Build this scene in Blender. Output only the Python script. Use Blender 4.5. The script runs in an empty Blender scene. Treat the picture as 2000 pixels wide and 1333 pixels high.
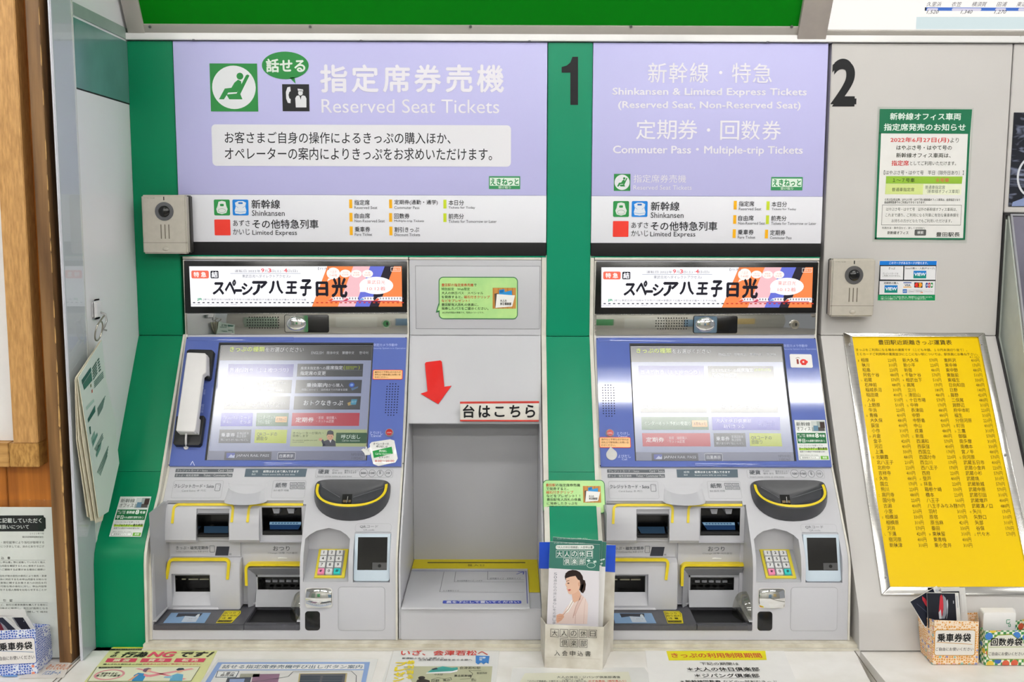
import bpy, bmesh, math, random
from mathutils import Vector, Matrix
random.seed(7)
S = bpy.context.scene
COL = S.collection
CZ = 1.6                                   # eye height above the station floor

# ---------------------------------------------------------------- camera
FPX = 2000.0
TH, YAW, ROLL = math.radians(6.85), math.radians(.3), math.radians(.155)
CAM = Vector((0, -2.1, CZ))
FW = Vector((math.sin(YAW)*math.cos(TH), math.cos(YAW)*math.cos(TH), -math.sin(TH)))
_r = FW.cross(Vector((0, 0, 1))).normalized(); _u = _r.cross(FW)
RT = _r*math.cos(ROLL) + _u*math.sin(ROLL)
UP = -_r*math.sin(ROLL) + _u*math.cos(ROLL)
cd = bpy.data.cameras.new('camera'); cd.sensor_width = 36; cd.lens = 36*FPX/2000
cam = bpy.data.objects.new('camera', cd); COL.objects.link(cam)
cam.matrix_world = Matrix.Translation(CAM) @ Matrix((RT, UP, -FW)).transposed().to_4x4()
cd.clip_start = .05
S.camera = cam

# ---------------------------------------------------------------- world, exposure
w = bpy.data.worlds.new('station_daylight'); S.world = w; w.use_nodes = True
w.node_tree.nodes['Background'].inputs[0].default_value = (.93, .96, 1, 1)
w.node_tree.nodes['Background'].inputs[1].default_value = WORLD_E = .36
S.view_settings.view_transform = 'Standard'; S.view_settings.look = 'None'
S.view_settings.gamma = 1; S.view_settings.use_curve_mapping = False
S.view_settings.exposure = -.17
TUBE_E = 46.0                              # radiance of the fluorescent tubes
S.cycles.use_denoising = True
S.cycles.max_bounces = 8

# ---------------------------------------------------------------- materials
def lin(h):
    if not isinstance(h, str): return tuple(h)
    h = h.lstrip('#'); c = [int(h[i:i+2], 16)/255 for i in (0, 2, 4)]
    return tuple(x/12.92 if x <= .04045 else ((x+.055)/1.055)**2.4 for x in c)
_m = {}
def mat(name, col, rough=.5, metal=0., coat=0., noise=.03, scale=40., bump=0., emit=0., trans=0., spec=.5, stretch=None, nlo=None):
    if name in _m: return _m[name]
    m = bpy.data.materials.new(name); m.use_nodes = True
    nt = m.node_tree; b = nt.nodes['Principled BSDF']; c = lin(col)
    b.inputs['Roughness'].default_value = rough; b.inputs['Metallic'].default_value = metal
    b.inputs['Coat Weight'].default_value = coat; b.inputs['Coat Roughness'].default_value = .06
    b.inputs['Specular IOR Level'].default_value = spec
    b.inputs['Base Color'].default_value = (*c, 1)
    if emit and rough < .3: b.inputs['IOR'].default_value = 1.95
    if trans: b.inputs['Transmission Weight'].default_value = trans; b.inputs['IOR'].default_value = 1.3
    if emit:
        b.inputs['Emission Color'].default_value = (*c, 1); b.inputs['Emission Strength'].default_value = emit
        b.inputs['Base Color'].default_value = (c[0]*.1, c[1]*.1, c[2]*.1, 1)
    elif noise or bump:
        tc = nt.nodes.new('ShaderNodeTexCoord'); mp = nt.nodes.new('ShaderNodeMapping')
        nt.links.new(tc.outputs['Object'], mp.inputs[0])
        if stretch: mp.inputs['Scale'].default_value = stretch
        n = nt.nodes.new('ShaderNodeTexNoise'); n.inputs['Scale'].default_value = scale; n.inputs['Detail'].default_value = 5
        nt.links.new(mp.outputs[0], n.inputs['Vector'])
        if noise:
            r = nt.nodes.new('ShaderNodeValToRGB')
            lo = lin(nlo) if nlo else tuple(x*(1-2*noise) for x in c)
            r.color_ramp.elements[0].color = (*lo, 1)
            r.color_ramp.elements[0].position = .32
            r.color_ramp.elements[1].color = (*[min(1, x*(1+noise)) for x in c], 1)
            r.color_ramp.elements[1].position = .68
            nt.links.new(n.outputs[0], r.inputs[0]); nt.links.new(r.outputs[0], b.inputs['Base Color'])
        if bump:
            bp = nt.nodes.new('ShaderNodeBump'); bp.inputs['Strength'].default_value = bump; bp.inputs['Distance'].default_value = .002
            nt.links.new(n.outputs[0], bp.inputs['Height']); nt.links.new(bp.outputs[0], b.inputs['Normal'])
    _m[name] = m; return m
def ink(h, emit=0., rough=.5):            # flat print / lit screen pixels
    return mat('ink_%s_%g_%g' % (h.lstrip('#'), emit, rough), h, rough=rough, noise=0, emit=emit, spec=.5 if emit and rough < .3 else .2)

M = dict(
    console=mat('grey_console_plastic', '#c2c2c8', .42, noise=.012, scale=9, bump=.02),
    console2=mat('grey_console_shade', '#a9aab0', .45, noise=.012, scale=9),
    slotgrey=mat('mid_grey_plastic', '#8b8c92', .45, noise=.02),
    cream=mat('cream_trim_paint', '#d6d2c8', .45, noise=.05, scale=30),
    grime=mat('grimy_cream_sealant', '#d9d4c6', .6, noise=.06, scale=28, nlo='#bcb4a2'),
    green=mat('station_green_enamel', '#008460', .36, noise=.02, scale=5, spec=.2),
    board=mat('dark_green_sign_face', '#00740c', .5, noise=.01, spec=.1),
    rail=mat('painted_aluminium', '#b3aea8', .4, metal=.25, noise=.03, scale=12),
    white=mat('white_enamel', '#dddcdc', .3, noise=.015, scale=6, coat=.1),
    panel=mat('warm_grey_enamel', '#c4c1bf', .36, noise=.02, scale=4, spec=.3),
    sidewall=mat('white_melamine_wall', '#ebebee', .3, noise=.015, scale=3, coat=.1),
    teal=mat('teal_band_paint', '#5b8c85', .25, noise=.08, scale=8, coat=.2),
    counter=mat('white_laminate_counter', '#f0edeb', .35, noise=.02, scale=14, nlo='#e4e0da'),
    black=mat('gloss_black', '#09090b', .18, noise=0),
    matblack=mat('matt_black_plastic', '#131316', .5, noise=.05),
    hole=mat('speaker_hole_black', '#050505', .8, noise=0),
    steel=mat('mirror_stainless', '#c9c9c6', .035, metal=1., noise=0),
    chrome=mat('chrome', '#e8e8e8', .03, metal=1., noise=0),
    brushed=mat('brushed_aluminium', '#cfcdca', .22, metal=1., noise=.05, scale=30, stretch=(1, 1, 14)),
    blue=mat('blue_bezel_plastic', '#5a6bb1', .05, noise=.01, scale=5),
    yellow=mat('yellow_trim', '#e6cd18', .4, noise=.03),
    keyyellow=mat('keypad_yellow', '#d9c832', .45, noise=.03),
    bowl=mat('charcoal_bowl_plastic', '#3c3d42', .38, noise=.04, scale=60),
    tray=mat('charcoal_tray_plastic', '#4c4c53', .35, noise=.05, scale=90),
    key=mat('grey_key', '#dcdcdc', .35, noise=.02),
    qr=mat('pale_blue_reader_shell', '#c2d0dd', .35, noise=.01),
    handset=mat('off_white_handset', '#e2dfe0', .35, noise=.01),
    intercom=mat('champagne_plastic', '#b7b1a6', .45, noise=.03, scale=80),
    paper=mat('white_paper', '#eceae9', .6, noise=.01),
    gloss=mat('laminated_paper', '#e6e5e3', .16, noise=.01, coat=.2),
    card=mat('worn_white_cardboard', '#d7d3ca', .65, noise=.06, scale=25, nlo='#bdb6a8'),
    tape=mat('blue_tape', '#1049c8', .4, noise=.03, scale=50),
    oak=mat('light_oak', '#c4965c', .5, noise=.08, scale=60, bump=.25, stretch=(5, 5, .8), nlo='#ab7e47'),
    plank=mat('orange_cedar_plank', '#c47a2c', .4, noise=.3, scale=5, bump=.15, stretch=(9, 9, .5), nlo='#8b4a12'),
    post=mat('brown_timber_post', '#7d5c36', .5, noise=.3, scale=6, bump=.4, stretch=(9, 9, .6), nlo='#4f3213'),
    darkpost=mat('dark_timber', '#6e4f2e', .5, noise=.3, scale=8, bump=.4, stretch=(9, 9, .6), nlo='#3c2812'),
    screw=mat('screw_metal', '#8c8c8c', .3, metal=.8, noise=.05),
)
# clear acrylic
def clear(name, tint, rough=.05, alpha=.2):
    m = bpy.data.materials.new(name); m.use_nodes = True; nt = m.node_tree; nt.nodes.clear()
    o = nt.nodes.new('ShaderNodeOutputMaterial'); mx = nt.nodes.new('ShaderNodeMixShader')
    t = nt.nodes.new('ShaderNodeBsdfTransparent'); t.inputs[0].default_value = (*lin(tint), 1)
    g = nt.nodes.new('ShaderNodeBsdfGlossy'); g.inputs['Roughness'].default_value = rough
    f = nt.nodes.new('ShaderNodeFresnel'); f.inputs[0].default_value = 1.45
    a = nt.nodes.new('ShaderNodeMath'); a.operation = 'ADD'; a.inputs[1].default_value = alpha; a.use_clamp = True
    gm = nt.nodes.new('ShaderNodeNewGeometry'); iv = nt.nodes.new('ShaderNodeMath'); iv.operation = 'SUBTRACT'; iv.inputs[0].default_value = 1
    ml = nt.nodes.new('ShaderNodeMath'); ml.operation = 'MULTIPLY'
    nt.links.new(gm.outputs['Backfacing'], iv.inputs[1]); nt.links.new(f.outputs[0], ml.inputs[0]); nt.links.new(iv.outputs[0], ml.inputs[1])
    nt.links.new(ml.outputs[0], a.inputs[0]); nt.links.new(a.outputs[0], mx.inputs[0])
    nt.links.new(t.outputs[0], mx.inputs[1]); nt.links.new(g.outputs[0], mx.inputs[2]); nt.links.new(mx.outputs[0], o.inputs[0])
    return m
M['acrylic'] = clear('clear_acrylic', '#fbfdfc', .03, .0)
M['smoke'] = clear('smoked_clear_plastic', '#d4d3c6', .12, .12)

# ---------------------------------------------------------------- frames: flat faces of real things
class Frame:
    def __init__(s, O, V, U=(1, 0, 0), flip=False):
        s.O = Vector(O); s.U = Vector(U).normalized(); s.V = Vector(V).normalized()
        s.N = s.U.cross(s.V).normalized()
        if flip: s.N = -s.N
    def uv(s, x, y, n=0.):
        d = FPX*FW + (x-1000)*RT + (666.5-y)*UP
        t = ((s.O-CAM).dot(s.N)+n)/d.dot(s.N)
        P = CAM + t*d - s.O
        return P.dot(s.U), P.dot(s.V)
    def pt(s, u, v, n=0.): return s.O + u*s.U + v*s.V + n*s.N
    def at(s, x, y, n=0.):
        return s.pt(*s.uv(x, y, n), n)
    def turned(s, x, y, deg):                # same face, origin at pixel, turned about its normal
        a = math.radians(deg); P = s.at(x, y)
        return Frame(P, s.V*math.cos(a)-s.U*math.sin(a), s.U*math.cos(a)+s.V*math.sin(a))
    def lifted(s, n): return Frame(s.O+n*s.N, s.V, s.U)
def slope(a, b): return Frame((0, b[0], b[1]), (0, a[0]-b[0], a[1]-b[1]))
FY = Frame((0, 0, CZ), (0, 0, 1))                                   # the vertical upper face
FB = slope((0, CZ-.241), (-.14, CZ-.484))                           # blue touch panel slope
FL = slope((-.14, CZ-.484), (-.262, CZ-.625))                       # lower console slope
FF = slope((-.264, CZ-.64), (-.275, CZ-.78))                        # nearly upright console front
FP = slope((0, CZ-.24), (-.291, CZ-.718))                           # fare table slope
FC = Frame((0, 0, CZ-.79), (0, 1, 0))                               # counter top
FT = Frame((0, -.006, CZ+.362), (0, -.5, .866))                     # tilted fascia above
FK = slope((-.205, CZ-.629), (-.255, CZ-.663))                      # keypad
FQ = slope((-.235, CZ-.589), (-.262, CZ-.671))                      # code reader
FTR = Frame((0, -.1, CZ-.718), (0, 1, 0))                           # stand shelf top
FTY = Frame((0, -.2, CZ-.75), (0, 1, 0))                            # charcoal tray top
FH = slope((0, CZ-.241), (-.07, CZ-.411))                           # stand hood
def YF(y): return Frame((0, y, CZ), (0, 0, 1))

# ---------------------------------------------------------------- mesh building
class B:
    def __init__(s): s.bm = bmesh.new(); s.mats = []
    def mi(s, m):
        if m not in s.mats: s.mats.append(m)
        return s.mats.index(m)
    def face(s, pts, m):
        f = s.bm.faces.new([s.bm.verts.new(p) for p in pts]); f.material_index = s.mi(m); return f
    def prism(s, fr, uv, n0, n1, m, bev=0., seg=2):
        mi = s.mi(m)
        a = [s.bm.verts.new(fr.pt(u, v, n0)) for u, v in uv]
        b = [s.bm.verts.new(fr.pt(u, v, n1)) for u, v in uv]
        fs = [s.bm.faces.new(b), s.bm.faces.new(a[::-1])]
        k = len(a)
        for i in range(k): fs.append(s.bm.faces.new((a[i], a[(i+1) % k], b[(i+1) % k], b[i])))
        for f in fs: f.material_index = mi
        bmesh.ops.recalc_face_normals(s.bm, faces=fs)
        if bev: bmesh.ops.bevel(s.bm, geom=list(fs[0].edges), offset=bev, segments=seg, affect='EDGES', profile=.5, clamp_overlap=True)
    def pix(s, fr, px, n0, n1, m, bev=0., nref=None):
        s.prism(fr, [fr.uv(x, y, n1 if nref is None else nref) for x, y in px], n0, n1, m, bev)
    def box(s, x0, x1, y0, y1, z0, z1, m, bev=0., seg=2):
        r = bmesh.ops.create_cube(s.bm, size=1)
        for v in r['verts']:
            v.co = Vector(((x0+x1)/2+v.co.x*(x1-x0), (y0+y1)/2+v.co.y*(y1-y0), (z0+z1)/2+v.co.z*(z1-z0)))
        fs = {f for v in r['verts'] for f in v.link_faces}; mi = s.mi(m)
        for f in fs: f.material_index = mi
        if bev: bmesh.ops.bevel(s.bm, geom=list({e for f in fs for e in f.edges}), offset=bev, segments=seg, affect='EDGES', clamp_overlap=True)
    def extr(s, prof, x0, x1, m, bev=0.):     # outline in (y, z) swept along x
        s.prism(Frame((0, 0, 0), (0, 0, 1), (0, 1, 0)), prof, x0, x1, m, bev)
    def cyl(s, c, ax, r, h, m, seg=24, r2=None, bev=0.):
        ax = Vector(ax).normalized(); q = ax.to_track_quat('Z', 'Y').to_matrix().to_4x4()
        g = bmesh.ops.create_cone(s.bm, cap_ends=True, segments=seg, radius1=r, radius2=r if r2 is None else r2, depth=h,
                                  matrix=Matrix.Translation(Vector(c)+ax*h/2) @ q)
        fs = {f for v in g['verts'] for f in v.link_faces}; mi = s.mi(m)
        for f in fs: f.material_index = mi
        if bev:
            top = [f for f in fs if f.normal.dot(ax) > .9]
            if top: bmesh.ops.bevel(s.bm, geom=list(top[0].edges), offset=bev, segments=2, affect='EDGES')
    def dome(s, c, ax, rx, ry, h, m, up=(0, 0, 1)):
        ax = Vector(ax).normalized(); u = Vector(up).cross(ax).normalized(); v = ax.cross(u)
        g = bmesh.ops.create_uvsphere(s.bm, u_segments=24, v_segments=12, radius=1)
        for k in g['verts']:
            p = k.co.copy(); k.co = Vector(c)+u*p.x*rx+v*p.y*ry+ax*p.z*h
        mi = s.mi(m)
        for f in {f for q in g['verts'] for f in q.link_faces}: f.material_index = mi
    def tube(s, pts, r, m, seg=10, r2=None):
        pts = [Vector(p) for p in pts]; rings = []; mi = s.mi(m)
        prev = None
        for i, p in enumerate(pts):
            t = (pts[min(i+1, len(pts)-1)]-pts[max(i-1, 0)]).normalized()
            a = (prev if prev is not None else (Vector((0, 0, 1)) if abs(t.z) < .9 else Vector((1, 0, 0))))
            a = (a-t*a.dot(t)).normalized(); prev = a; b = t.cross(a)
            rr = r if r2 is None else r+(r2-r)*i/(len(pts)-1)
            rings.append([s.bm.verts.new(p+rr*(a*math.cos(k*2*math.pi/seg)+b*math.sin(k*2*math.pi/seg))) for k in range(seg)])
        for i in range(len(rings)-1):
            for k in range(seg):
                f = s.bm.faces.new((rings[i][k], rings[i][(k+1) % seg], rings[i+1][(k+1) % seg], rings[i+1][k])); f.material_index = mi
        for e in (rings[0][::-1], rings[-1]): s.bm.faces.new(e).material_index = mi
    def ring(s, fr, outer, inner, n0, n1, m):
        k = len(outer); mi = s.mi(m)
        vs = [[s.bm.verts.new(fr.pt(u, v, n)) for u, v in lst] for lst, n in ((outer, n0), (outer, n1), (inner, n1), (inner, n0))]
        fs = []
        for a in range(4):
            for i in range(k):
                f = s.bm.faces.new((vs[a][i], vs[a][(i+1) % k], vs[(a+1) % 4][(i+1) % k], vs[(a+1) % 4][i])); f.material_index = mi; fs.append(f)
        bmesh.ops.recalc_face_normals(s.bm, faces=fs)
    def ribbon(s, fr, uv, w, n0, n1, m, closed=False, bev=0.):
        P = [Vector(p) for p in uv]; L = []; R = []
        k = len(P)
        for i in range(k):
            a = P[(i-1) % k] if (closed or i) else None; b = P[(i+1) % k] if (closed or i < k-1) else None
            d1 = (P[i]-a).normalized() if a is not None else None; d2 = (b-P[i]).normalized() if b is not None else None
            if d1 is None: d1 = d2
            if d2 is None: d2 = d1
            t = (d1+d2); t = t.normalized() if t.length > 1e-6 else d1
            nn = Vector((-t.y, t.x)); c = max(.5, nn.dot(Vector((-d1.y, d1.x))))
            L.append(P[i]+nn*w/2/c); R.append(P[i]-nn*w/2/c)
        if closed: s.ring(fr, L, R, n0, n1, m)
        elif n1-n0 < 1e-5: s.face([fr.pt(u, v, n1) for u, v in L+R[::-1]], m)
        else:
            for i in range(k-1): s.prism(fr, [L[i], L[i+1], R[i+1], R[i]], n0, n1, m)
    def obj(s, name, parent=None, smooth=True, **kw):
        me = bpy.data.meshes.new(name)
        off = Vector(parent['_p']) if parent is not None and '_p' in parent else Vector((0, 0, 0))
        if off.length: bmesh.ops.translate(s.bm, vec=-off, verts=s.bm.verts)
        s.bm.to_mesh(me); s.bm.free()
        for m in s.mats: me.materials.append(m)
        if smooth and len(me.polygons):
            me.polygons.foreach_set('use_smooth', [True]*len(me.polygons)); me.set_sharp_from_angle(angle=math.radians(35))
        o = bpy.data.objects.new(name, me); COL.objects.link(o)
        if parent is not None: o.parent = parent; o['_p'] = tuple(off)
        for k, v in kw.items(): o[k] = v
        return o
def rrect(u0, v0, u1, v1, r, seg=5, corners=(1, 1, 1, 1)):
    r = min(r, abs(u1-u0)/2, abs(v1-v0)/2); out = []
    for (cx, cy, a0), on in zip(((u1-r, v1-r, 0), (u0+r, v1-r, 90), (u0+r, v0+r, 180), (u1-r, v0+r, 270)), corners):
        if not on:
            out.append((cx+(r if a0 in (0, 270) else -r), cy+(r if a0 in (0, 90) else -r))); continue
        for k in range(seg+1):
            a = math.radians(a0+90*k/seg); out.append((cx+r*math.cos(a), cy+r*math.sin(a)))
    return out
def roundpath(pts, r, seg=5):                # polyline with rounded inner corners
    P = [Vector(p) for p in pts]; out = [P[0]]
    for i in range(1, len(P)-1):
        a = (P[i-1]-P[i]).normalized(); b = (P[i+1]-P[i]).normalized()
        s0 = P[i]+a*r; s1 = P[i]+b*r
        for k in range(seg+1):
            t = k/seg; out.append(s0*(1-t)**2+P[i]*2*t*(1-t)+s1*t*t)
    return out+[P[-1]]
def thing(name, label, cat, loc, group=None):
    o = bpy.data.objects.new(name, None); COL.objects.link(o); o.empty_display_size = .02
    o.location = loc; o['_p'] = tuple(loc); o['label'] = label; o['category'] = cat
    if group: o['group'] = group
    return o
def tag(o, label, cat, group=None):
    o['label'] = label; o['category'] = cat
    if group: o['group'] = group
    return o
def centre(o):                               # put a lone mesh's origin at the middle of its underside
    me = o.data; xs = [v.co for v in me.vertices]
    c = Vector(((min(p.x for p in xs)+max(p.x for p in xs))/2, (min(p.y for p in xs)+max(p.y for p in xs))/2, min(p.z for p in xs)))
    me.transform(Matrix.Translation(-c)); o.location = c; o['_p'] = tuple(c)
    return o
def cut(o, *cutters):                        # boolean differences, applied
    for c in cutters:
        md = o.modifiers.new('cut', 'BOOLEAN'); md.object = c; md.operation = 'DIFFERENCE'; md.solver = 'EXACT'
        c.hide_render = True
    dg = bpy.context.evaluated_depsgraph_get(); dg.update()
    me = bpy.data.meshes.new_from_object(o.evaluated_get(dg), depsgraph=dg)
    o.modifiers.clear(); o.data = me
    me.polygons.foreach_set('use_smooth', [True]*len(me.polygons)); me.set_sharp_from_angle(angle=math.radians(32))
    for c in cutters: bpy.data.objects.remove(c)

# ---------------------------------------------------------------- print: flat graphics and lettering on a face
def textmesh(body, bold=0., res=2, line=1., align='LEFT'):
    c = bpy.data.curves.new('t', 'FONT'); c.body = body; c.size = 1; c.resolution_u = res; c.offset = bold
    c.space_line = line; c.align_x = align; c.fill_mode = 'FRONT'
    o = bpy.data.objects.new('t', c); me = bpy.data.meshes.new_from_object(o)
    vs = [(v.co.x, v.co.y) for v in me.vertices]; fs = [tuple(p.vertices) for p in me.polygons]
    bpy.data.objects.remove(o); bpy.data.curves.remove(c); bpy.data.meshes.remove(me)
    return vs, fs
class Print:
    def __init__(s, fr, n=.0005, ox=0., oy=0., sc=1., emit=0., rough=.45, dx=0.):
        s.fr = fr; s.n = n; s.o = (ox, oy, sc); s.e = emit; s.r = rough; s.v = []; s.f = []; s.fm = []; s.mats = []; s.k = 0; s.dx = dx
    def at(s, ox, oy, sc): s.o = (ox, oy, sc); return s
    def P(s, x, y): return s.fr.uv(s.o[0]+x/s.o[2], s.o[1]+y/s.o[2], s.n)
    def add(s, uvs, faces, c, lift):
        m = c if not isinstance(c, str) else ink(c, s.e, s.r)
        if m not in s.mats: s.mats.append(m)
        mi = s.mats.index(m); b = len(s.v); n = s.n+lift*.00012
        s.v += [s.fr.pt(u+s.dx, v, n) for u, v in uvs]
        for f in faces: s.f.append([b+i for i in f]); s.fm.append(mi)
    def q(s, pts, c, l=0): uv = [s.P(x, y) for x, y in pts]; s.add(uv, [range(len(uv))], c, l)
    def rect(s, x0, y0, x1, y1):
        xm, ym = (x0+x1)/2, (y0+y1)/2
        return s.P(x0, ym)[0], s.P(xm, y1)[1], s.P(x1, ym)[0], s.P(xm, y0)[1]
    def rr(s, x0, y0, x1, y1, r, c, l=0, line=0):
        u0, v0, u1, v1 = s.rect(x0, y0, x1, y1); r = r*abs(u1-u0)/abs(x1-x0)
        p = rrect(u0, v0, u1, v1, r) if r else [(u0, v0), (u1, v0), (u1, v1), (u0, v1)]
        if line:
            w_ = line*abs(u1-u0)/abs(x1-x0); q = rrect(u0+w_, v0+w_, u1-w_, v1-w_, max(0, r-w_)) if r else [(u0+w_, v0+w_), (u1-w_, v0+w_), (u1-w_, v1-w_), (u0+w_, v1-w_)]
            k = len(p); s.add(p+q, [(i, (i+1) % k, k+(i+1) % k, k+i) for i in range(k)], c, l)
        else: s.add(p, [range(len(p))], c, l)
    def c(s, x, y, rx, ry, c, l=0, line=0, seg=28):
        u, v = s.P(x, y); a = abs(s.P(x+rx, y)[0]-u); b = abs(s.P(x, y-ry)[1]-v)
        p = [(u+a*math.cos(t*2*math.pi/seg), v+b*math.sin(t*2*math.pi/seg)) for t in range(seg)]
        if line:
            w_ = line*a/rx; q = [(u+(a-w_)*math.cos(t*2*math.pi/seg), v+(b-w_)*math.sin(t*2*math.pi/seg)) for t in range(seg)]
            s.add(p+q, [(i, (i+1) % seg, seg+(i+1) % seg, seg+i) for i in range(seg)], c, l)
        else: s.add(p, [range(seg)], c, l)
    def ln(s, pts, w_, c, l=0):              # w_ in pixels of the current scale
        P = [Vector(s.P(x, y)) for x, y in pts]; x, y = pts[0]
        ww = abs(s.P(x+w_, y)[0]-P[0].x)
        for a, b in zip(P, P[1:]):
            d = (b-a).normalized(); nn = Vector((-d.y, d.x))*ww/2
            s.add([a+nn, b+nn, b-nn, a-nn], [(0, 1, 2, 3)], c, l)
    def t(s, body, x0, y0, x1, y1, c, bold=0., l=2, res=None, line=1., align='LEFT', yr=None, shear=0.):
        u0, v0, u1, v1 = s.rect(x0, y0, x1, y1)
        if yr is not None: u0 = s.P(x0, yr)[0]; u1 = s.P(x1, yr)[0]
        if res is None: res = 4 if abs(v1-v0) > .02 and len(body) < 40 else 2
        vs, fs = textmesh(body, 0., res, line, align)
        if not vs: return
        if bold:                             # heavier weight: the outline repeated a hair to each side
            n0 = len(vs); v2 = []; f2 = []
            for k, (ax, ay) in enumerate(((bold, 0), (-bold, 0), (0, bold), (0, -bold))):
                v2 += [(x+ax, y+ay) for x, y in vs]; f2 += [tuple(i+k*n0 for i in f) for f in fs]
            vs, fs = v2, f2
        a0 = min(p[0] for p in vs); a1 = max(p[0] for p in vs); b0 = min(p[1] for p in vs); b1 = max(p[1] for p in vs)
        sx = (u1-u0)/max(1e-6, a1-a0); sy = (v1-v0)/max(1e-6, b1-b0)
        uv = [(u0+(x-a0)*sx+shear*(y-b0)*sy, v0+(y-b0)*sy) for x, y in vs]
        if bold:                             # each repeat lies a few hundredths of a millimetre higher
            q = len(fs)//4
            for k in range(4): s.add(uv[k*n0:(k+1)*n0], [tuple(i-k*n0 for i in f) for f in fs[k*q:(k+1)*q]], c, l+k*.22)
        else: s.add(uv, fs, c, l)
    def done(s, name='lettering', parent=None, **kw):
        me = bpy.data.meshes.new(name); off = Vector(parent['_p']) if parent is not None and '_p' in parent else Vector((0, 0, 0))
        me.from_pydata([tuple(p-off) for p in s.v], [], s.f)
        for m in s.mats: me.materials.append(m)
        me.polygons.foreach_set('material_index', s.fm)
        o = bpy.data.objects.new(name, me); COL.objects.link(o)
        if parent is not None: o.parent = parent; o['_p'] = tuple(off)
        for k, v in kw.items(): o[k] = v
        return o
def copy_tree(o, parent=None):
    c = o.copy(); COL.objects.link(c)
    if parent is not None: c.parent = parent
    for ch in list(o.children): copy_tree(ch, c)
    return c
def rebase(o, p):
    o['_p'] = p
    for ch in o.children: rebase(ch, p)
def setting(o): o['kind'] = 'structure'; return o

# ================================================================ THE SETTING
b = B(); b.box(-4, 4, -6, .3, -.05, 0, mat('floor_tile', '#a8a49e', .25, noise=.05, scale=3, coat=.2)); setting(b.obj('floor'))
b = B(); b.box(-4, 4, -6, .3, 2.84, 2.9, mat('ceiling_paint', '#d8d8d6', .6)); setting(b.obj('ceiling'))
b = B(); b.box(-2.4, 2.6, .13, .2, 0, 2.84, M['white']); setting(b.obj('wall_back'))
b = B(); b.box(-4, 4, -6.1, -6, 0, 2.84, mat('far_wall_paint', '#b9b7ae', .4, noise=.05, scale=1))
wf = setting(b.obj('wall_front'))
for i, (x0, x1, z0, z1, c) in enumerate([(-3.2, -2.2, 0, 2.1, '#8fa090'), (-1.6, -.9, .6, 1.9, '#4b8f5c'), (-.6, .5, 0, 2.1, '#c4c4bd'), (1.0, 1.7, .3, 1.8, '#6f8aa0'), (2.2, 3.0, .8, 2.0, '#c9b27a')]):
    b = B(); b.box(x0, x1, -6.0, -5.96, z0, z1, mat('wall_board_%s' % 'abcde'[i], c, .4)); b.obj('panel', wf)
# ceiling lamps: rows of fluorescent tubes in white troffers
tubem = mat('fluorescent_tube', '#fffdf8', emit=TUBE_E, noise=0)
whitem = mat('lamp_housing_white', '#e8e8e6', .5, noise=0)
lab = {(-1, 0): 'fluorescent ceiling lamp nearest the machines, left of the camera', (0, 0): 'fluorescent ceiling lamp nearest the machines, right of the camera'}
li = 0
for ry, y in enumerate((-1.305, -3.0, -4.7)):
    for rx, x in enumerate((-1.45, .75, 2.95) if ry == 0 else (-1.6, .1, 1.8)):
        t = thing('ceiling_lamp', 'white fluorescent ceiling lamp, %s in the %s row' % (('left', 'middle', 'right')[rx], ('front', 'middle', 'rear')[ry]), 'lamp', (x, y, 2.84), 'ceiling lamps of the concourse')
        b = B(); b.box(x-.66, x+.66, y-.11, y+.11, 2.76, 2.838, whitem, .01); b.obj('housing', t)
        b = B(); b.tube([(x-.62, y, 2.725), (x+.62, y, 2.725)], .03, tubem, 12); b.obj('tube', t)
        for sx in (-1, 1): b = B(); b.box(x+sx*.64-.015, x+sx*.64+.015, y-.03, y+.03, 2.69, 2.765, whitem, .004); b.obj('end_cap', t)

# side wall on the left, glossy, with its teal band
b = B(); b.box(-.80, -.757, -.258, .13, .81, 2.7, M['sidewall'], .0015)
wl = setting(b.obj('wall_left'))
b = B(); b.box(-.7571, -.7562, -.2575, 0, CZ+.226, CZ+.346, M['teal']); b.obj('band', wl)
b = B(); b.box(-.7571, -.755, -.2575, 0, CZ+.350, CZ+.372, mat('grey_green_trim', '#8fa39a', .35), .0005); b.obj('trim', wl)
b = B(); b.box(-.7571, -.7565, -.2575, 0, CZ+.2235, CZ+.226, M['hole']); b.obj('joint', wl)
b = B(); b.box(-.7625, -.7575, -.345, -.2595, .81, 2.7, mat('pearl_edge_panel', '#cfd0da', .3, noise=.02, scale=3, spec=.3), .0015)
b.box(-.7578, -.7562, -.263, -.2585, .81, 2.7, M['white']); setting(b.obj('trim_1'))
b = B(); b.box(-.7570, -.7552, -.344, -.2640, .8101, 2.7, M['acrylic'], .0003)
tag(centre(b.obj('acrylic_strip')), 'narrow clear acrylic strip standing beside the brown timber post', 'panel')

# counter
b = B()
b.pix(FC, [(180, 1262), (1663, 1262), (1849, 1620), (-149, 1630)], -.03, 0, M['counter'])
b.box(-.757, .652, -.30, .1, .78, .81, M['counter'])
ct = setting(b.obj('trim_2')); ct.name = 'trim_2'
def seam(name, px, parent, w=.0014, c=None):
    uv = [FC.uv(x, y) for x, y in px]; s = B(); s.ribbon(FC, uv, w, .0001, .0007, c or mat('joint_dark', '#6a645a', .8)); s.obj(name, parent)
b = B(); b.box(-1.5, -.7575, -.75, .1, .78, .8095, M['counter']); cl = setting(b.obj('trim_3'))
b = B(); b.box(.652, 1.9, -.75, .1, .78, .8099, M['counter']); cr = setting(b.obj('trim_4'))
seam('joint', [(183, 1264), (113, 1333)], ct); seam('joint', [(170, 1272), (30, 1400)], cl, .0010)
seam('joint', [(1667, 1270), (1712, 1333)], ct); seam('joint', [(180, 1265), (1663, 1265)], ct, .001)
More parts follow.
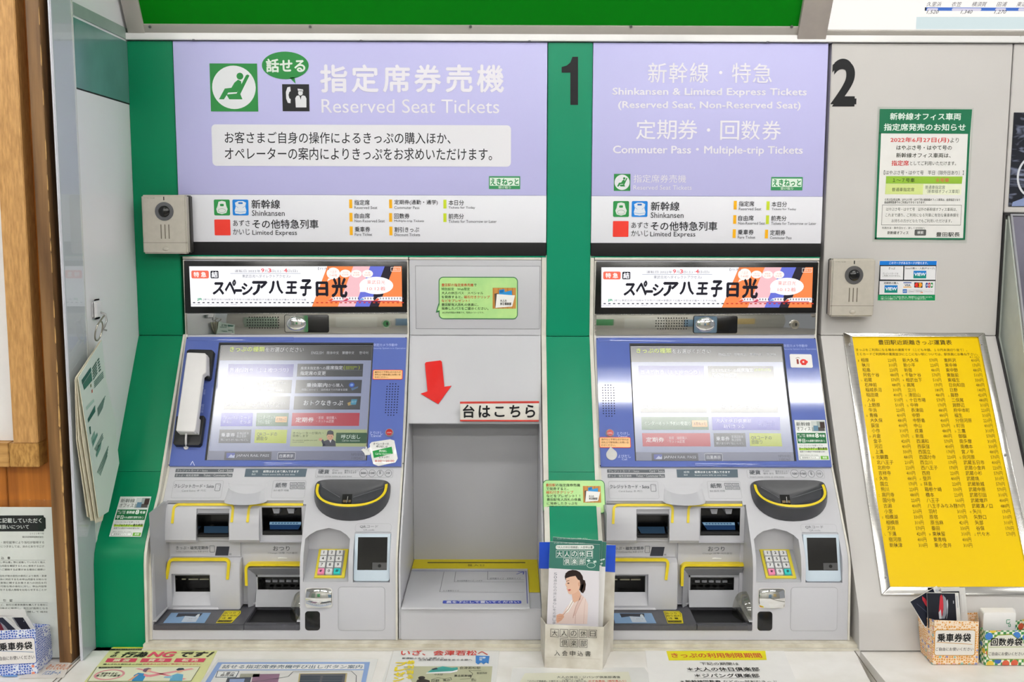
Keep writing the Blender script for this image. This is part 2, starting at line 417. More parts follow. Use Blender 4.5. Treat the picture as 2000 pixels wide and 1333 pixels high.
seam('joint', [(770, 1266), (752, 1333)], ct, .0007, mat('joint_pale', '#b8b2a6', .8)); seam('joint', [(1275, 1267), (1318, 1333)], ct, .0007, mat('joint_pale', '#b8b2a6', .8))
b = B(); b.box(-1.5, 1.9, -.74, .1, 0, .78, mat('counter_front', '#b9b4aa', .4)); setting(b.obj('wall_counter'))

# cream base rail the machines stand on
b = B(); b.box(-.668, .652, -.2935, .0, .8101, .8195, M['grime'], .001); b.box(-.668, .652, -.302, -.2935, .8101, .8135, M['cream'], .001)
setting(b.obj('trim_5'))
b = B(); b.box(-.757, 1.02, -.013, .13, CZ+.3495, CZ+.3625, M['white'], .001)
b.box(1.02, 1.9, -.013, .13, CZ+.3495, CZ+.3625, M['white'], .001)
tr = setting(b.obj('trim_6'))
for x in (378, 705, 1034, 1500):
    s = B(); s.dome((YF(-.012).at(x, 78)[0], -.009, CZ+.3498), (0, -1, 0), .0035, .0025, .004, M['screw']); s.obj('screw', tr)

# ================================================================ FASCIA ABOVE
def fascia():
    u0 = FT.uv(281, 48)[0]; u1 = FT.uv(1559, 50)[0]; vb = FT.uv(900, 48.5)[1]; v1 = .62
    ul = FT.uv(252, 66)[0]; ur = FT.uv(1612, 66)[0]
    t = thing('fascia_sign', 'wide dark green fascia board in a grey frame above the ticket machines', 'sign board', (-.05, -.02, CZ+.37))
    b = B(); b.prism(FT, [(u0, vb), (u1, vb), (u1, v1), (u0, v1)], -.01, 0, M['board']); b.obj('sign_face', t)
    b = B(); b.prism(FT, [(ul+.001, .0), (u1, .0), (u1, vb), (ul+.001, vb)], -.012, .004, M['rail'], .0008); b.obj('bottom_rail', t)
    b = B(); b.prism(FT, [(ul, vb-.018), (u0, vb-.018), (u0, v1), (ul, v1)], -.012, .006, M['rail'], .0008); b.obj('side_rail', t)
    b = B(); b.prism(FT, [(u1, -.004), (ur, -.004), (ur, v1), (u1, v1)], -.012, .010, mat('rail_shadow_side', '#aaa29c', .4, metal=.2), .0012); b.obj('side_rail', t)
    for x in (293, 606, 919, 1232, 1546):
        p = FT.at(x, 52, .004); s = B(); s.cyl(p, FT.N, .0032, .0016, M['screw'], 14)
        s.prism(Frame(p+FT.N*.0016, FT.V), [(-.002, -.0004), (.002, -.0004), (.002, .0004), (-.002, .0004)], 0, .0002, M['hole']); s.obj('screw', t)
fascia()
def faremap():
    ur = FT.uv(1617.5, 58)[0]; vb = FT.uv(1700, 58)[1]
    t = thing('fare_map_board', 'backlit white fare map board with a blue railway line, top right', 'sign board', (1.1, -.02, CZ+.37))
    b = B(); b.prism(FT, [(ur, vb), (ur+.9, vb), (ur+.9, .6), (ur, .6)], -.01, 0, ink('#fbf8f4', 1.08)); b.obj('sign_face', t)
    b = B(); b.prism(FT, [(ur-.004, .002), (ur+.9, .002), (ur+.9, vb), (ur-.004, vb)], -.012, .005, M['rail'], .0008); b.obj('bottom_rail', t)
    p = Print(FT, .0006, 1550, 0, 2.6667, emit=1.08)
    p.q([(640, 88), (1700, 88), (1700, 152), (636, 152)], '#d3e2e4')
    p.q([(684, 38), (1700, 42), (1700, 58), (684, 56)], '#4a74c8'); p.q([(684, 38), (692, 38), (690, 56), (683, 56)], '#23242c', 1)
    for x0, x1 in ((694, 752), (824, 978), (1050, 1106), (1170, 1300)): p.rr(x0, 42, x1, 56, 7, '#d6d2e6', 1)
    for s_, x0, x1 in (('久里浜', 692, 768), ('衣笠', 822, 872), ('横須賀', 928, 1002), ('田浦', 1058, 1108), ('東逗子', 1162, 1236)): p.t(s_, x0, 9, x1, 34, '#55525c', shear=.15)
    for s_, x0, x1 in (('1,520', 693, 752), ('1,340', 870, 928), ('1,270', 1045, 1104)): p.t(s_, x0, 52, x1, 74, '#33323c', shear=.2)
    p.done('lettering', t)
faremap()

# ================================================================ GREEN PILLARS AND GREY PANELS
PB = [(-.188, CZ-.521), (-.246, CZ-.577), (-.265, CZ-.598), (-.2745, CZ-.614), (-.279, CZ-.634), (-.2805, CZ-.66), (-.287, CZ-.7893)]
def pillar(label, x0, x1, gmat):
    t = thing('pillar_cover', label, 'panel', ((x0+x1)/2, -.1, .814))
    b = B(); b.box(x0, x1, -.004, .06, CZ-.2415, CZ+.348, gmat, .0012); b.obj('upper_panel', t)
    ks = CZ-.487; fy = -.004-.184*(.2425-.487)/(.2425-.521)
    b = B(); b.extr([(.06, CZ-.2425), (-.004, CZ-.2425), (fy, ks), (.0, ks)], x0, x1, gmat, .0006); b.obj('slope_panel', t)
    b = B(); b.extr([(.0, ks-.0006), (fy, ks-.0006)]+PB+[(.0, CZ-.7893)], x0, x1, gmat); b.obj('base_panel', t)
    return t
p1 = pillar('green pillar cover at the left end, beside the machine with the telephone', -.7568, -.6665, mat('station_green_left', '#007b52', .34, noise=.02, scale=5, spec=.18))
p2 = pillar('green pillar cover with the big black 1, between the two machines', .0815, .1705, M['green'])
pr = Print(YF(-.004), .0005)
pr.q([(1097, 131), (1107, 128), (1114, 122), (1118, 111), (1129, 111), (1129, 205), (1114, 205), (1114, 142), (1097, 142)], '#17181b'); pr.done('lettering', p2)
b = B(); b.box(.0715, .0812, -.002, .05, CZ-.2415, CZ-.075, M['cream'])
E0 = [(.05, CZ-.24), (-.002, CZ-.24), (-.186, CZ-.519)]+[(y+.0015, z) for y, z in PB[1:]]+[(.05, CZ-.786)]
b.extr(E0, .0715, .0812, M['cream']); setting(b.obj('trim_7'))
b = B(); b.extr(E0, .1708, .1785, M['cream']); b.box(.1708, .1785, -.002, .05, CZ-.2415, CZ-.075, M['cream']); setting(b.obj('trim_8'))
b = B(); b.extr(E0, -.6662, -.6615, M['cream'])
setting(b.obj('trim_9'))

# grey panel with the 2
t = thing('number_panel', 'pale grey panel with a big black 2, its lower half sloping out', 'panel', (.83, -.1, .812))
b = B(); b.box(.6485, 1.010, -.004, .06, CZ-.2385, CZ+.3485, M['panel'], .0012); b.obj('upper_panel', t)
b = B(); b.extr([(.06, CZ-.2395), (-.003, CZ-.2395), (-.291, CZ-.714), (-.294, CZ-.722), (-.305, CZ-.787), (.06, CZ-.787)], .6485, 1.010, M['panel']); b.obj('slope_panel', t)
pr = Print(YF(-.004), .0005, 1550, 0, 2.6667)
pr.t('2', 196, 306, 331, 555, '#17181b', bold=.035, res=10); pr.done('lettering', t)
# grime where tape used to be
# panel and dark machine at the right edge
b = B(); b.box(1.0125, 1.75, -.004, .06, CZ+.014, CZ+.3485, M['panel'], .0012); t3 = b.obj('cover_panel')
tag(centre(t3), 'pale grey cover panel at the right edge, above the dark sloping machine', 'panel')
pf = YF(-.004)
t = thing('photo_poster', 'dark glossy photo poster at the right edge above the dark machine', 'poster', (1.25, -.006, CZ+.02))
u0, v1 = pf.uv(1980, 220); _, v0 = pf.uv(1971, 404)
wavy = bpy.data.materials.new('dark_water_photo'); wavy.use_nodes = True; nt = wavy.node_tree; bs = nt.nodes['Principled BSDF']
wv = nt.nodes.new('ShaderNodeTexNoise'); wv.inputs['Scale'].default_value = 30; wv.inputs['Distortion'].default_value = 1.5; tc = nt.nodes.new('ShaderNodeTexCoord')
mp = nt.nodes.new('ShaderNodeMapping'); mp.inputs['Scale'].default_value = (.5, 1, 1.8)
cr_ = nt.nodes.new('ShaderNodeValToRGB'); cr_.color_ramp.elements[0].position = .5; cr_.color_ramp.elements[0].color = (*lin('#22242c'), 1); cr_.color_ramp.elements[1].position = .72; cr_.color_ramp.elements[1].color = (*lin('#8087a0'), 1)
nt.links.new(tc.outputs['Object'], mp.inputs[0]); nt.links.new(mp.outputs[0], wv.inputs['Vector']); nt.links.new(wv.outputs[0], cr_.inputs[0]); nt.links.new(cr_.outputs[0], bs.inputs['Base Color']); bs.inputs['Roughness'].default_value = .12
b = B(); b.prism(pf, [(u0, v0), (u0+.5, v0), (u0+.5, v1), (u0, v1)], 0, .0015, wavy); b.obj('sheet', t)
pr = Print(pf, .0018); pr.c(2020, 345, 34, 42, '#c9cbd2', line=4, seg=48); pr.q([(1978, 395), (2005, 385), (2060, 385), (2060, 402), (1976, 403)], '#7f8db4'); pr.done('graphic', t)
t = thing('dark_ticket_machine', 'ticket machine at the right edge with a dark sloping glass front', 'ticket machine', (1.35, -.2, .815))
def ry(z): return -.099*(CZ+.01-z)/.272                     # slope of that machine's front
zb = .815
b = B(); b.extr([(.06, CZ+.008), (-.002, CZ+.008), (ry(1.0), 1.0), (ry(1.0)-.01, zb), (.06, zb)], 1.0215, 1.75, mat('pale_green_grey_case', '#b9bfb8', .4)); b.obj('case', t)
fr = slope((-.003, CZ+.008), (ry(1.0)-.001, 1.0)); L = (Vector((0, ry(1.0), 1.0))-Vector((0, 0, CZ+.008))).length
b = B(); b.prism(fr, [(1.0285, .01), (1.7, .01), (1.7, L-.004), (1.0285, L-.004)], 0, .003, mat('dark_reflective_glass', '#6d6b7a', .08, noise=.3, scale=4, coat=.5)); b.obj('screen', t)
b = B(); b.ribbon(fr, [(1.026, .0), (1.026, L-.001), (1.72, L-.001)], .004, 0, .005, M['slotgrey']); b.obj('screen_frame', t)
b = B(); b.box(1.0105, 1.0123, -.012, .05, 1.36, CZ+.012, M['matblack'])
b.box(1.0105, 1.75, -.006, .04, CZ+.0085, CZ+.0138, M['matblack'])
b.extr([(.05, 1.36), (-.012, 1.36), (-.302, .885), (-.31, .83), (.05, .83)], 1.0103, 1.0121, M['matblack']); setting(b.obj('trim_11'))
b = B(); b.extr([(.05, 1.6), (-.001, 1.6), (-.001, 1.36), (-.26, .9), (-.27, .815), (.05, .815)], 1.0124, 1.0212, mat('pale_green_grey_filler', '#aeb5ae', .4)); setting(b.obj('trim_12'))

# ================================================================ LEFT: planks, post, oak frame
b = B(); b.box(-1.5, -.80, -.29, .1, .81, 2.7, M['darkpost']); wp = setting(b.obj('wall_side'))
ys = -.31; xs = YF(ys).at(12, 915)[0]
for i in range(6):
    x1 = xs-.0865*(i-1); x0 = x1-.0855
    if x1 < -1.4: break
    b = B(); b.box(x0, min(x1, -.7985), ys, -.291, .8105, 2.69, M['plank'], .0012); b.obj('plank', wp)
t = thing('timber_post', 'dark brown worn timber post left of the green pillar cover', 'post', (-.784, -.33, .81))
b = B(); b.box(-.7955, -.773, -.353, -.290, .8102, 2.7, M['post'], .0008)
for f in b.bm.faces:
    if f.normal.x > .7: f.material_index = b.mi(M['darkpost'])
b.obj('post', t)
b = B(); random.seed(3); z = .83
chip = mat('bare_wood_chip', '#c39a5e', .6, noise=.15, scale=60)
while z < 2.6:
    h = random.uniform(.006, .03) if z > 1.3 else random.uniform(.03, .09); ww = random.uniform(.0006, .0012) if z > 1.3 else random.uniform(.0012, .0028)
    b.prism(Frame((-.7731, -.3533, 0), (0, 0, 1)), [(-ww, z), (0, z-.003), (0, z+h+.004), (-ww*.6, z+h)], -.001, .0003, chip)
    b.prism(Frame((-.7729, -.353, 0), (0, 0, 1), (0, 1, 0)), [(0, z-.002), (ww, z+.004), (ww*.7, z+h*.8), (0, z+h)], -.001, .0002, chip); z += h*random.uniform(1.05, 3.2 if z > 1.3 else 1.2)
b.obj('worn_edge', t)
ff = YF(-.345)
xr = ff.at(60, 600)[0]; xi = ff.at(11, 600)[0]; zo = ff.at(50, 913)[2]; zi = ff.at(10, 866)[2]; xj = ff.at(18, 890)[0]
t = thing('framed_whiteboard', 'white board in a thick light oak frame at the left edge', 'board', (-1.05, -.33, zo))
b = B(); b.box(xi, xr, -.345, -.3105, zi, 2.68, M['oak'], .0012); b.obj('frame_side', t)
b = B(); b.box(xj, xr, -.345, -.3105, zo, zi-.0004, mat('oak_end_grain', '#b58a4a', .5, noise=.2, scale=90, bump=.2, stretch=(3, 1, 1), nlo='#94682f'), .0012); b.obj('frame_corner', t)
b = B(); b.box(-1.4, xj-.0012, -.345, -.3105, zo, zi-.0004, mat('oak_rail', '#bd9257', .5, noise=.2, scale=16, bump=.2, stretch=(.7, 6, 6), nlo='#9c7036'), .0012); b.obj('frame_rail', t)
b = B(); b.box(-1.4, xi-.0003, -.325, -.315, zi+.0003, 2.68, M['paper']); b.obj('board_face', t)

# ================================================================ TICKET MACHINE (shared body; the second is a copy)
DX = .841
XL, XR = -.661, -.2015
def YX(px, py, y): return YF(y).at(px, py)
def recess(name, parent, x0, x1, z0, z1, yf, yb, m, t=.0012):          # open black box seen from the front
    b = B()
    b.box(x0, x1, yb, yb+t, z0, z1, m); b.box(x0, x0+t, yf, yb, z0, z1, m); b.box(x1-t, x1, yf, yb, z0, z1, m)
    b.box(x0+t, x1-t, yf, yb, z0, z0+t, m); b.box(x0+t, x1-t, yf, yb, z1-t, z1, m)
    return b.obj(name, parent)
def adopt(o, parent):
    off = Vector(parent['_p']); o.data.transform(Matrix.Translation(-off)); o.parent = parent; o['_p'] = tuple(off)
XC0, XC1 = -.6550, -.3825                                              # the slot bay on the left half
def machine_body():
    root = thing('ticket_machine', 'x', 'ticket machine', ((XL+XR)/2, -.1, .8196), 'reserved seat ticket machines')
    # --- housing
    prof = [(.07, CZ-.0855), (0, CZ-.0855), (0, CZ-.241), (-.14, CZ-.484), (-.246, CZ-.6065), (-.2585, CZ-.624), (-.2645, CZ-.645), (-.275, CZ-.7795), (.07, CZ-.7795)]
    b = B(); b.extr(prof, XL, XR, M['console'], .0012); h = b.obj('housing')
    c1 = B(); c1.box(XC0, XC1, -.4, -.178, .85, 1.0615, M['console'], .006)
    c1b = B(); c1b.box(XC0, XC1-.0003, -.4, -.15, .8385, .854, M['console'])
    ar = [(-.3765, .929), (-.2925, .929), (-.2925, 1.002), (-.300, 1.0085), (-.312, 1.0145), (-.3345, 1.019), (-.357, 1.0145), (-.369, 1.0085), (-.3765, 1.002)]
    c2 = B(); c2.prism(YF(0).lifted(0) if False else Frame((0, 0, 0), (0, 0, 1)), ar, .205, .45, M['console'])
    c3 = B(); c3.extr([(-.2285, 1.0125), (-.2555, .9275), (-.4, .9275), (-.4, 1.0125)], -.2845, -.2160, M['console'])
    cut(h, c1.obj('c', smooth=False), c1b.obj('c', smooth=False), c2.obj('c', smooth=False), c3.obj('c', smooth=False))
    adopt(h, root)
    for x0, x1 in ((XL-.0002, XL+.0045), (XR-.0035, XR+.0002)):       # pale edge strip along both sides
        b = B(); b.extr([(.06, CZ-.086), (-.0022, CZ-.086), (-.0022, CZ-.2412), (-.1418, CZ-.4835), (-.2475, CZ-.606), (-.2605, CZ-.624), (-.2662, CZ-.645), (-.2768, CZ-.7795), (.06, CZ-.7795)], x0, x1, M['cream']); b.obj('edge_strip', root)
    b = B(); b.extr([(.05, CZ-.0795), (-.0035, CZ-.0795), (-.0035, CZ-.0845), (.05, CZ-.0845)], XL, XR, M['cream']); b.obj('top_strip', root)
    # --- inner cheek on the left of the bay
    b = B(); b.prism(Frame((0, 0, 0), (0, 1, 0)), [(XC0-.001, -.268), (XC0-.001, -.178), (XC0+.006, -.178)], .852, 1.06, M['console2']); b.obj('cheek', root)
    # --- upper display
    b = B(); q = [(359, 510), (795, 511), (795, 610), (361, 612)]
    b.pix(FY, q, .0005, .005, M['black'], .001); d = b.obj('display', root)
    P = Print(FY, .0054, 330, 490, 4, emit=1.12)
    P.q([(158, 122), (1818, 122), (1822, 437), (172, 437)], '#fbfbff')
    P.q([(1237, 122), (1440, 122), (1320, 437), (1117, 437)], '#f6894f', 1); P.q([(1440, 122), (1572, 122), (1452, 437), (1320, 437)], '#f2bfc6', 1)
    P.q([(1572, 122), (1686, 122), (1566, 437), (1452, 437)], '#6a74d6', 1); P.q([(1686, 122), (1758, 122), (1638, 437), (1566, 437)], '#2b2733', 1)
    P.q([(1758, 122), (1818, 122), (1822, 437), (1638, 437)], '#f6894f', 1)
    P.rr(175, 155, 312, 217, 12, '#f0705a', 2); P.t('特 急', 193, 165, 292, 207, '#fff3f0', .03, 3); P.rr(325, 157, 388, 216, 8, '#23222c', 2); P.t('結', 332, 163, 382, 210, '#f6f6fa', .03, 3)
    P.t('運転日:2022年', 513, 148, 716, 170, '#77757f'); P.t('9', 720, 138, 745, 170, '#e8535a', .02); P.t('月', 748, 148, 770, 170, '#77757f'); P.t('3', 774, 138, 800, 170, '#e8535a', .02)
    P.t('日(土)・', 803, 148, 895, 172, '#77757f'); P.t('4', 898, 138, 924, 170, '#e8535a', .02); P.t('日(日)', 926, 148, 1005, 172, '#77757f')
    P.ln([(480, 178), (1030, 178)], 3, '#8b93a8', 2); P.t('東武日光へダイレクトアクセス♪', 572, 186, 948, 212, '#6d6f7c')
    P.t('ス', 338, 245, 430, 345, '#1b1a26', .045, 4, shear=.1); P.t('ペ', 432, 225, 520, 345, '#1b1a26', .045, 4, shear=.1); P.t('ー', 512, 300, 572, 322, '#1b1a26', .045, 4)
    P.t('シ', 566, 250, 655, 348, '#1b1a26', .045, 4); P.t('ア', 640, 235, 762, 350, '#1b1a26', .045, 4, shear=.1)
    P.t('八', 778, 232, 894, 338, '#1b1a26', .045, 4); P.t('王', 908, 238, 1000, 338, '#1b1a26', .045, 4, shear=.08); P.t('子', 1018, 222, 1110, 356, '#1b1a26', .045, 4, shear=.08)
    P.t('日', 1146, 240, 1245, 358, '#1b1a26', .045, 4); P.t('光', 1268, 204, 1394, 366, '#1b1a26', .045, 4)
    P.t('【行き】', 1165, 130, 1250, 150, '#6a6876', l=3)
    for cx, cy, rx, ry, s1, s2 in ((1284, 178, 52, 46, '八王子', '7:49発'), (1378, 178, 42, 30, '立川', '8:00発'), (1464, 180, 42, 30, '新秋津', '8:18発'), (1552, 180, 42, 30, '大宮', '8:46発')):
        P.c(cx, cy, rx, ry, '#fff6f2', 2); P.t(s1, cx-rx*.5, cy-ry*.5, cx+rx*.5, cy-ry*.05, '#d9a08e', l=3); P.t(s2, cx-rx*.6, cy+ry*.1, cx+rx*.6, cy+ry*.55, '#d9a08e', l=3)
    P.q([(1246, 216), (1236, 238), (1270, 222)], '#fff6f2', 2); P.c(1620, 272, 132, 68, '#fffdfd', 3); P.q([(1494, 262), (1490, 322), (1540, 322)], '#fffdfd', 3)
    P.t('東武日光', 1548, 230, 1690, 262, '#ec8580', l=4); P.t('10:12着', 1548, 280, 1692, 312, '#ec8580', l=4)
    P.rr(1733, 128, 1810, 162, 2, '#fff3ea', 3, line=3); P.t('運転日', 1748, 136, 1800, 154, '#ffd9c4', l=3)
    for k, (x, c) in enumerate(((1240, '#e5603c'), (1360, '#d04860'), (1480, '#7aa4dc'), (1600, '#e5603c'))):
        P.q([(x, 396), (x+30, 366), (x+60, 360), (x+220 if k == 3 else x+120, 360), (x+222 if k == 3 else x+120, 396)], '#f2eef0', 3+k*.3); P.q([(x, 394), (x+30, 370), (x+48, 380), (x+20, 396)], c, 5)
        for j in range(4 if k < 3 else 9): P.rr(x+50+j*22, 366, x+56+j*22, 380, 0, '#4b4456', 6)
        P.rr(x+20, 390, min(1820, x+200), 396, 0, '#b9365a', 6)
    P.rr(1598, 342, 1670, 350, 0, '#241f2b', 6)
    P.t('JR', 220, 370, 262, 392, '#3aa578', .03); P.t('[帰り] 東武日光17:05発⇒下今市17:13発⇒新鹿沼17:32着⇒大宮18:37着⇒八王子19:36着', 268, 374, 1072, 392, '#666471')
    P.t('※途中停車駅からもご利用いただけます。詳しくは駅係員におたずねください。', 172, 416, 660, 426, '#9a98a4')
    for j in range(45): P.rr(188+j*37, 402, 206+j*37, 410, 0, '#3b3a46' if j < 26 else '#c43a2e', 6)
    P.done('screen', d)
    # --- mirrored strip with speaker, mirror, sensor, lock
    b = B(); b.pix(FY, [(361, 612.5), (796, 611.5), (797, 652), (363, 654)], .0005, .0022, M['steel'], .0004); st = b.obj('steel_strip', root)
    P = Print(FY, .0025, 330, 490, 4)
    for r, y in enumerate((520, 541, 562, 583, 604)):
        for k in range(12 if r in (0, 4) else 13): P.c((628 if r in (0, 4) else 611)+k*20.3+(0 if r in (0, 4) else 1), y, 5, 5, '#0a0a0a', 1, seg=8)
    P.done('speaker_holes', st)
    b = B(); u0, v0 = FY.uv(556, 650, .003); u1, v1 = FY.uv(642, 615, .003); b.prism(FY, rrect(u0, v0, u1, v1, .004), .002, .0045, M['black'], .0005); sw = b.obj('sensor_window', root)
    b = B(); um = FY.uv(602, 632, .003)[0]; b.prism(FY, rrect(u0+.0015, v0+.0015, um, v1-.0015, .003), .0045, .0052, M['chrome']); b.dome(FY.pt((u0+um)/2, (v0+v1)/2, .0050), (0, -1, 0), .0205, .0155, .006, M['chrome']); b.obj('convex_mirror', sw)
    p = FY.at(755, 632); b = B(); b.cyl(p+Vector((0, -.002, 0)), (0, -1, 0), .0095, .004, M['brushed'], 28, bev=.0008); b.cyl(p+Vector((0, -.006, 0)), (0, -1, 0), .0066, .0006, M['steel'], 24)
    b.box(p.x+.0005, p.x+.0035, -.0072, -.006, p.z-.003, p.z+.003, M['hole']); b.obj('lock', root)
    # --- blue touch panel
    O = [(362, 658), (797, 656.5), (790, 909), (325, 913)]; I = [(430, 669), (729.5, 670), (717, 901), (397.5, 899)]
    o = [FB.uv(x, y, .006) for x, y in O]; i = [FB.uv(x, y, .006) for x, y in I]
    il = (i[0][0]+i[3][0])/2; ir = (i[1][0]+i[2][0])/2; it = (i[0][1]+i[1][1])/2; ib = (i[2][1]+i[3][1])/2
    ol, orr, ot, ob = XL+.004, XR-.0035, o[0][1]-.001, (o[2][1]+o[3][1])/2
    b = B(); b.ring(FB, [(ol, ob), (orr, ob), (orr, ot), (ol, ot)], [(il, ib), (ir, ib), (ir, it), (il, it)], .0005, .006, M['blue'])
    be = b.obj('touch_panel', root)
    b = B(); b.ring(FB, [(il-.0002, ib-.0002), (ir+.0002, ib-.0002), (ir+.0002, it+.0002), (il-.0002, it+.0002)], [(il+.0022, ib+.0008), (ir-.0022, ib+.0008), (ir-.0022, it-.0035), (il+.0022, it-.0035)], .0001, .0052, M['matblack']); b.obj('screen_surround', be)
    for (x, y) in ((366, 661), (793, 660), (787, 906), (330, 909)):
        b = B(); p = FB.at(x, y, .006); b.cyl(p, FB.N, .0011, .0006, M['hole'], 10); b.obj('screw', be)
    b = B(); u0, v0 = FB.uv(368, 666, .006); u1, v1 = FB.uv(574, 659, .006); b.prism(FB, rrect(u0, v0, u1, v1, .001), .006, .0068, M['blue'], .0003)
    u0, v0 = FB.uv(515, 909, .006); u1, v1 = FB.uv(715, 903, .006); b.prism(FB, rrect(u0, v0, u1, v1, .001), .006, .0068, M['blue'], .0003); b.obj('panel_lip', be)
    P = Print(FB, .0063, 320, 640, 4); P.t('防犯カメラ作動中', 1640, 126, 1824, 148, '#b9c4ee'); P.t('Security System is in Operation', 1638, 156, 1888, 172, '#a9b6e6'); P.done('lettering', be)
    # --- labels on the lower slope
    P = Print(FL, .0006, 270, 900, 6.6667); K = '#5c6066'
    P.q([(492, 108), (1245, 108), (1236, 152), (482, 152)], '#63676d'); P.q([(482, 170), (1230, 170), (1222, 216), (472, 216)], '#63676d')
    P.t('クレジットカード・Suica', 505, 117, 905, 146, '#d0d2d4'); P.t('Card・Suica', 1040, 117, 1228, 145, '#d0d2d4'); P.t('きっぷ・磁気定期券', 490, 179, 790, 209, '#d0d2d4'); P.t('Ticket・Commuter Pass', 850, 179, 1215, 208, '#d0d2d4')
    P.q([(1400, 107), (2200, 107), (2178, 213), (1382, 213)], '#5a6873'); P.t('紙幣', 1486, 130, 1560, 158, '#dfe3e6'); P.t('Bill', 1480, 170, 1525, 192, '#c6ccd0'); P.t('紙幣はまとめて挿入できます', 1628, 128, 2092, 160, '#eef0f2', .015); P.t('Insert some bills at one time', 1620, 172, 2040, 194, '#c6ccd0')
    P.rr(445, 262, 1095, 490, 22, '#96979b', 0, line=2.5); P.t('クレジットカード・Suica', 468, 308, 985, 360, K, .01); P.t('Card Suica 卡 카드', 568, 378, 885, 408, '#8a8d92'); P.rr(1000, 303, 1070, 397, 12, K, 1, line=5); P.c(1052, 324, 4, 4, K, 1, seg=8)
    P.rr(1742, 262, 2175, 490, 22, '#96979b', 0, line=2.5); P.t('紙幣', 1788, 290, 1938, 354, K, .012); P.t('Bill 纸币 지폐', 1765, 376, 1958, 404, '#8a8d92')
    P.at(560, 900, 6.6667)
    for x in (42, 142):
        for y in (287, 333): P.rr(x, y, x+90, y+38, 2, K, 1, line=5); P.t({(42, 287): '10000', (142, 287): '5000', (42, 333): '2000', (142, 333): '1000'}[(x, y)], x+18, y+11, x+74, y+27, K, l=1)
    P.rr(375, 112, 1385, 224, 22, '#96979b', 0, line=2.5); P.t('硬貨', 410, 118, 555, 176, K, .015); P.t('Coin', 595, 116, 672, 142, '#84878c'); P.t('硬币 동전', 590, 152, 722, 176, '#84878c'); P.t('硬貨はまとめて\n挿入できます', 752, 122, 935, 172, '#74777c'); P.t('Insert some coins at one time', 402, 196, 848, 214, '#84878c')
    for x, r, s_ in ((999, 54, '500'), (1110, 47, '100'), (1216, 45, '5'), (1322, 46, '10')): P.c(x, 163 if r > 50 else 168, r, r, '#75787d', 1, line=5); P.t(s_, x-(34 if len(s_) == 3 else 22 if len(s_) == 2 else 12), 150, x+(34 if len(s_) == 3 else 22 if len(s_) == 2 else 12), 178, '#66696e', .02, 2)
    P.t('50', 1200, 134, 1232, 146, '#66696e', l=2)
    P.rr(892, 822, 1362, 932, 40, '#a0a1a5', 0, line=2.5); P.t('QRコード', 955, 842, 1190, 884, '#75777c'); P.t('QR code', 996, 894, 1140, 920, '#8a8d92')
    P.done('lettering', root)
    # bay hood bulge between the two labels
    b = B(); u0 = FL.uv(441, 960)[0]; u1 = FL.uv(524, 960)[0]; uc = (u0+u1)/2
    vt = FL.uv(480, 938)[1]; vb = FL.uv(480, 977)[1]; out = []; N = 20
    top = []; bot = []
    for k in range(N+1):
        t_ = k/N; x = u0+(u1-u0)*t_; d = max(0, 1-(2*t_-1)**2)**.5
        P0 = FL.pt(x, vt-.006*d*1.2, 0); P1 = Vector((x, -.188-.026*d, 1.060))
        top.append((P0, Vector((x, P0.y-.013*d, P0.z-.014*d)))); bot.append(P1)
    mi = b.mi(M['console'])
    rows = [[b.bm.verts.new(FL.pt(u0+(u1-u0)*k/N, vt, -.0005)) for k in range(N+1)],
            [b.bm.verts.new(top[k][1]) for k in range(N+1)],
            [b.bm.verts.new(top[k][1]+Vector((0, -.0015, -.003))) for k in range(N+1)],
            [b.bm.verts.new(bot[k]) for k in range(N+1)],
            [b.bm.verts.new(Vector((u0+(u1-u0)*k/N, -.178, 1.058))) for k in range(N+1)]]
    for r0, r1 in zip(rows, rows[1:]):
        for k in range(N): b.bm.faces.new((r0[k], r1[k], r1[k+1], r0[k+1])).material_index = mi
    b.obj('hood', root)
    # --- slot bay: upper relief with card and bill slots
    FV = YF(-.198); xa, xb = XC0+.002, XC1-.0006
    z_t, z_b = 1.0535, FV.at(480, 1060)[2]
    b = B(); b.extr([(-.177, z_t), (-.187, z_t), (-.193, z_t-.008), (-.2, (z_t+z_b)/2), (-.203, z_b+.006), (-.199, z_b), (-.177, z_b)], xa, xb, M['console'], .0015); r1 = b.obj('slot_relief')
    cx0, cx1 = FV.at(383, 1020)[0], FV.at(447.5, 1020)[0]; cz1 = FV.at(400, 1006)[2]; cz0 = FV.at(400, 1049)[2]
    bx0, bx1 = FV.at(510, 1020)[0], FV.at(590, 1020)[0]; bz1 = FV.at(540, 994)[2]; bz0 = FV.at(540, 1048)[2]
    k1 = B(); k1.prism(Frame((0, 0, 0), (0, 0, 1)), [(cx0, z_b-.01), (cx1, z_b-.01), (cx1, cz1+.010), (cx0, cz1+.010)], .188, .3, M['console'])
    k2 = B(); k2.box(cx0+.0015, cx1-.0015, -.3, -.1, cz0, cz1, M['console'])
    k3 = B(); k3.box(bx0-.004, bx1+.02, -.3, -.19, bz0-.012, bz1+.002, M['console'])
    k4 = B(); k4.box(bx0, bx1-.002, -.3, -.1, bz0, bz1, M['console'])
    cut(r1, *[k.obj('c', smooth=False) for k in (k1, k2, k3, k4)]); adopt(r1, root)
    k1 = B(); k1.box(cx0+.0015, cx1-.0015, -.3, -.15, cz0, cz1, M['console']); k2 = B(); k2.box(bx0, bx1-.002, -.3, -.14, bz0, bz1, M['console'])
    hm = Matrix.Translation(Vector(root['_p'])); h.data.transform(hm); h.parent = None; h.location = (0, 0, 0)
    tx0, tx1 = YX(339, 1140, -.2)[0], YX(407, 1140, -.2)[0]; tz1 = YX(370, 1128, -.2)[2]; tz0 = YX(370, 1160, -.2)[2]
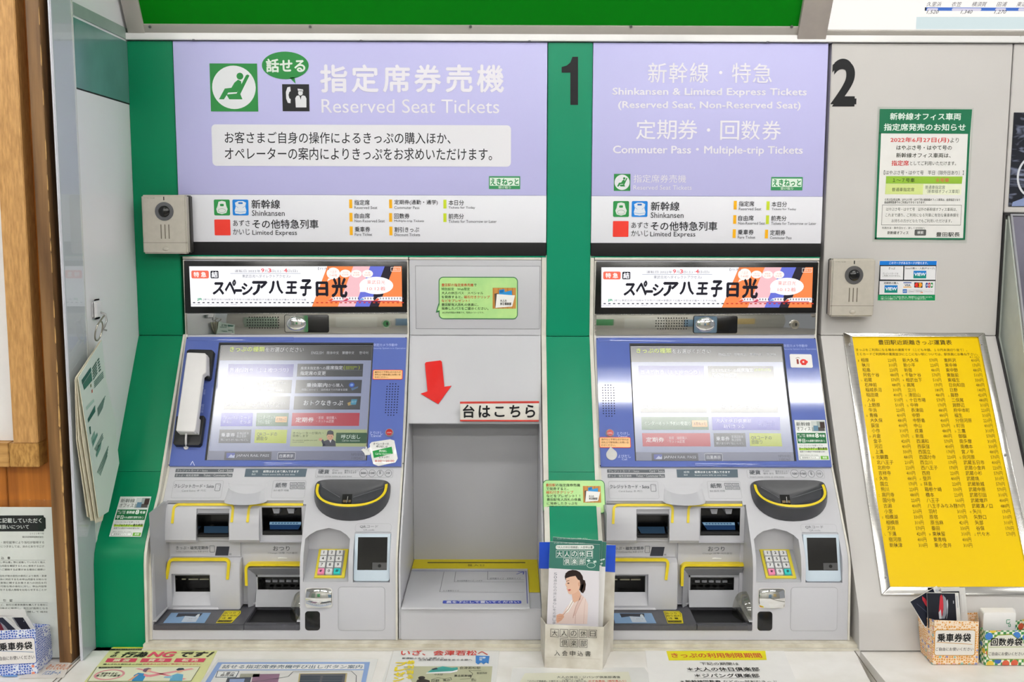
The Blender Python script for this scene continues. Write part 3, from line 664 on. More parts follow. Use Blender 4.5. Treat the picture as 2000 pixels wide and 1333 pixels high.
    gx0, gx1 = YX(503, 1140, -.18)[0], YX(590, 1140, -.18)[0]; gz1 = YX(540, 1128, -.18)[2]; gz0 = YX(540, 1153, -.18)[2]
    k3 = B(); k3.box(tx0, tx1, -.3, -.15, tz0, tz1, M['console'])
    k4 = B(); k4.box(gx0, gx1-.001, -.3, -.145, gz0, gz1, M['console'])
    cut(h, *[k.obj('c', smooth=False) for k in (k1, k2, k3, k4)]); adopt(h, root)
    s1 = recess('card_slot', root, cx0+.0017, cx1-.0017, cz0+.0002, cz1-.0002, -.196, -.153, M['black'])
    b = B(); m_ = ink('#3a5670', .42)                                   # lit card picture inside
    fr = slope((-.160, cz0+.013), (-.192, cz0+.002)); b.prism(fr, [(cx0+.012, .001), (cx1-.006, .001), (cx1-.005, .026), (cx0+.006, .026)], 0, .001, m_); b.obj('guide_picture', s1)
    b = B(); b.extr([(-.199, cz0-.001), (-.199, cz0+.0045), (-.195, cz0+.0055), (-.186, cz0+.004), (-.186, cz0-.001)], cx0+.002, cx1-.002, M['matblack'], .001); b.obj('slot_lip', s1)
    s2 = recess('bill_slot', root, bx0+.0003, bx1-.0023, bz0+.0002, bz1-.0002, -.191, -.143, M['black'])
    fr = slope((-.150, bz0+.022), (-.187, bz0+.010))
    b = B(); b.prism(fr, [(bx0+.014, .0), (bx1-.010, .0), (bx1-.006, .024), (bx0+.008, .024)], 0, .001, ink('#2c5080', .42)); b.obj('guide_picture', s2)
    P = Print(fr, .0013, emit=.7); uA, uB = bx0+.010, bx1-.008
    P.add([(uA, .014), (uB, .014), (uB+.001, .023), (uA-.001, .023)], [range(4)], '#8fb4cf', 0)
    for k in range(9): P.add([(uA+.004+k*(uB-uA-.008)/9, .0165), (uA+.004+(k+.7)*(uB-uA-.008)/9, .0165), (uA+.004+(k+.7)*(uB-uA-.008)/9, .0205), (uA+.004+k*(uB-uA-.008)/9, .0205)], [range(4)], '#41688c', 1)
    P.done('lettering', s2)
    b = B(); b.box(bx0+.001, bx1-.003, -.193, -.186, bz0+.002, bz0+.008, M['matblack'], .001)
    for k in range(2):
        xx = bx0+.018+k*.028; b.prism(Frame((0, 0, 0), (0, 0, 1)), [(xx, bz1-.0005), (xx+.016, bz1-.0005), (xx+.014, bz1-.013), (xx+.004, bz1-.013)], .15, .186, M['slotgrey'])
    b.obj('slot_guide', s2)
    # label faces under them
    FN = YF(-.1815); P = Print(FN, .0002, 270, 1060, 6.6667)
    b = B(); zc = z_b-.002; zd = YX(400, 1094, -.2)[2]
    xm = YX(473, 1080, -.185)[0]
    b.extr([(-.177, zc), (-.1812, zc), (-.1812, zd), (-.177, zd)], xa, xm-.004, M['console'], .0008); b.obj('label_plate', root)
    b = B(); b.extr([(-.177, zc), (-.1812, zc), (-.1812, YX(540, 1103, -.18)[2]), (-.177, YX(540, 1103, -.18)[2])], xm+.001, xb, M['console'], .0008); b.obj('label_plate', root)
    P.t('きっぷ・磁気定期券', 492, 48, 916, 94, K, .008); P.t('Ticket・Commuter Pass 车票 승차권', 488, 106, 908, 130, '#86898e'); P.rr(930, 42, 995, 130, 8, K, 1, line=5)
    P.q([(1022, 54), (1188, 54), (1172, 172), (1000, 172)], '#3a3c45', 1); P.t('枚', 1184, 142, 1216, 168, K)
    P.t('おつり', 1755, 48, 1972, 110, K, .006); P.t('Change 找零 거스름돈', 1688, 126, 2075, 154, '#8a8d92'); P.q([(1815, 198), (1850, 192), (1940, 200), (1935, 210), (1860, 208), (1820, 211)], '#eceef0', 1)
    P.done('lettering', root)
    # yellow trims
    b = B(); FVb = YF(-.2035)
    def trim(fr, px, w_, n0, n1): b.ribbon(fr, roundpath([fr.uv(x, y, n1) for x, y in px], .010), w_, n0, n1, M['yellow'])
    fa = slope((-.190, z_t-.004), (-.203, (z_t+z_b)/2-.01))
    trim(fa, [(336, 1023), (340, 986), (456, 986), (452, 1021)], .0048, -.002, .0022); b.obj('yellow_trim', root)
    b = B(); trim(fa, [(483, 1021), (487, 986), (592, 986)], .0048, -.002, .0022); b.obj('yellow_trim', root)
    # lower left: ticket slot block
    b = B(); FW_ = YF(-.2); x1 = YX(470, 1150, -.2)[0]; ztop = YX(400, 1095, -.2)[2]; zr = .8505
    b.extr([(-.177, ztop), (-.187, ztop), (-.196, ztop-.006), (-.202, ztop-.03), (-.204, zr+.01), (-.203, zr), (-.177, zr)], xa+.0004, x1, M['console'], .004); r2 = b.obj('slot_relief')
    k1 = B(); k1.extr([(-.190, tz1+.004), (-.3, tz1+.03), (-.3, zr-.01), (-.215, zr-.01), (-.190, tz0)], tx0-.003, tx1+.004, M['console'])
    k2 = B(); k2.box(tx0, tx1, -.3, -.1, tz0, tz1, M['console'])
    k3 = B(); fv = [Vector((tx1+.004, -.190, tz1+.002)), Vector((tx1+.004, -.190, tz0-.001)), Vector((tx1+.022, -.22, zr+.002)), Vector((tx1+.022, -.22, tz1+.016))]
    cut(r2, *[k.obj('c', smooth=False) for k in (k1, k2)]); k3.bm.free(); adopt(r2, root)
    b = B(); v_ = [(tx0-.002, -.1905, tz0), (tx1+.003, -.1905, tz0), (tx1+.020, -.2052, zr+.0005), (tx0-.002, -.2052, zr+.0005)]
    bk = [(x, -.178, z) for x, y, z in v_]
    for q in (v_, bk[::-1], (v_[0], bk[0], bk[1], v_[1]), (v_[2], v_[1], bk[1], bk[2]), (v_[3], v_[2], bk[2], bk[3]), (v_[0], v_[3], bk[3], bk[0])): b.face([Vector(p) for p in q], M['console'])
    b.obj('ramp', root)
    s3 = recess('ticket_slot', root, tx0+.0003, tx1-.0003, tz0+.0002, tz1-.0002, -.191, -.153, M['black'])
    for a_, c_ in ((.10, .22), (.30, .58), (.62, .90)):
        b = B(); b.box(tx0+(tx1-tx0)*a_, tx0+(tx1-tx0)*c_, -.172, -.169, tz0+.017, tz0+.0195, mat('slot_brass', '#a9a48c', .4, metal=.3)); b.obj('guide_bar', s3)
    b = B(); fl = YF(-.2025); trim(fl, [(325, 1132), (330, 1094), (447, 1094), (444, 1133)], .0052, -.004, .002); b.obj('yellow_trim', root)
    # lower right: change slot frame
    ox0 = YX(484, 1140, -.19)[0]; oz1 = YX(540, 1110, -.19)[2]
    b = B(); mi = b.mi(M['slotgrey']); mc = b.mi(M['console']); yo, yi = -.1925, -.1785
    A_ = [(ox0, yo, zr), (ox0, yo, oz1), (xb, yo, oz1)]; I_ = [(gx0-.003, yi, zr), (gx0-.003, yi, gz1+.004), (xb, yi, gz1+.004)]
    for k in range(2):
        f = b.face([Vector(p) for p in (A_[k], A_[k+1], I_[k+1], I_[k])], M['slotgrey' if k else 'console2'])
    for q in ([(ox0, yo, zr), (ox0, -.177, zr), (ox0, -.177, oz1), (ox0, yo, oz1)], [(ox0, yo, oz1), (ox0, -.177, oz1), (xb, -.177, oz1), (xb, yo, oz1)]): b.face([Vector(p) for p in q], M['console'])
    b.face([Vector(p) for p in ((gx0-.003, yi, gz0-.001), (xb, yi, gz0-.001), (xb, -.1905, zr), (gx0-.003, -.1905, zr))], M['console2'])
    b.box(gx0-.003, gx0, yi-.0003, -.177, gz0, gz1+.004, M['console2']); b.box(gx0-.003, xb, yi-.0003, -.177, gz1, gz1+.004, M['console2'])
    b.obj('slot_frame', root)
    s4 = recess('change_slot', root, gx0+.0003, gx1-.0013, gz0+.0002, gz1-.0002, -.1785, -.148, M['black'])
    for k in range(5):
        b = B(); xx = gx0+.012+k*.0135; b.box(xx, xx+.0095, -.165, -.161, gz0+.010, gz0+.0145, M['slotgrey']); b.obj('guide_bar', s4)
    b = B(); fl = YF(-.1925); uv0 = [fl.uv(*p, .0015) for p in ((481, 1145), (486, 1105), (592, 1105))]; uv0[0] = (ox0-.002, uv0[0][1]); uv0[1] = (ox0-.002, uv0[1][1]+.001)
    uv0[2] = (xb, uv0[1][1]); b.ribbon(fl, roundpath(uv0, .010), .0052, -.014, .0015, M['yellow']); b.obj('yellow_trim', root)
    # charcoal tray with sunken coin dish
    b = B(); zt = .85; yb = -.1785; yf = -.2755
    dx0, dx1 = FTY.uv(488, 1204)[0], FTY.uv(584, 1204)[0]; dy1 = FTY.uv(520, 1183)[1]-.2; dy0 = FTY.uv(520, 1216)[1]-.2
    b.box(XC0+.001, dx0, yf, yb, .8385, zt, M['tray'], .0015); b.box(dx1, XC1-.0005, yf, yb, .8385, zt, M['tray'], .001)
    b.box(dx0-.002, dx1+.002, yf, dy0, .8385, zt, M['tray'], .0015); b.box(dx0-.002, dx1+.002, dy1, yb, .8385, zt, M['tray'], .001)
    b.box(dx0-.002, dx1+.002, dy0-.002, dy1+.002, .8387, .8412, M['matblack']); tr_ = b.obj('coin_tray', root)
    P = Print(FTY, .0004, 270, 1060, 6.6667); P.q([(430, 918), (948, 918), (862, 1052), (322, 1052)], '#7f9fc4'); P.q([(522, 924), (842, 924), (800, 968), (620, 960), (490, 975)], '#34363f', 1)
    P.q([(610, 960), (790, 975), (748, 1040), (560, 1040)], '#c6cfdd', 2); P.q([(745, 965), (775, 940), (802, 934), (800, 955), (772, 990)], '#d6dde6', 3); P.t('ICカード', 660, 988, 750, 1004, '#6a7488', l=3); P.t('こちらから', 620, 1018, 700, 1030, '#8f98a8', l=3)
    P.q([(1130, 892), (1335, 892), (1335, 925), (1215, 1052), (1010, 1052)], '#d8c81e', 1); P.q([(1135, 900), (1322, 900), (1322, 922), (1204, 1042), (1024, 1042)], '#2b2a18', 2); P.q([(1139, 904), (1316, 904), (1316, 920), (1238, 1015), (1052, 1015)], '#d8c81e', 3)
    P.t('おつり', 1128, 912, 1268, 936, '#3a361c', .012, 4); P.t('取り忘れ', 1100, 946, 1285, 968, '#3a361c', .012, 4); P.t('注 意', 1085, 978, 1220, 1002, '#3a361c', .02, 4); P.t('Do not forget your change', 1040, 1020, 1215, 1036, '#c9bb2a', l=4)
    P.done('sticker_print', tr_)
    # clear scoop at the right of the dish
    b = B(); mi = b.mi(M['smoke']); cxx, cyy, NA, NE = XC1-.0008, -.222, 14, 8; vv = []
    for k in range(NA+1):
        a = -.55+k/NA*(math.pi/2+.55); vv.append([b.bm.verts.new(Vector((cxx-.027*max(0, math.sin(a+.0)) if a > 0 else cxx, cyy-.043*math.cos(a), zt+.0005)) if False else Vector((cxx-.0265*math.sin(k/NA*math.pi/2)*math.cos(e_*math.pi/2/NE)**.6, cyy-.044*math.cos(k/NA*math.pi/2)*math.cos(e_*math.pi/2/NE)**.6, zt+.0005+.044*math.sin(e_*math.pi/2/NE)))) for e_ in range(NE+1)])
    for r0, r1 in zip(vv, vv[1:]):
        for k in range(NE): b.bm.faces.new((r0[k], r0[k+1], r1[k+1], r1[k])).material_index = mi
    bmesh.ops.remove_doubles(b.bm, verts=b.bm.verts, dist=1e-5)
    b.obj('clear_scoop', root)
    # --- coin bowl
    cu, cv = (FL.uv(615, 955)[0]+FL.uv(763, 955)[0])/2, 0
    def dshape(a, vt_, vb_, n_fn, k=40, pw=2.25):
        out = []; h = vt_-vb_; vc = vt_-.30*h
        for i in range(k):
            t_ = 2*math.pi*i/k; c_, s_ = math.cos(t_), math.sin(t_)
            if s_ >= 0: u = a*math.copysign(abs(c_)**(2/5.), c_); v = vc+(vt_-vc)*abs(s_)**(2/5.)
            else: u = a*math.copysign(abs(c_)**(2/pw), c_); v = vc-(vc-vb_)*abs(s_)**(2/pw)
            out.append((cu+u, v, n_fn((v-vb_)/h)))
        return out
    A = (FL.uv(763, 955)[0]-FL.uv(615, 955)[0])/2; vT = FL.uv(690, 938.5)[1]; vB = FL.uv(690, 1018)[1]
    vR = FL.uv(690, 989, .03)[1]
    base = dshape(A, vT, vB, lambda t: -.001); mid = dshape(A*1.0, vT, vB, lambda t: .003)
    rim = dshape(A-.003, vT-.001, vR-.004, lambda t: .006+.024*(1-t)); rim2 = dshape(A-.0095, vT-.004, vR+.003, lambda t: .005+.025*(1-t))
    inn = dshape(A-.013, vT-.009, vR+.007, lambda t: .003+.019*(1-t)); slot = []
    us, vs_ = FL.uv(667, 968), FL.uv(683, 985)
    for i in range(40):
        t_ = 2*math.pi*i/40; c_, s_ = math.cos(t_), math.sin(t_)
        slot.append((cu-.009+.0095*math.copysign(min(1, abs(c_)*1.4), c_), FL.uv(676, 976)[1]+.0105*math.copysign(min(1, abs(s_)*1.4), s_), .001))
    b = B(); rings = [[b.bm.verts.new(FL.pt(u, v, n)) for u, v, n in q] for q in (base, mid, rim, rim2, inn, slot)]
    mb = b.mi(M['bowl'])
    for r0, r1 in zip(rings, rings[1:]):
        for i in range(40): b.bm.faces.new((r0[i], r0[(i+1) % 40], r1[(i+1) % 40], r1[i])).material_index = mb
    b.bm.faces.new(rings[-1]).material_index = b.mi(M['hole'])
    bowl = b.obj('coin_bowl', root)
    b = B(); k0 = [i for i in range(40) if rim2[i][1] < vT-.008 or True]
    i0, i1 = 19, 41                                                    # lower arc
    pts_o = [(rim[i % 40][0]*.35+rim2[i % 40][0]*.65, rim[i % 40][1]*.35+rim2[i % 40][1]*.65, rim[i % 40][2]*.5+rim2[i % 40][2]*.5+.0008) for i in range(i0, i1+1)]
    pts = [FL.pt(*p) for p in pts_o]; pts = [Vector(p) for p in pts]
    mi = b.mi(M['yellow']); L_ = []; 
    for i, p in enumerate(pts_o):
        c_ = Vector((cu-p[0], (vT+vR)/2-p[1])); c_ = c_.normalized()*.0026
        L_.append((b.bm.verts.new(FL.pt(p[0]-c_.x, p[1]-c_.y, p[2])), b.bm.verts.new(FL.pt(p[0]+c_.x, p[1]+c_.y, p[2]+.0003))))
    for q0, q1 in zip(L_, L_[1:]): b.bm.faces.new((q0[0], q0[1], q1[1], q1[0])).material_index = mi
    b.obj('yellow_rim', bowl)
    b = B(); mi = b.mi(M['matblack'])
    sc = FL.uv(676, 976)[1]; cu -= .0055
    b.prism(FL, [(cu-.0105, sc-.008), (cu-.0035, sc-.008), (cu-.0035, sc-.003), (cu-.0105, sc-.003)], .0012, .004, mat('slot_bronze', '#6a5a40', .4, metal=.5))
    b.prism(FL, [(cu+.0, sc-.008), (cu+.0045, sc-.008), (cu+.0045, sc-.003), (cu, sc-.003)], .0012, .004, mat('slot_bronze', '#6a5a40', .4, metal=.5)); b.obj('slot_lip', bowl)
    b = B(); b.prism(FL, [(cu-.0030, sc-.009), (cu-.0018, sc-.009), (cu-.0010, sc+.004), (cu-.0022, sc+.004)], .003, .0055, M['chrome']); b.obj('divider', bowl); cu += .0055
    rl = mat('bowl_ridge', '#6c6d72', .35)
    for (xa_, ya_, na), (xb_, yb_, nb) in (((629, 951, .021), (664, 972, .006)), ((749, 953, .021), (690, 972, .006))):
        b = B(); b.tube([FL.at(xa_, ya_, na-.004), FL.at((xa_+xb_)/2, (ya_+yb_)/2, (na+nb)/2+.0), FL.at(xb_, yb_, nb)], .0006, rl, 6); b.obj('ridge', bowl)
    # --- keypad in its niche
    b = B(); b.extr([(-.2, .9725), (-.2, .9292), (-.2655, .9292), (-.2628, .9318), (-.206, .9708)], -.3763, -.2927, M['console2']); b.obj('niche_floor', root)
    o = [FK.uv(x, y, .003) for x, y in ((625, 1073.4), (680, 1073.4), (672, 1125), (614, 1125))]
    u0, u1 = (o[0][0]+o[3][0])/2, (o[1][0]+o[2][0])/2; v1, v0 = o[0][1], o[3][1]
    b = B(); b.prism(FK, [(u0-.001, v0-.004), (u1+.001, v0-.004), (u1+.001, v1+.001), (u0-.001, v1+.001)], .0002, .003, M['keyyellow'], .0006); kp = b.obj('keypad', root)
    kw = (u1-u0-.010)/3; kh = (v1-v0-.004)/4
    P = Print(FK, .0085); names = '123456789*0#'; kmesh = {}
    b = B(); b.prism(FK, [(u0+.004, v0+.0005), (u1-.005, v0+.0005), (u1-.005, v1-.003), (u0+.004, v1-.003)], .003, .0036, M['slotgrey']); b.obj('key_bed', kp)
    for i, ch in enumerate(names):
        r, c = divmod(i, 3); a = u0+.0045+c*(kw+.0002); d_ = v1-.0035-(r+1)*kh+.0006
        m_ = mat('key_pink', '#f08cb4', .35) if ch == '*' else mat('key_turquoise', '#2fc7c4', .35) if ch == '#' else M['key']
        key = '*' if ch == '*' else '#' if ch == '#' else 'k'
        if key not in kmesh:
            b = B(); fr = Frame((0, 0, 0), FK.V); b.prism(fr, rrect(0, 0, kw-.0026, kh-.0022, .001, 2), 0, .0048, m_, .0007, 1); ko = b.obj('key'); kmesh[key] = ko.data; bpy.data.objects.remove(ko)
        ko = bpy.data.objects.new('key', kmesh[key]); COL.objects.link(ko); ko.parent = kp; ko.location = FK.pt(a, d_, .0034)-Vector(root['_p']); ko['_p'] = kp['_p']
        vs, fs = textmesh(ch, .02, 3); bx = [p[0] for p in vs]; by = [p[1] for p in vs]; hh = .0062 if ch != '*' else .006; sc_ = hh/(max(by)-min(by)); cxx = a+(kw-.0026)/2; cyy = d_+(kh-.0022)/2
        P.add([(cxx+(x-(max(bx)+min(bx))/2)*sc_, cyy+(y-(max(by)+min(by))/2)*sc_) for x, y in vs], fs, '#26272b', 0)
    P.done('lettering', kp)
    P = Print(FK, .0006, 540, 1060, 6.346); P.q([(470, 425), (828, 425), (812, 456), (438, 456)], '#b4b3a0'); P.t('訂正/Cancel', 505, 426, 570, 440, '#55534a'); P.t('確認/Enter', 705, 426, 768, 440, '#55534a'); P.done('lettering', root)
    # --- code reader
    b = B(); ul, ur, vt_, vb_ = -.2838, -.2166, FQ.uv(728, 1043.5)[1], FQ.uv(728, 1136)[1]
    b.prism(FQ, rrect(ul, vb_, ur, vt_, .005, 5, (0, 0, 1, 1)), -.005, .002, M['qr'], .0008); rd = b.obj('code_reader', root)
    a0 = FQ.uv(699, 1080)[0]; a1 = FQ.uv(756.5, 1080)[0]; c1_ = FQ.uv(728, 1050)[1]; c0_ = FQ.uv(728, 1114)[1]
    b = B(); b.prism(FQ, [(a0, c0_), (a1, c0_), (a1, c1_), (a0, c1_)], .002, .0026, mat('reader_glass', '#0b0b0d', .08, noise=0, coat=.5)); b.obj('reader_window', rd)
    b = B(); b.prism(FQ, [(a0+.028, c0_+.001), (a0+.055, c0_+.001), (a0+.055, c0_+.0135), (a0+.028, c0_+.0135)], .0026, .0029, mat('reader_sensor', '#3a3a3c', .3, noise=0)); b.cyl(FQ.pt(a0+.0415, c0_+.0075, .0029), FQ.N, .0032, .0004, M['hole'], 16); b.obj('lens', rd)
    # --- lower right front
    u0, v0 = FF.uv(661, 1232); u1, v1 = FF.uv(751.5, 1147.5)
    b = B(); b.prism(FF, rrect(u0, v0, u1, v1, .006), -.002, .0011, M['console'], .0003); b.obj('service_cover', root)
    P = Print(FF, .0003); P.add(rrect(u0-.0004, v0-.0004, u1+.0004, v1+.0004, .0064), [range(24)], '#7b7c80', 0); P.done('cover_gap', root)
    u0, v0 = FF.uv(596.5, 1188); u1, v1 = FF.uv(649, 1149)
    b = B(); b.prism(FF, rrect(u0, v0, u1, v1, .005), -.002, .0012, mat('mirror_rim', '#d9d6d2', .3), .0003); cm = b.obj('convex_mirror', root)
    b = B(); b.prism(FF, rrect(u0+.001, v0+.001, u1-.001, v1-.001, .0045), .001, .0014, M['chrome'])
    N = 14; g = []; ua, ub, va, vb2 = u0+.0012, u1-.0012, v0+.0012, v1-.0012
    for j in range(N+1):
        row = []
        for i in range(N+1):
            x, y = 2*i/N-1, 2*j/N-1; sx = x*math.sqrt(1-y*y*.14); sy = y*math.sqrt(1-x*x*.14)
            row.append(b.bm.verts.new(FF.pt((ua+ub)/2+sx*(ub-ua)/2, (va+vb2)/2+sy*(vb2-va)/2, .0014+.0062*(1-(x*x*.5+y*y*.5)))))
        g.append(row)
    for j in range(N):
        for i in range(N): b.bm.faces.new((g[j][i], g[j][i+1], g[j+1][i+1], g[j+1][i])).material_index = b.mi(M['chrome'])
    b.obj('mirror_glass', cm)
    u0, v0 = FF.uv(596, 1232); u1, v1 = FF.uv(625, 1194.5)
    b = B(); b.prism(FF, rrect(u0, v0, u1, v1, .006), -.002, .0007, M['black'], .0002); b.obj('sensor_window', root)
    return root, (il, ir, it, ib)
m1, (il, ir, it, ib) = machine_body()
m2 = copy_tree(m1); m2.location.x += DX; rebase(m2, tuple(m2.location))
m1['label'] = 'ticket machine with the white telephone handset, left of the green pillar with the 1'
m2['label'] = 'ticket machine without a telephone, between the green 1 and the grey 2'
def shell(parent, name):
    return [c for c in parent.children if c.name.split('.')[0] == name][0]

# ================================================================ HEADER SIGNS
LAV = mat('lavender_sign_face', '#bebcea', .4, noise=.008, scale=3, spec=.25)
WH = mat('white_sign_face', '#e6e6ee', .4, noise=.008, scale=3, spec=.25)
def seat_icon(P, x0, y0, x1, y1, col='#2b8542', bg='#e3e4e9', l=1):
    # coordinates of the big icon (1093..1341, 331..581 in the zoom) fitted to the box
    f = lambda x, y: (x0+(x-1097)*(x1-x0)/244, y0+(y-331)*(y1-y0)/249)
    P.rr(x0, y0, x1, y1, 0, col, l); c = f(1219, 455); P.c(c[0], c[1], 112*(x1-x0)/244, 113*(y1-y0)/249, bg, l+1, seg=40)
    P.q([f(*p) for p in [(1142, 517), (1172, 461), (1206, 457), (1222, 430), (1240, 415), (1256, 423), (1258, 440), (1236, 480), (1190, 482), (1168, 517)]], col, l+2)
    P.q([f(*p) for p in [(1180, 492), (1233, 487), (1281, 392), (1290, 388), (1299, 394), (1252, 490), (1263, 517), (1195, 517)]], col, l+2)
    c = f(1250, 397); P.c(c[0], c[1], 17.5*(x1-x0)/244, 18*(y1-y0)/249, col, l+3)
def train_icons(P, x, y, s):                                        # two train fronts, side s
    P.rr(x, y, x+s, y+s, s*.08, '#2b8c48', 1); P.rr(x+s*1.17, y, x+s*2.17, y+s, s*.08, '#1f7fd6', 1)
    g = lambda pts, ox: [(ox+px*s, y+py*s) for px, py in pts]
    P.q(g([(.28, .14), (.5, .08), (.72, .14), (.78, .42), (.86, .6), (.78, .84), (.5, .92), (.22, .84), (.14, .6), (.22, .42)], x), '#dfe2e0', 2); P.rr(x+.38*s, y+.27*s, x+.62*s, y+.42*s, s*.05, '#2b8c48', 3)
    P.c(x+.5*s, y+.7*s, .24*s, .14*s, '#6f8f78', 3, line=s*.02); P.c(x+.5*s, y+.7*s, .22*s, .12*s, '#dfe2e0', 3)
    ox = x+s*1.17
    P.q(g([(.15, .2), (.35, .1), (.65, .1), (.85, .2), (.8, .45), (.87, .7), (.82, .88), (.5, .92), (.18, .88), (.13, .7), (.2, .45)], ox), '#dfe4ee', 2); P.rr(ox+.36*s, y+.17*s, ox+.64*s, y+.28*s, s*.03, '#1f6fc0', 3)
    P.ln([(ox+.16*s, y+.74*s), (ox+.5*s, y+.8*s), (ox+.84*s, y+.74*s)], .03*s, '#7fa8d8', 3); P.ln([(ox+.2*s, y+.4*s), (ox+.36*s, y+.52*s)], .025*s, '#7fa8d8', 3); P.ln([(ox+.8*s, y+.4*s), (ox+.64*s, y+.52*s)], .025*s, '#7fa8d8', 3)
def badge(P, x0, y0, x1, y1):
    w_, h = x1-x0, y1-y0
    P.rr(x0, y0, x1, y1, 0, '#3a8f5c', 1); P.rr(x0+w_*.03, y0+h*.12, x1-w_*.03, y0+h*.74, 0, '#dfeee2', 2)
    P.t('えきねっと', x0+w_*.05, y0+h*.17, x1-w_*.05, y0+h*.70, '#2b8a52', .035, 3); P.t('受け取り', x0+w_*.3, y0+h*.77, x1-w_*.3, y0+h*.97, '#dfeee2', .01, 3)
def strip_text(P, items, K):
    for s_, x0, y0, x1, y1, bold in items: P.t(s_, x0, y0, x1, y1, K, bold)
def sign(label, x0, x1, yb, ym, yt):
    zt, zm, zk, zb = FY.uv(1000, 79)[1], None, None, None
    t = thing('header_sign', label, 'sign board', ((x0+x1)/2, -.003, CZ-.076))
    vt = CZ+.3478-CZ; v1 = FY.uv(*yt)[1]; v2 = FY.uv(*ym)[1]; v3 = FY.uv(*yb)[1]
    b = B(); b.prism(FY, [(x0, v1+.0003), (x1, v1+.0003), (x1, vt), (x0, vt)], -.03, .004, LAV, .0008); b.obj('header_panel', t)
    b = B(); b.prism(FY, [(x0, v2+.0002), (x1, v2+.0002), (x1, v1), (x0, v1)], -.03, .004, WH, .0003); b.obj('info_panel', t)
    b = B(); b.prism(FY, [(x0, v3), (x1, v3), (x1, v2), (x0, v2)], -.03, .0041, mat('dark_base_strip', '#202021', .55, noise=.02, spec=.15), .0005); b.obj('base_strip', t)
    return t
s1 = sign('wide lavender header sign reading 指定席券売機 above the machine with the telephone', -.6655, .0800, (700, 499), (700, 473.5), (700, 381.5))
P = Print(FY, .0045, 0, 0, 2.6667); PW = '#e8e5f0'; KT = '#26262b'
seat_icon(P, 1095, 331, 1342, 581)
P.c(1486, 341, 122, 72, '#2b8542', 1, seg=44); P.q([(1508, 405), (1540, 437), (1534, 402)], '#2b8542', 1); P.t('話せる', 1385, 306, 1590, 378, '#dfe8e0', .03)
P.rr(1471, 439, 1611, 580, 0, '#232327', 1)
P.q([(1497, 455), (1512, 452), (1514, 475), (1507, 480), (1503, 495), (1507, 512), (1514, 517), (1513, 538), (1499, 536), (1491, 515), (1489, 480)], '#e0e0e6', 2)
P.q([(1550, 462), (1578, 466), (1580, 476), (1552, 474)], '#e0e0e6', 2); P.c(1565, 484, 12, 14, '#e0e0e6', 2)
P.q([(1538, 512), (1545, 500), (1556, 497), (1565, 506), (1577, 497), (1590, 501), (1596, 514), (1596, 560), (1541, 560)], '#e0e0e6', 2); P.q([(1560, 500), (1570, 500), (1567, 520)], '#232327', 3)
P.at(0, 0, 1)
for k, ch in enumerate('指定席券売機'): P.t(ch, 625+k*61.2, 126, 625+k*61.2+53.5, 181, PW, .024)
P.t('Reserved Seat Tickets', 628, 194, 975, 221, PW)
P.rr(414, 244, 998, 325, 8, '#e4e3ea', 1); P.t('お客さまご自身の操作によるきっぷの購入ほか、', 439, 258, 880, 281, KT, .006); P.t('オペレーターの案内によりきっぷをお求めいただけます。', 439, 288.5, 961, 313, KT, .006)
badge(P, 955, 344.5, 1016, 369.5)
train_icons(P, 418, 390, 31); P.rr(419, 429, 450, 460, 1.5, '#e53c30', 1)
for a in (('新幹線', 491, 390, 547, 408, .01), ('Shinkansen', 492, 411, 556, 422, 0), ('あずさ', 455, 430, 488, 442, 0), ('かいじ', 455, 447, 488, 459, 0), ('その他特急列車', 493, 429, 622, 447, .01), ('Limited Express', 493, 450, 580, 462, 0)): P.t(*a[:5], KT, a[5])
def tickets(P, lst):
    for x, y, jp, w1, en, w2, col in lst:
        P.rr(x-10, y, x-4, y+17, 0, col, 1); P.t(jp, x, y+.5, x+w1, y+11, KT, .005); P.t(en, x, y+13, x+w2, y+18.5, '#55565c')
OR, YG = '#f0b01c', '#c4d432'
tickets(P, [(692, 390, '指定席', 30, 'Reserved Seat', 45, OR), (692.5, 416, '自由席', 30, 'Non-Reserved Seat', 59, OR), (693, 442.5, '乗車券', 30, 'Fare Ticket', 34, OR),
            (770, 390, '定期券(通勤・通学)', 85, 'Commuter Pass', 49, OR), (770, 416.5, '回数券', 30, 'Multiple-trip Tickets', 58, OR), (770.5, 443, '割引きっぷ', 48, 'Discount Tickets', 50, OR),
            (876, 390.5, '本日分', 30, 'Tickets for Today', 52, YG), (876, 417, '前売分', 30, 'Tickets for Tomorrow or Later', 94, YG)])
P.done('lettering', s1)
s2 = sign('narrower lavender header sign reading 新幹線・特急 above the machine without a telephone', .1715, .6410, (1380, 501), (1380, 475.5), (1380, 384))
P = Print(FY, .0045, 1100, 0, 3.333)
for k, ch in enumerate('新幹線'): P.t(ch, 552+k*136, 408, 552+k*136+122, 540, PW, .006)
P.c(1025, 473, 11, 11, PW, 2); P.t('特', 1098, 410, 1222, 540, PW, .006); P.t('急', 1234, 414, 1360, 540, PW, .006)
P.t('Shinkansen & Limited Express Tickets', 320, 573, 1586, 634, PW, .02); P.t('(Reserved Seat, Non-Reserved Seat)', 357, 660, 1546, 720, PW, .02)
for k, ch in enumerate('定期券'): P.t(ch, 474+k*136, 780, 474+k*136+128, 908, PW, .006)
P.c(946, 847, 11, 11, PW, 2)
for k, ch in enumerate('回数券'): P.t(ch, 1022+k*136, 786, 1022+k*136+124, 912, PW, .006)
P.t('Commuter Pass・Multiple-trip Tickets', 324, 950, 1560, 1016, PW, .02)
seat_icon(P, 330, 1133, 437, 1243); P.t('指定席券売機', 458, 1138, 800, 1190, PW); P.t('Reserved Seat Tickets', 457, 1207, 836, 1236, PW)
P.at(0, 0, 1); badge(P, 1506, 346, 1567.5, 372)
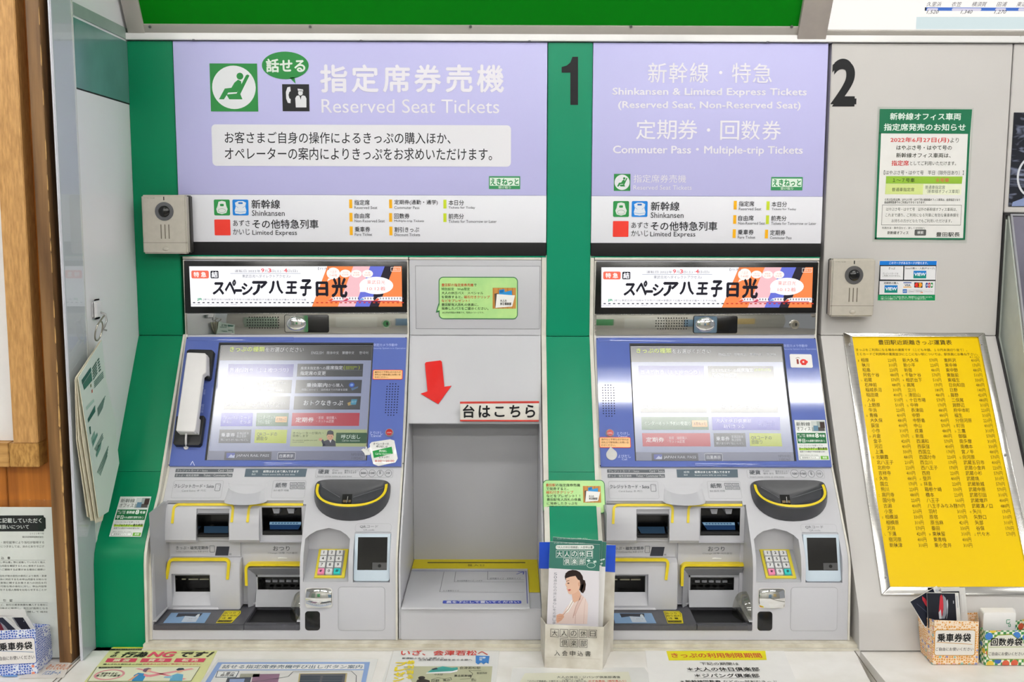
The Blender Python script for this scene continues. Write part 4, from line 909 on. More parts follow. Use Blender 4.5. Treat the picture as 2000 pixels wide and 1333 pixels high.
train_icons(P, 1197.5, 393, 31); P.rr(1197, 432, 1227.5, 463, 1.5, '#e53c30', 1)
for a in (('新幹線', 1271, 394, 1327, 412, .01), ('Shinkansen', 1271, 415, 1335, 426, 0), ('あずさ', 1233, 434, 1266, 446, 0), ('かいじ', 1233, 450, 1266, 462, 0), ('その他特急列車', 1271, 433, 1401, 451, .01), ('Limited Express', 1270, 453, 1358, 465, 0)): P.t(*a[:5], KT, a[5])
tickets(P, [(1443, 392.5, '指定席', 30, 'Reserved Seat', 44, OR), (1442, 420.5, '自由席', 30, 'Non-Reserved Seat', 52, OR), (1441, 448, '乗車券', 31, 'Fare Ticket', 34, OR),
            (1507, 393.5, '本日分', 30, 'Tickets for Today', 48, YG), (1506, 421, '前売分', 30, 'Tickets for Tomorrow or Later', 88, YG), (1504, 449, '定期券', 30, 'Commuter Pass', 42, OR)])
P.done('lettering', s2)
b = B(); b.box(-.6655, .0800, -.003, .03, CZ-.0795, CZ-.0768, M['green']); b.box(.1715, .6410, -.003, .03, CZ-.0795, CZ-.0775, M['green']); 
for q in (b,): setting(q.obj('trim_10'))

# ================================================================ STAND UNIT between machine and pillar
t = thing('stand_unit', 'light grey recessed stand with a shelf, between the telephone machine and the green 1 pillar', 'stand', (-.063, -.1, .8196))
SX0, SX1 = -.1995, .0705
b = B(); b.box(SX0, SX1, -.0025, .06, CZ-.2405, CZ-.0845, M['console'], .0012); b.obj('upper_cover', t)
b = B(); u0, v0 = FY.uv(813, 642); u1, v1 = FY.uv(1054, 520.5); b.prism(FY, [(u0, v0), (u1, v0), (u1, v1), (u0, v1)], .0, .0036, M['console'], .0004); b.obj('door', t)
P = Print(FY, .0027); P.add([(u0-.0006, v0-.0006), (u1+.0006, v0-.0006), (u1+.0006, v1+.0006), (u0-.0006, v1+.0006)], [range(4)], '#55565c', 0); P.done('door_gap', t)
b = B(); b.box(SX0, SX1, -.0035, .05, CZ-.0845, CZ-.0800, M['cream']); b.obj('top_strip', t)
# hood with its creased scoop
b = B(); hv = lambda x, y, n=0.: FH.at(x, y, n)
zh0 = CZ-.2412
A0 = Vector((SX0+.001, -.001, zh0)); A1 = Vector((SX1-.001, -.001, zh0)); Bl = Vector((SX0+.001, -.079, CZ-.409)); Br = Vector((SX1-.001, -.079, CZ-.409))
R1 = Vector((SX1-.001, -.045, CZ-.312)); R2 = Vector((SX1-.001, -.056, CZ-.338))
C = [hv(848, 672, .002), hv(905, 697, .006), hv(938, 716, .011), hv(951, 733, .014), hv(946, 756, .0135), hv(910, 778, .009), hv(850, 806, .003)]
mi = b.mi(M['console']); V_ = [b.bm.verts.new(p) for p in [A0, A1, R1, R2, Br, Bl]+C]
a0, a1, r1, r2, br, bl = V_[:6]; c = V_[6:]
T0 = b.bm.verts.new(Vector(((SX0+.02), -.0035, zh0-.003)))
for f in ((a0, bl, c[6], c[5], c[4], c[3], c[2], c[1], c[0]),): 
    cen = b.bm.verts.new(hv(850, 745, -.001))
    for i in range(len(f)): b.bm.faces.new((f[i], f[(i+1) % len(f)], cen))
for f in ((a0, c[0], a1), (c[0], c[1], a1), (c[1], r1, a1), (c[1], c[2], r1), (c[2], c[3], r1), (c[3], r2, r1), (c[3], c[4], r2), (c[4], br, r2), (c[4], c[5], br), (c[5], c[6], br), (c[6], bl, br)): b.bm.faces.new(f)
b.bm.verts.remove(T0)
g = bmesh.ops.recalc_face_normals(b.bm, faces=b.bm.faces)
bmesh.ops.subdivide_edges(b.bm, edges=b.bm.edges, cuts=3, use_grid_fill=True, smooth=0)
bmesh.ops.smooth_vert(b.bm, verts=[v for v in b.bm.verts if not v.is_boundary], factor=.5, use_axis_x=True, use_axis_y=True, use_axis_z=True)
for _ in range(1): bmesh.ops.smooth_vert(b.bm, verts=[v for v in b.bm.verts if not v.is_boundary], factor=.5, use_axis_x=True, use_axis_y=True, use_axis_z=True)
b.box(SX0+.001, SX1-.001, -.079, 0, CZ-.4105, CZ-.4092, M['console2']); b.box(SX0+.001, SX0+.002, -.004, 0, CZ-.41, zh0, M['console']); b.obj('hood', t)
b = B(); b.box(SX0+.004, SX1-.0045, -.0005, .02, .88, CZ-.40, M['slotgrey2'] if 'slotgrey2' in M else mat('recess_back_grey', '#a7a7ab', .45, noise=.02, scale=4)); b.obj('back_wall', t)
for x0, x1 in ((SX0, SX0+.0035), (SX1-.004, SX1)):
    b = B(); b.extr([(.02, CZ-.24), (-.001, CZ-.2405), (-.078, CZ-.405), (-.258, CZ-.624), (-.264, CZ-.645), (-.272, CZ-.7795), (.02, CZ-.7795)], x0, x1, M['console'], .0003); b.obj('side_wall', t)
b = B(); b.box(SX0+.0038, SX1-.0043, -.275, -.0007, .8197, CZ-.7195, M['console'], .0015); b.obj('shelf', t)
b = B(); u0, v0 = FTR.uv(782, 1188.5, .002); u1, v1 = FTR.uv(1031, 1111.5, .002); u1b = FTR.uv(1033, 1161, .002)[0]; um = (u1+u1b)/2
b.prism(FTR, [(SX0+.006, v0+.001), (um, v0+.001), (um, v1), (SX0+.006, v1)], -.0012, .0022, M['console'], .0007); b.obj('shelf_plate', t)
P = Print(FTR, -.0009, 760, 820, 2.962)
ya = FTR.uv(900, 1092)[1]; yc = FTR.uv(1040, 1157)[1]
P.add([(SX0+.0045, v1-.001), (SX1-.005, v1-.001), (SX1-.005, ya), (SX0+.0045, ya)], [range(4)], '#c9b90f', 0); P.add([(um-.001, yc), (SX1-.005, yc), (SX1-.005, v1), (um-.001, v1)], [range(4)], '#cdbd10', 0)
P.q([(222, 826), (788, 826), (788, 831), (222, 831)], '#17170f', 1); P.t('投 入 口', 455, 838, 550, 850, '#6b6312', .02)
P.n = .0023
for pts in ([(318, 880), (293, 998), (782, 1000)], [(386, 880), (377, 940), (782, 941)], [(571, 880), (569, 927), (782, 928)]): P.ln(pts, 3, '#7b7e86', 1)
P.ln([(125, 876), (792, 878), (800, 1066)], 4, '#3847a0', 1); P.ln([(700, 1066), (700, 1066.1)], 1, '#3847a0', 1)
P.ln([(736, 896), (778, 882)], 6, '#3d4cae', 2); P.ln([(745, 882), (779, 882), (776, 897)], 6, '#3d4cae', 2)
P.t('証明書サイズ・定期券サイズ', 582, 916, 762, 925, '#6d7078'); P.t('身分証明書サイズ・ハガキ', 392, 929, 540, 938, '#6d7078'); P.t('Ａ４書類サイズ', 312, 987, 404, 996, '#6d7078')
P.rr(310, 1048, 765, 1066, 9, '#3f4fae', 1); P.t('裏を下にして置いてください', 330, 1050, 752, 1064, '#e6e8f2', .02)
P.done('lettering', t)
o = B(); fr = YF(-.0037)
def bubble(name, label, frm, ox, oy, sc, box, tail, lines, pic, n=0., thick=.0015):
    tt = thing(name, label, 'sticker', frm.at(ox+(box[0]+box[2])/2/sc, oy+box[3]/sc), 'green campaign notices')
    x0, y0, x1, y1 = box; P0 = Print(frm, n, ox, oy, sc); u0, v0, u1, v1 = P0.rect(x0, y0, x1, y1); r = 30*abs(u1-u0)/(x1-x0)
    o_ = rrect(u0, v0, u1, v1, r, 6); gm = mat('bubble_green', '#b6dc8e', .35, noise=.08, scale=18, nlo='#a4d68a'); eg = mat('bubble_edge', '#1f6f3e', .4)
    b = B(); b.prism(frm, o_, n, n+thick, eg)
    if tail: b.prism(frm, [P0.P(*p) for p in tail], n, n+thick-.0001, eg)
    w_ = 5*abs(u1-u0)/(x1-x0)
    b.prism(frm, rrect(u0+w_, v0+w_, u1-w_, v1-w_, r-w_, 6), n+thick, n+thick+.0001, gm)
    if tail:
        c_ = [sum(p[i] for p in tail)/3 for i in (0, 1)]; b.prism(frm, [P0.P(c_[0]+(p[0]-c_[0])*.6+3, c_[1]+(p[1]-c_[1])*.6-2) for p in tail], n+thick-.0001, n+thick+.00005, gm)
    b.obj('card', tt)
    P_ = Print(frm, n+thick+.0002, ox, oy, sc)
    for s_, a, b_, c_, d_, col in lines: P_.t(s_, a, b_, c_, d_, col, .006)
    x0, y0, x1, y1 = pic; w_, h = x1-x0, y1-y0; g = lambda pts: [(x0+px*w_, y0+py*h) for px, py in pts]
    P_.rr(x0, y0, x1, y1, 0, '#c28a48', 1)
    for k in range(5): P_.q(g([(.02+k*.2, 0), (.07+k*.2, 0), (.07+k*.2, 1), (.02+k*.2, 1)]), '#b07838', 2)
    P_.q(g([(.08, .28), (.22, .25), (.2, .9), (.1, .95)]), '#5a4a40', 3); P_.q(g([(.28, .1), (.5, .06), (.52, .2), (.82, .12), (.84, .4), (.28, .34)]), '#2f8fd0', 4); P_.q(g([(.3, .12), (.48, .08), (.46, .22), (.32, .24)]), '#1d6aa8', 5)
    P_.q(g([(.18, .3), (.96, .36), (.84, .9), (.12, .96)]), '#f0efec', 6); P_.t('大人の\n休日倶楽部', x0+w_*.32, y0+h*.55, x0+w_*.8, y0+h*.84, '#2a2826', .03, 7)
    P_.done('lettering', tt)
    return tt
RD, KK = '#cc3a22', '#31352a'
bubble('campaign_sticker', 'green speech bubble sticker on the grey door above the red arrow', YF(-.0037), 780, 490, 3.25, (250, 166, 752, 434), [(250, 330), (232, 392), (262, 388)],
  [('豊田駅の指定席券売機', 268, 208, 470, 228, RD), ('で', 474, 210, 490, 226, KK), ('特別設定　Web限定', 268, 234, 448, 253, '#3a7038'), ('大人の休日パス　スペシャル', 268, 260, 532, 278, KK), ('を発券すると、', 268, 285, 400, 303, KK), ('磁石付きクリップ', 410, 285, 574, 304, RD), ('などをプレゼント！', 268, 309, 444, 327, RD),
   ('豊田駅有人改札の係員に、', 268, 334, 502, 352, KK), ('発券したパスをご提示ください。', 268, 358, 565, 377, KK), ('2022年8月現在の情報です。写真はイメージです。', 272, 387, 538, 399, '#5d7350')], (592, 236, 740, 368))
FPL = slope((-.004, CZ-.2425), (-.188, CZ-.521))
bubble('campaign_sticker', 'green rounded notice card across the lower part of the green 1 pillar', FPL, 1020, 920, 3.332, (134, 62, 540, 280), None,
  [('豊田駅', 154, 84, 217, 104, RD), ('の指定席券売機', 219, 84, 376, 104, KK), ('で発券すると、', 156, 108, 300, 128, KK), ('磁石付きクリップ', 156, 131, 332, 151, RD), ('などをプレゼント！！', 158, 155, 376, 174, KK), ('豊田駅有人改札の係員', 160, 179, 382, 198, KK), ('に発券したきっぷを', 161, 204, 360, 223, KK), ('ご提示ください！', 162, 228, 338, 247, KK), ('2022年8月現在の情報です。写真はイメージです。', 206, 255, 505, 268, '#5d7350')], (396, 100, 512, 208), n=.005)

# red arrow and the small sign on the hood
fh = FH.lifted(.0045)
b = B(); b.prism(fh, [fh.uv(x, y) for x, y in ((832, 708), (860, 704.5), (863, 707), (868, 756), (882, 754), (856, 790), (821.5, 769.5), (835, 765), (830, 711))], 0, .0012, mat('red_vinyl', '#d41f1a', .45, noise=.01, spec=.2), .0004)
tag(centre(b.obj('arrow_sticker')), 'red arrow sticker pointing down on the grey hood of the stand', 'sticker')
fs_ = YF(-.0815); t = thing('hood_sign', 'white sign with red edges reading 台はこちら, on the lower rim of the grey hood', 'sign', fs_.at(975, 825))
b = B(); b.pix(fs_, [(898.5, 785), (1053, 784), (1052.5, 824), (898.5, 823.5)], -.001, .0022, mat('sign_white', '#e6e3dc', .4), .0004); b.obj('plate', t)
for nm, q in (('edge_stripe', [(898.5, 785), (1053, 784), (1053, 788), (898.5, 789)]), ('edge_stripe', [(898.5, 820.5), (1052.5, 821), (1052.5, 824), (898.5, 823.5)])):
    b = B(); b.pix(fs_, q, .0021, .0026, mat('stripe_red', '#c93a30', .4)); b.obj(nm, t)
P = Print(fs_, .0026, 780, 490, 3.25)
for k, (ch, a, b_, y0, y1) in enumerate((('台', 402, 478, 978, 1062), ('は', 503, 578, 982, 1060), ('こ', 604, 668, 990, 1056), ('ち', 698, 768, 980, 1058), ('ら', 800, 862, 978, 1060))): P.t(ch, a, y0, b_, y1, '#1e1e20', .025)
P.done('lettering', t)

# ================================================================ TOUCH SCREENS
def grad_rr(P, x0, y0, x1, y1, r, col, l=1): P.rr(x0, y0, x1, y1, r, col, l)
SE, SR = .54, .185
def screen_base(P, TL, TR, BR, BL, hy, fy, hdr='#4c4c50'):
    lerp = lambda a, b, k: (a[0]+(b[0]-a[0])*k, a[1]+(b[1]-a[1])*k)
    P.q([TL, TR, BR, BL], '#a6aed0', -2)
    h = (hy-TL[1])/(BL[1]-TL[1]); f_ = (fy-TL[1])/(BL[1]-TL[1])
    P.q([TL, TR, lerp(TR, BR, h), lerp(TL, BL, h)], hdr, -1); P.q([lerp(TL, BL, f_), lerp(TR, BR, f_), BR, BL], '#8388a4', -1)
def screen(machine, ox, oy, fill):
    be = shell(machine, 'touch_panel'); dx = 0 if machine is m1 else DX
    b = B(); b.prism(FB, [(il+.0015+dx, ib), (ir-.0015+dx, ib), (ir-.0015+dx, it-.002), (il+.0015+dx, it-.002)], .0001, .0006, M['matblack'])
    P = Print(FB, .0011, ox, oy, 4, emit=SE, rough=SR); fill(P); P.done('screen', be)
    return be
def fill1(P):
    screen_base(P, (450, 142), (1628, 142), (1572, 1036), (342, 1036), 257, 965)
    P.t('きっぷの種類', 516, 150, 788, 190, '#c8dc3c', .025); P.t('をお選びください', 794, 156, 1094, 192, '#dfe0e4')
    for s_, a, b_ in (('ENGLISH', 1152, 1246), ('简体中文', 1272, 1368), ('繁體中文', 1394, 1488), ('한국어', 1528, 1596)): P.t(s_, a, 187, b_, 210, '#c9cad0', .005)
    D, W = '#3d414b', '#e4e6ee'
    P.q([(505, 286), (1016, 288), (1008, 386), (495, 384)], '#4a4aa8'); P.t('普通回数券（１１枚つづり）', 515, 316, 975, 352, '#d5d6f4', .008)
    P.q([(1046, 284), (1558, 284), (1552, 384), (1038, 384)], D); P.t('座席未指定券への', 1070, 306, 1262, 330, W); P.t('座席指定', 1266, 300, 1398, 330, W, .012); P.t('(', 1404, 298, 1414, 332, '#c8dc3c'); P.t('座席未指定券を\nお持ちの方', 1420, 302, 1512, 330, '#c8dc3c'); P.t(')', 1520, 298, 1530, 332, '#c8dc3c')
    P.ln([(1064, 334), (1550, 335)], 2, '#8a8e98', 2); P.t('指定席の変更', 1066, 342, 1266, 374, W, .01)
    P.q([(492, 410), (1002, 410), (994, 514), (482, 514)], D); P.t('指定席', 510, 442, 650, 482, W, .02); P.t('・新幹線、在来線、のりつぎ購入\n・自由席券への座席指定\n・ひかりの変更\n　（座席未指定券への座席指定）', 690, 424, 950, 502, '#c6c8d0')
    P.q([(1034, 410), (1548, 410), (1540, 514), (1024, 514)], D); P.t('乗換案内', 1115, 434, 1278, 468, W, .015); P.t('から購入', 1284, 438, 1404, 466, W); P.t('時間にあわせて　目的地までの列車を提案', 1076, 478, 1436, 496, '#d2d4dc'); P.c(1468, 450, 22, 20, '#3566d8', 2); P.c(1468, 450, 12, 10, '#7fa8f0', 3); P.q([(1462, 476), (1520, 460), (1516, 474), (1470, 494)], '#5c7fa8', 2)
    P.q([(478, 538), (988, 538), (980, 642), (468, 642)], D); P.t('自由席', 492, 572, 640, 612, W, .02); P.t('・新幹線、在来線　のりつぎ購入\n・乗車券のみ、乗車日の変更', 680, 580, 948, 626, '#c6c8d0')
    P.q([(1020, 538), (1540, 538), (1532, 642), (1012, 642)], D); P.t('おトクなきっぷ', 1092, 570, 1400, 610, W, .014); P.q([(1466, 562), (1512, 562), (1500, 604), (1456, 604)], '#3f9fc4', 2); P.t('おトク', 1468, 574, 1502, 590, '#e8f4f8', l=3); P.q([(1434, 590), (1462, 580), (1468, 606), (1440, 612)], '#c0a45c', 2)
    P.q([(452, 668), (696, 668), (690, 772), (442, 772)], '#4646c8'); P.t('大人の休日\n倶楽部', 462, 690, 580, 752, '#c8c8f4'); P.t('ネット\nきっぷ', 594, 692, 680, 752, '#e0e0ff')
    P.q([(726, 668), (976, 668), (968, 772), (718, 772)], '#2e6a48'); P.t('インターネット\n予約の受取り', 734, 688, 868, 756, '#dff0e4'); P.rr(872, 696, 962, 742, 4, '#e0a860', 2); P.t('えきねっと', 880, 708, 954, 730, '#7a4a10', .02, 3)
    P.q([(1004, 668), (1530, 668), (1524, 770), (996, 770)], '#c8324e'); P.t('定期券', 1030, 702, 1172, 742, '#f8e8ec', .02); P.t('・新規　継続購入\n・ネットde定期', 1194, 694, 1350, 746, '#f4d8de')
    P.q([(436, 798), (684, 798), (676, 904), (426, 904)], '#565b66'); P.t('乗車券', 448, 824, 556, 858, W, .015); P.t('普通回数券\n株主優待', 570, 818, 664, 862, W); P.t('買いまちがい払いもどし', 444, 870, 660, 888, W)
    P.q([(714, 798), (964, 800), (956, 906), (706, 902)], '#c2d02e'); P.t('QRコードの\n読取り', 726, 820, 884, 884, '#4a5a1c', .005)
    P.q([(998, 796), (1586, 798), (1580, 932), (984, 930)], '#bcc892'); P.t('オペレーターが案内・\n発券します', 1008, 816, 1248, 858, '#5a6a3c', shear=-.1); P.t('An operator guides you and\nissues tickets.', 1004, 876, 1196, 902, '#6a7a4c')
    # operator drawing: a woman in a cap and dark suit with a raised hand
    P.q([(1238, 930), (1250, 890), (1285, 876), (1318, 874), (1340, 890), (1344, 930)], '#2a3048', 3); P.q([(1228, 880), (1244, 876), (1266, 918), (1246, 930)], '#2a3048', 3); P.c(1224, 876, 14, 12, '#e0a888', 4)
    P.c(1300, 852, 26, 32, '#e2ac8c', 4); P.q([(1272, 850), (1276, 822), (1300, 808), (1324, 822), (1328, 850), (1318, 838), (1282, 838)], '#3a2c2a', 5); P.q([(1274, 828), (1282, 810), (1302, 804), (1322, 812), (1328, 828), (1300, 836)], '#353a4a', 6)
    P.c(1291, 854, 2.5, 3.5, '#2a2020', 5, seg=8); P.c(1310, 854, 2.5, 3.5, '#2a2020', 5, seg=8); P.ln([(1294, 869), (1300, 871), (1306, 869)], 2, '#b04a40', 5); P.q([(1290, 878), (1312, 878), (1302, 904)], '#e8e8ee', 4)
    P.rr(1344, 824, 1586, 906, 8, '#1f5a3c', 4); P.t('呼び出し', 1386, 838, 1536, 872, '#dff0e4', .012, 5); P.t('Call for Assistance', 1392, 878, 1530, 892, '#cfe0d4', l=5)
    P.q([(476, 972), (842, 972), (838, 1034), (470, 1034)], '#4a4e60'); P.q([(490, 980), (556, 980), (550, 1020), (488, 1022)], '#4c5cb8', 2); P.q([(500, 1018), (526, 992), (540, 1004), (556, 994), (552, 1020)], '#c8d0f0', 3); P.t('JAPAN RAIL PASS', 566, 992, 822, 1018, '#dfe2ee', l=3)
    P.rr(888, 976, 1028, 1036, 10, '#5a6078', 2); P.rr(888, 976, 1028, 1036, 10, '#e8eaf4', 3, line=3); P.t('白黒表示', 904, 992, 1012, 1018, '#f0f2fa', .01, 4)
    P.t('NF3101E2\n11002453', 1464, 984, 1560, 1032, '#606478')
def fill2(P):
    screen_base(P, (356, 112), (1540, 112), (1648, 1004), (394, 1004), 230, 935)
    P.t('きっぷの種類', 412, 122, 686, 162, '#c8dc3c', .025); P.t('をお選びください', 692, 130, 992, 164, '#dfe0e4')
    for s_, a, b_ in (('ENGLISH', 1055, 1150), ('简体中文', 1176, 1270), ('繁體中文', 1298, 1390), ('한국어', 1430, 1500)): P.t(s_, a, 160, b_, 182, '#c9cad0', .005)
    D, W = '#3d414b', '#e4e6ee'
    P.q([(428, 260), (938, 260), (942, 360), (432, 360)], '#4a4aa8'); P.t('普通回数券（１１枚つづり）', 444, 292, 905, 328, '#d5d6f4', .008)
    P.q([(970, 262), (1480, 262), (1488, 360), (974, 360)], D); P.t('座席未指定券への', 1000, 284, 1190, 308, W); P.t('座席指定', 1194, 278, 1324, 308, W, .012); P.t('(お持ちの方)', 1332, 278, 1462, 308, '#c8dc3c'); P.t('指定席の変更', 1002, 318, 1198, 350, W, .01)
    P.q([(434, 390), (946, 390), (950, 490), (438, 490)], D); P.t('指定席', 462, 420, 600, 462, W, .02); P.t('・新幹線、在来線\n・座席指定', 660, 420, 900, 466, '#c6c8d0')
    P.q([(980, 390), (1496, 390), (1504, 490), (986, 490)], D); P.t('乗換案内', 1070, 416, 1230, 450, W, .015); P.t('から購入', 1238, 420, 1350, 448, W)
    P.q([(442, 520), (958, 520), (962, 626), (446, 626)], D); P.t('自由席', 470, 552, 610, 594, W, .02)
    P.q([(990, 520), (1512, 520), (1520, 626), (996, 626)], D); P.t('おトクなきっぷ', 1080, 552, 1386, 592, W, .014)
    P.q([(450, 660), (974, 660), (978, 760), (454, 760)], '#2e6a48'); P.t('インターネット予約の受取り', 470, 694, 836, 728, '#dff0e4', .01); P.rr(846, 686, 966, 738, 4, '#e0a860', 2); P.t('えきねっと', 858, 700, 954, 724, '#7a4a10', .02, 3)
    P.q([(1002, 660), (1532, 660), (1536, 762), (1006, 762)], '#5252c8'); P.t('大人の休日倶楽部', 1032, 676, 1308, 706, '#dcdcff', .008); P.t('割引きっぷ', 1092, 716, 1256, 748, '#dcdcff', .008); P.t('インターネット\nで購入できます', 1364, 686, 1490, 736, '#9c9ce0')
    P.q([(456, 786), (986, 786), (992, 890), (462, 890)], '#c8324e'); P.t('定期券', 486, 818, 628, 858, '#f8e8ec', .02); P.t('・新規　継続購入\n・ネットde定期', 652, 812, 810, 864, '#f4d8de')
    P.q([(1014, 786), (1262, 786), (1270, 892), (1020, 892)], '#565b66'); P.t('乗車券', 1034, 812, 1140, 848, W, .015); P.t('普通回数券\n株主優待', 1154, 804, 1248, 850, W); P.t('買いまちがい払いもどし', 1034, 858, 1252, 876, W)
    P.q([(1294, 786), (1540, 788), (1552, 890), (1300, 888)], '#c2d02e'); P.t('QRコードの\n読取り', 1310, 808, 1470, 872, '#4a5a1c', .005)
    P.q([(530, 944), (892, 944), (898, 1004), (532, 1004)], '#4a4e60'); P.q([(548, 952), (612, 952), (612, 990), (550, 992)], '#4c5cb8', 2); P.q([(560, 990), (586, 964), (600, 976), (612, 966), (612, 990)], '#c8d0f0', 3); P.t('JAPAN RAIL PASS', 624, 964, 878, 990, '#dfe2ee', l=3)
    P.rr(944, 946, 1086, 1006, 10, '#5a6078', 2); P.rr(944, 946, 1086, 1006, 10, '#e8eaf4', 3, line=3); P.t('白黒表示', 960, 962, 1070, 990, '#f0f2fa', .01, 4)
    P.t('NF3101E2\n11002463', 1524, 956, 1618, 1002, '#606478')
be1 = screen(m1, 320, 640, fill1); be2 = screen(m2, 1140, 650, fill2)

# extras on machine 1
def holes(P, rows):
    for y, xs in rows:
        for x in xs: P.c(x, y, 5.2, 4.6, '#0d0f1c', 0, seg=8)
P = Print(FB, .0062, 320, 640, 4); st = 20.4
rows = []
for k in range(13):
    y = 441+k*st*1.0; n = 3 if k in (0, 12) else 5; x0 = 1746-k*1.3
    rows.append((y, [x0+(21.8 if n == 3 else 0)+j*21.8 for j in range(n)]))
holes(P, rows); P.done('speaker_holes', be1, kind='stuff')
P = Print(FB, .0062, 1140, 650, 4); rows = []
for k in range(13):
    y = 411+k*20.2; n = 3 if k in (0, 12) else 5; x0 = 147+k*.7
    rows.append((y, [x0+(21.6 if n == 3 else 0)+j*21.6 for j in range(n)]))
holes(P, rows); P.done('speaker_holes', be2, kind='stuff')
P = Print(FB, .0063, 320, 640, 4); P.t('とりけし', 1612, 812, 1710, 838, '#c8d0f0'); P.t('Cancel', 1618, 838, 1696, 856, '#c8d0f0'); P.q([(290, 470), (312, 470), (284, 560)], '#c3ccf2'); P.ln([(208, 1076), (224, 1046), (240, 1080)], 4, '#dfe4fa', 1)
P.t('音\n量', 308, 484, 326, 524, '#9aa8de'); P.t('電\n話\n機', 284, 600, 312, 668, '#9aa8de'); P.done('lettering', be1)
P = Print(FB, .0063, 1140, 650, 4); P.t('とりけし', 262, 778, 358, 802, '#c8d0f0'); P.t('Cancel', 270, 804, 340, 818, '#c8d0f0'); P.t('よびだし', 268, 954, 368, 980, '#c8d0f0'); P.t('Call', 298, 984, 338, 998, '#c8d0f0'); P.done('lettering', be2)
def cancel(px, py, root):
    p = FB.at(px, py, .006); b = B(); b.cyl(p, FB.N, .0085, .0015, M['slotgrey'], 28); b.cyl(p+FB.N*.0015, FB.N, .0076, .003, mat('red_button', '#b01c1c', .25, coat=.4), 28, bev=.001)
    o = b.obj('cancel_button', root)
    P = Print(FB.lifted(.0046), .006, emit=0); u, v = FB.uv(px, py, .0106); 
    vs, fs = textmesh('とりけし', .03, 2); mx = max(a[0] for a in vs); P.add([(u-.005+a[0]/mx*.010, v-.0005+a[1]*.003) for a in vs], fs, '#f0d8d8', 0); P.done('lettering', o)
cancel(760.5, 846, m1); cancel(1191, 847, m2)
# telephone cradle on machine 1
b = B(); FZ = FB.lifted(.006)
b.prism(FZ, [FB.uv(320+x/4, 640+y/4, .02) for x, y in ((178, 180), (200, 168), (372, 172), (388, 186), (360, 388), (345, 402), (312, 398), (160, 340))], 0, .014, M['matblack'], .002); b.obj('cradle', m1)
b = B(); b.prism(FZ, [FB.uv(320+x/4, 640+y/4, .02) for x, y in ((96, 690), (308, 686), (316, 700), (286, 905), (268, 922), (82, 918), (68, 900), (72, 880))], 0, .013, M['matblack'], .002); b.obj('cradle', m1)
# handset
t = thing('telephone_handset', 'white telephone handset hanging in the black cradle left of the touch screen', 'telephone', FB.at(365, 841, .03))
hn = .048; HO = [FB.uv(320+x/4, 640+y/4, hn) for x, y in ((178, 198), (190, 193), (318, 198), (333, 212), (330, 350), (302, 372), (268, 640), (246, 800), (232, 816), (102, 812), (93, 800))]
b = B(); b.prism(FB, HO, hn-.015, hn, M['handset'], .0025, 3)
u = [p[0] for p in HO]; 
q = [FB.uv(320+x/4, 640+y/4, hn) for x, y in ((182, 198), (328, 200), (330, 345), (160, 340))]; b.prism(FB, q, .0215, hn-.008, M['handset'], .003)
q = [FB.uv(320+x/4, 640+y/4, hn) for x, y in ((112, 690), (258, 690), (246, 806), (96, 806))]; b.prism(FB, q, .0205, hn-.008, M['handset'], .003)
b.obj('grip', t)
b = B(); pts = [FB.at(363.5, 842, .030), FB.at(363.5, 850, .034), FB.at(363, 858, .030), FB.at(363, 866, .022), FB.at(364, 874, .008)]
P_ = [];
for i in range(len(pts)-1):
    for k in range(4): P_.append(pts[i].lerp(pts[i+1], k/4))
b.tube(P_+[pts[-1]], .0021, M['handset'], 10); b.cyl(FB.at(364, 875, .0062), FB.N, .0045, .003, M['handset'], 16); b.obj('cord', t)

# stickers on the two panels
def orange(label, ox, oy, x0, y0, x1, y1, lines):
    t = thing('help_sticker', label, 'sticker', FB.at(ox+(x0+x1)/8, oy+y1/4), 'orange help stickers')
    P0 = Print(FB, .0062, ox, oy, 4); u0, v0, u1, v1 = P0.rect(x0, y0, x1, y1)
    b = B(); b.prism(FB, rrect(u0, v0, u1, v1, .003), .0061, .0070, mat('sticker_red_edge', '#d8392a', .4)); b.prism(FB, rrect(u0+.0012, v0+.0012, u1-.0012, v1-.0012, .002), .0070, .0071, mat('sticker_peach', '#f3c084', .4)); b.obj('label', t)
    P = Print(FB, .0072, ox, oy, 4); n = len(lines); h = (y1-y0-16)/n
    for k, (s_, f_) in enumerate(lines): P.t(s_, x0+16, y0+10+k*h, x0+16+(x1-x0-32)*f_, y0+10+k*h+h*.72, '#7a4a24', .006)
    P.done('lettering', t)
LN = [('操作など不明な点があれば', 1), ('改札口で駅係員にお問い合', 1), ('わせください。', .52)]
orange('orange help sticker right of the touch screen with the telephone', 320, 640, 1632, 332, 1866, 408, LN)
orange('orange help sticker just below the red cancel button, left of the second touch screen', 1140, 650, 122, 818, 368, 902, LN)
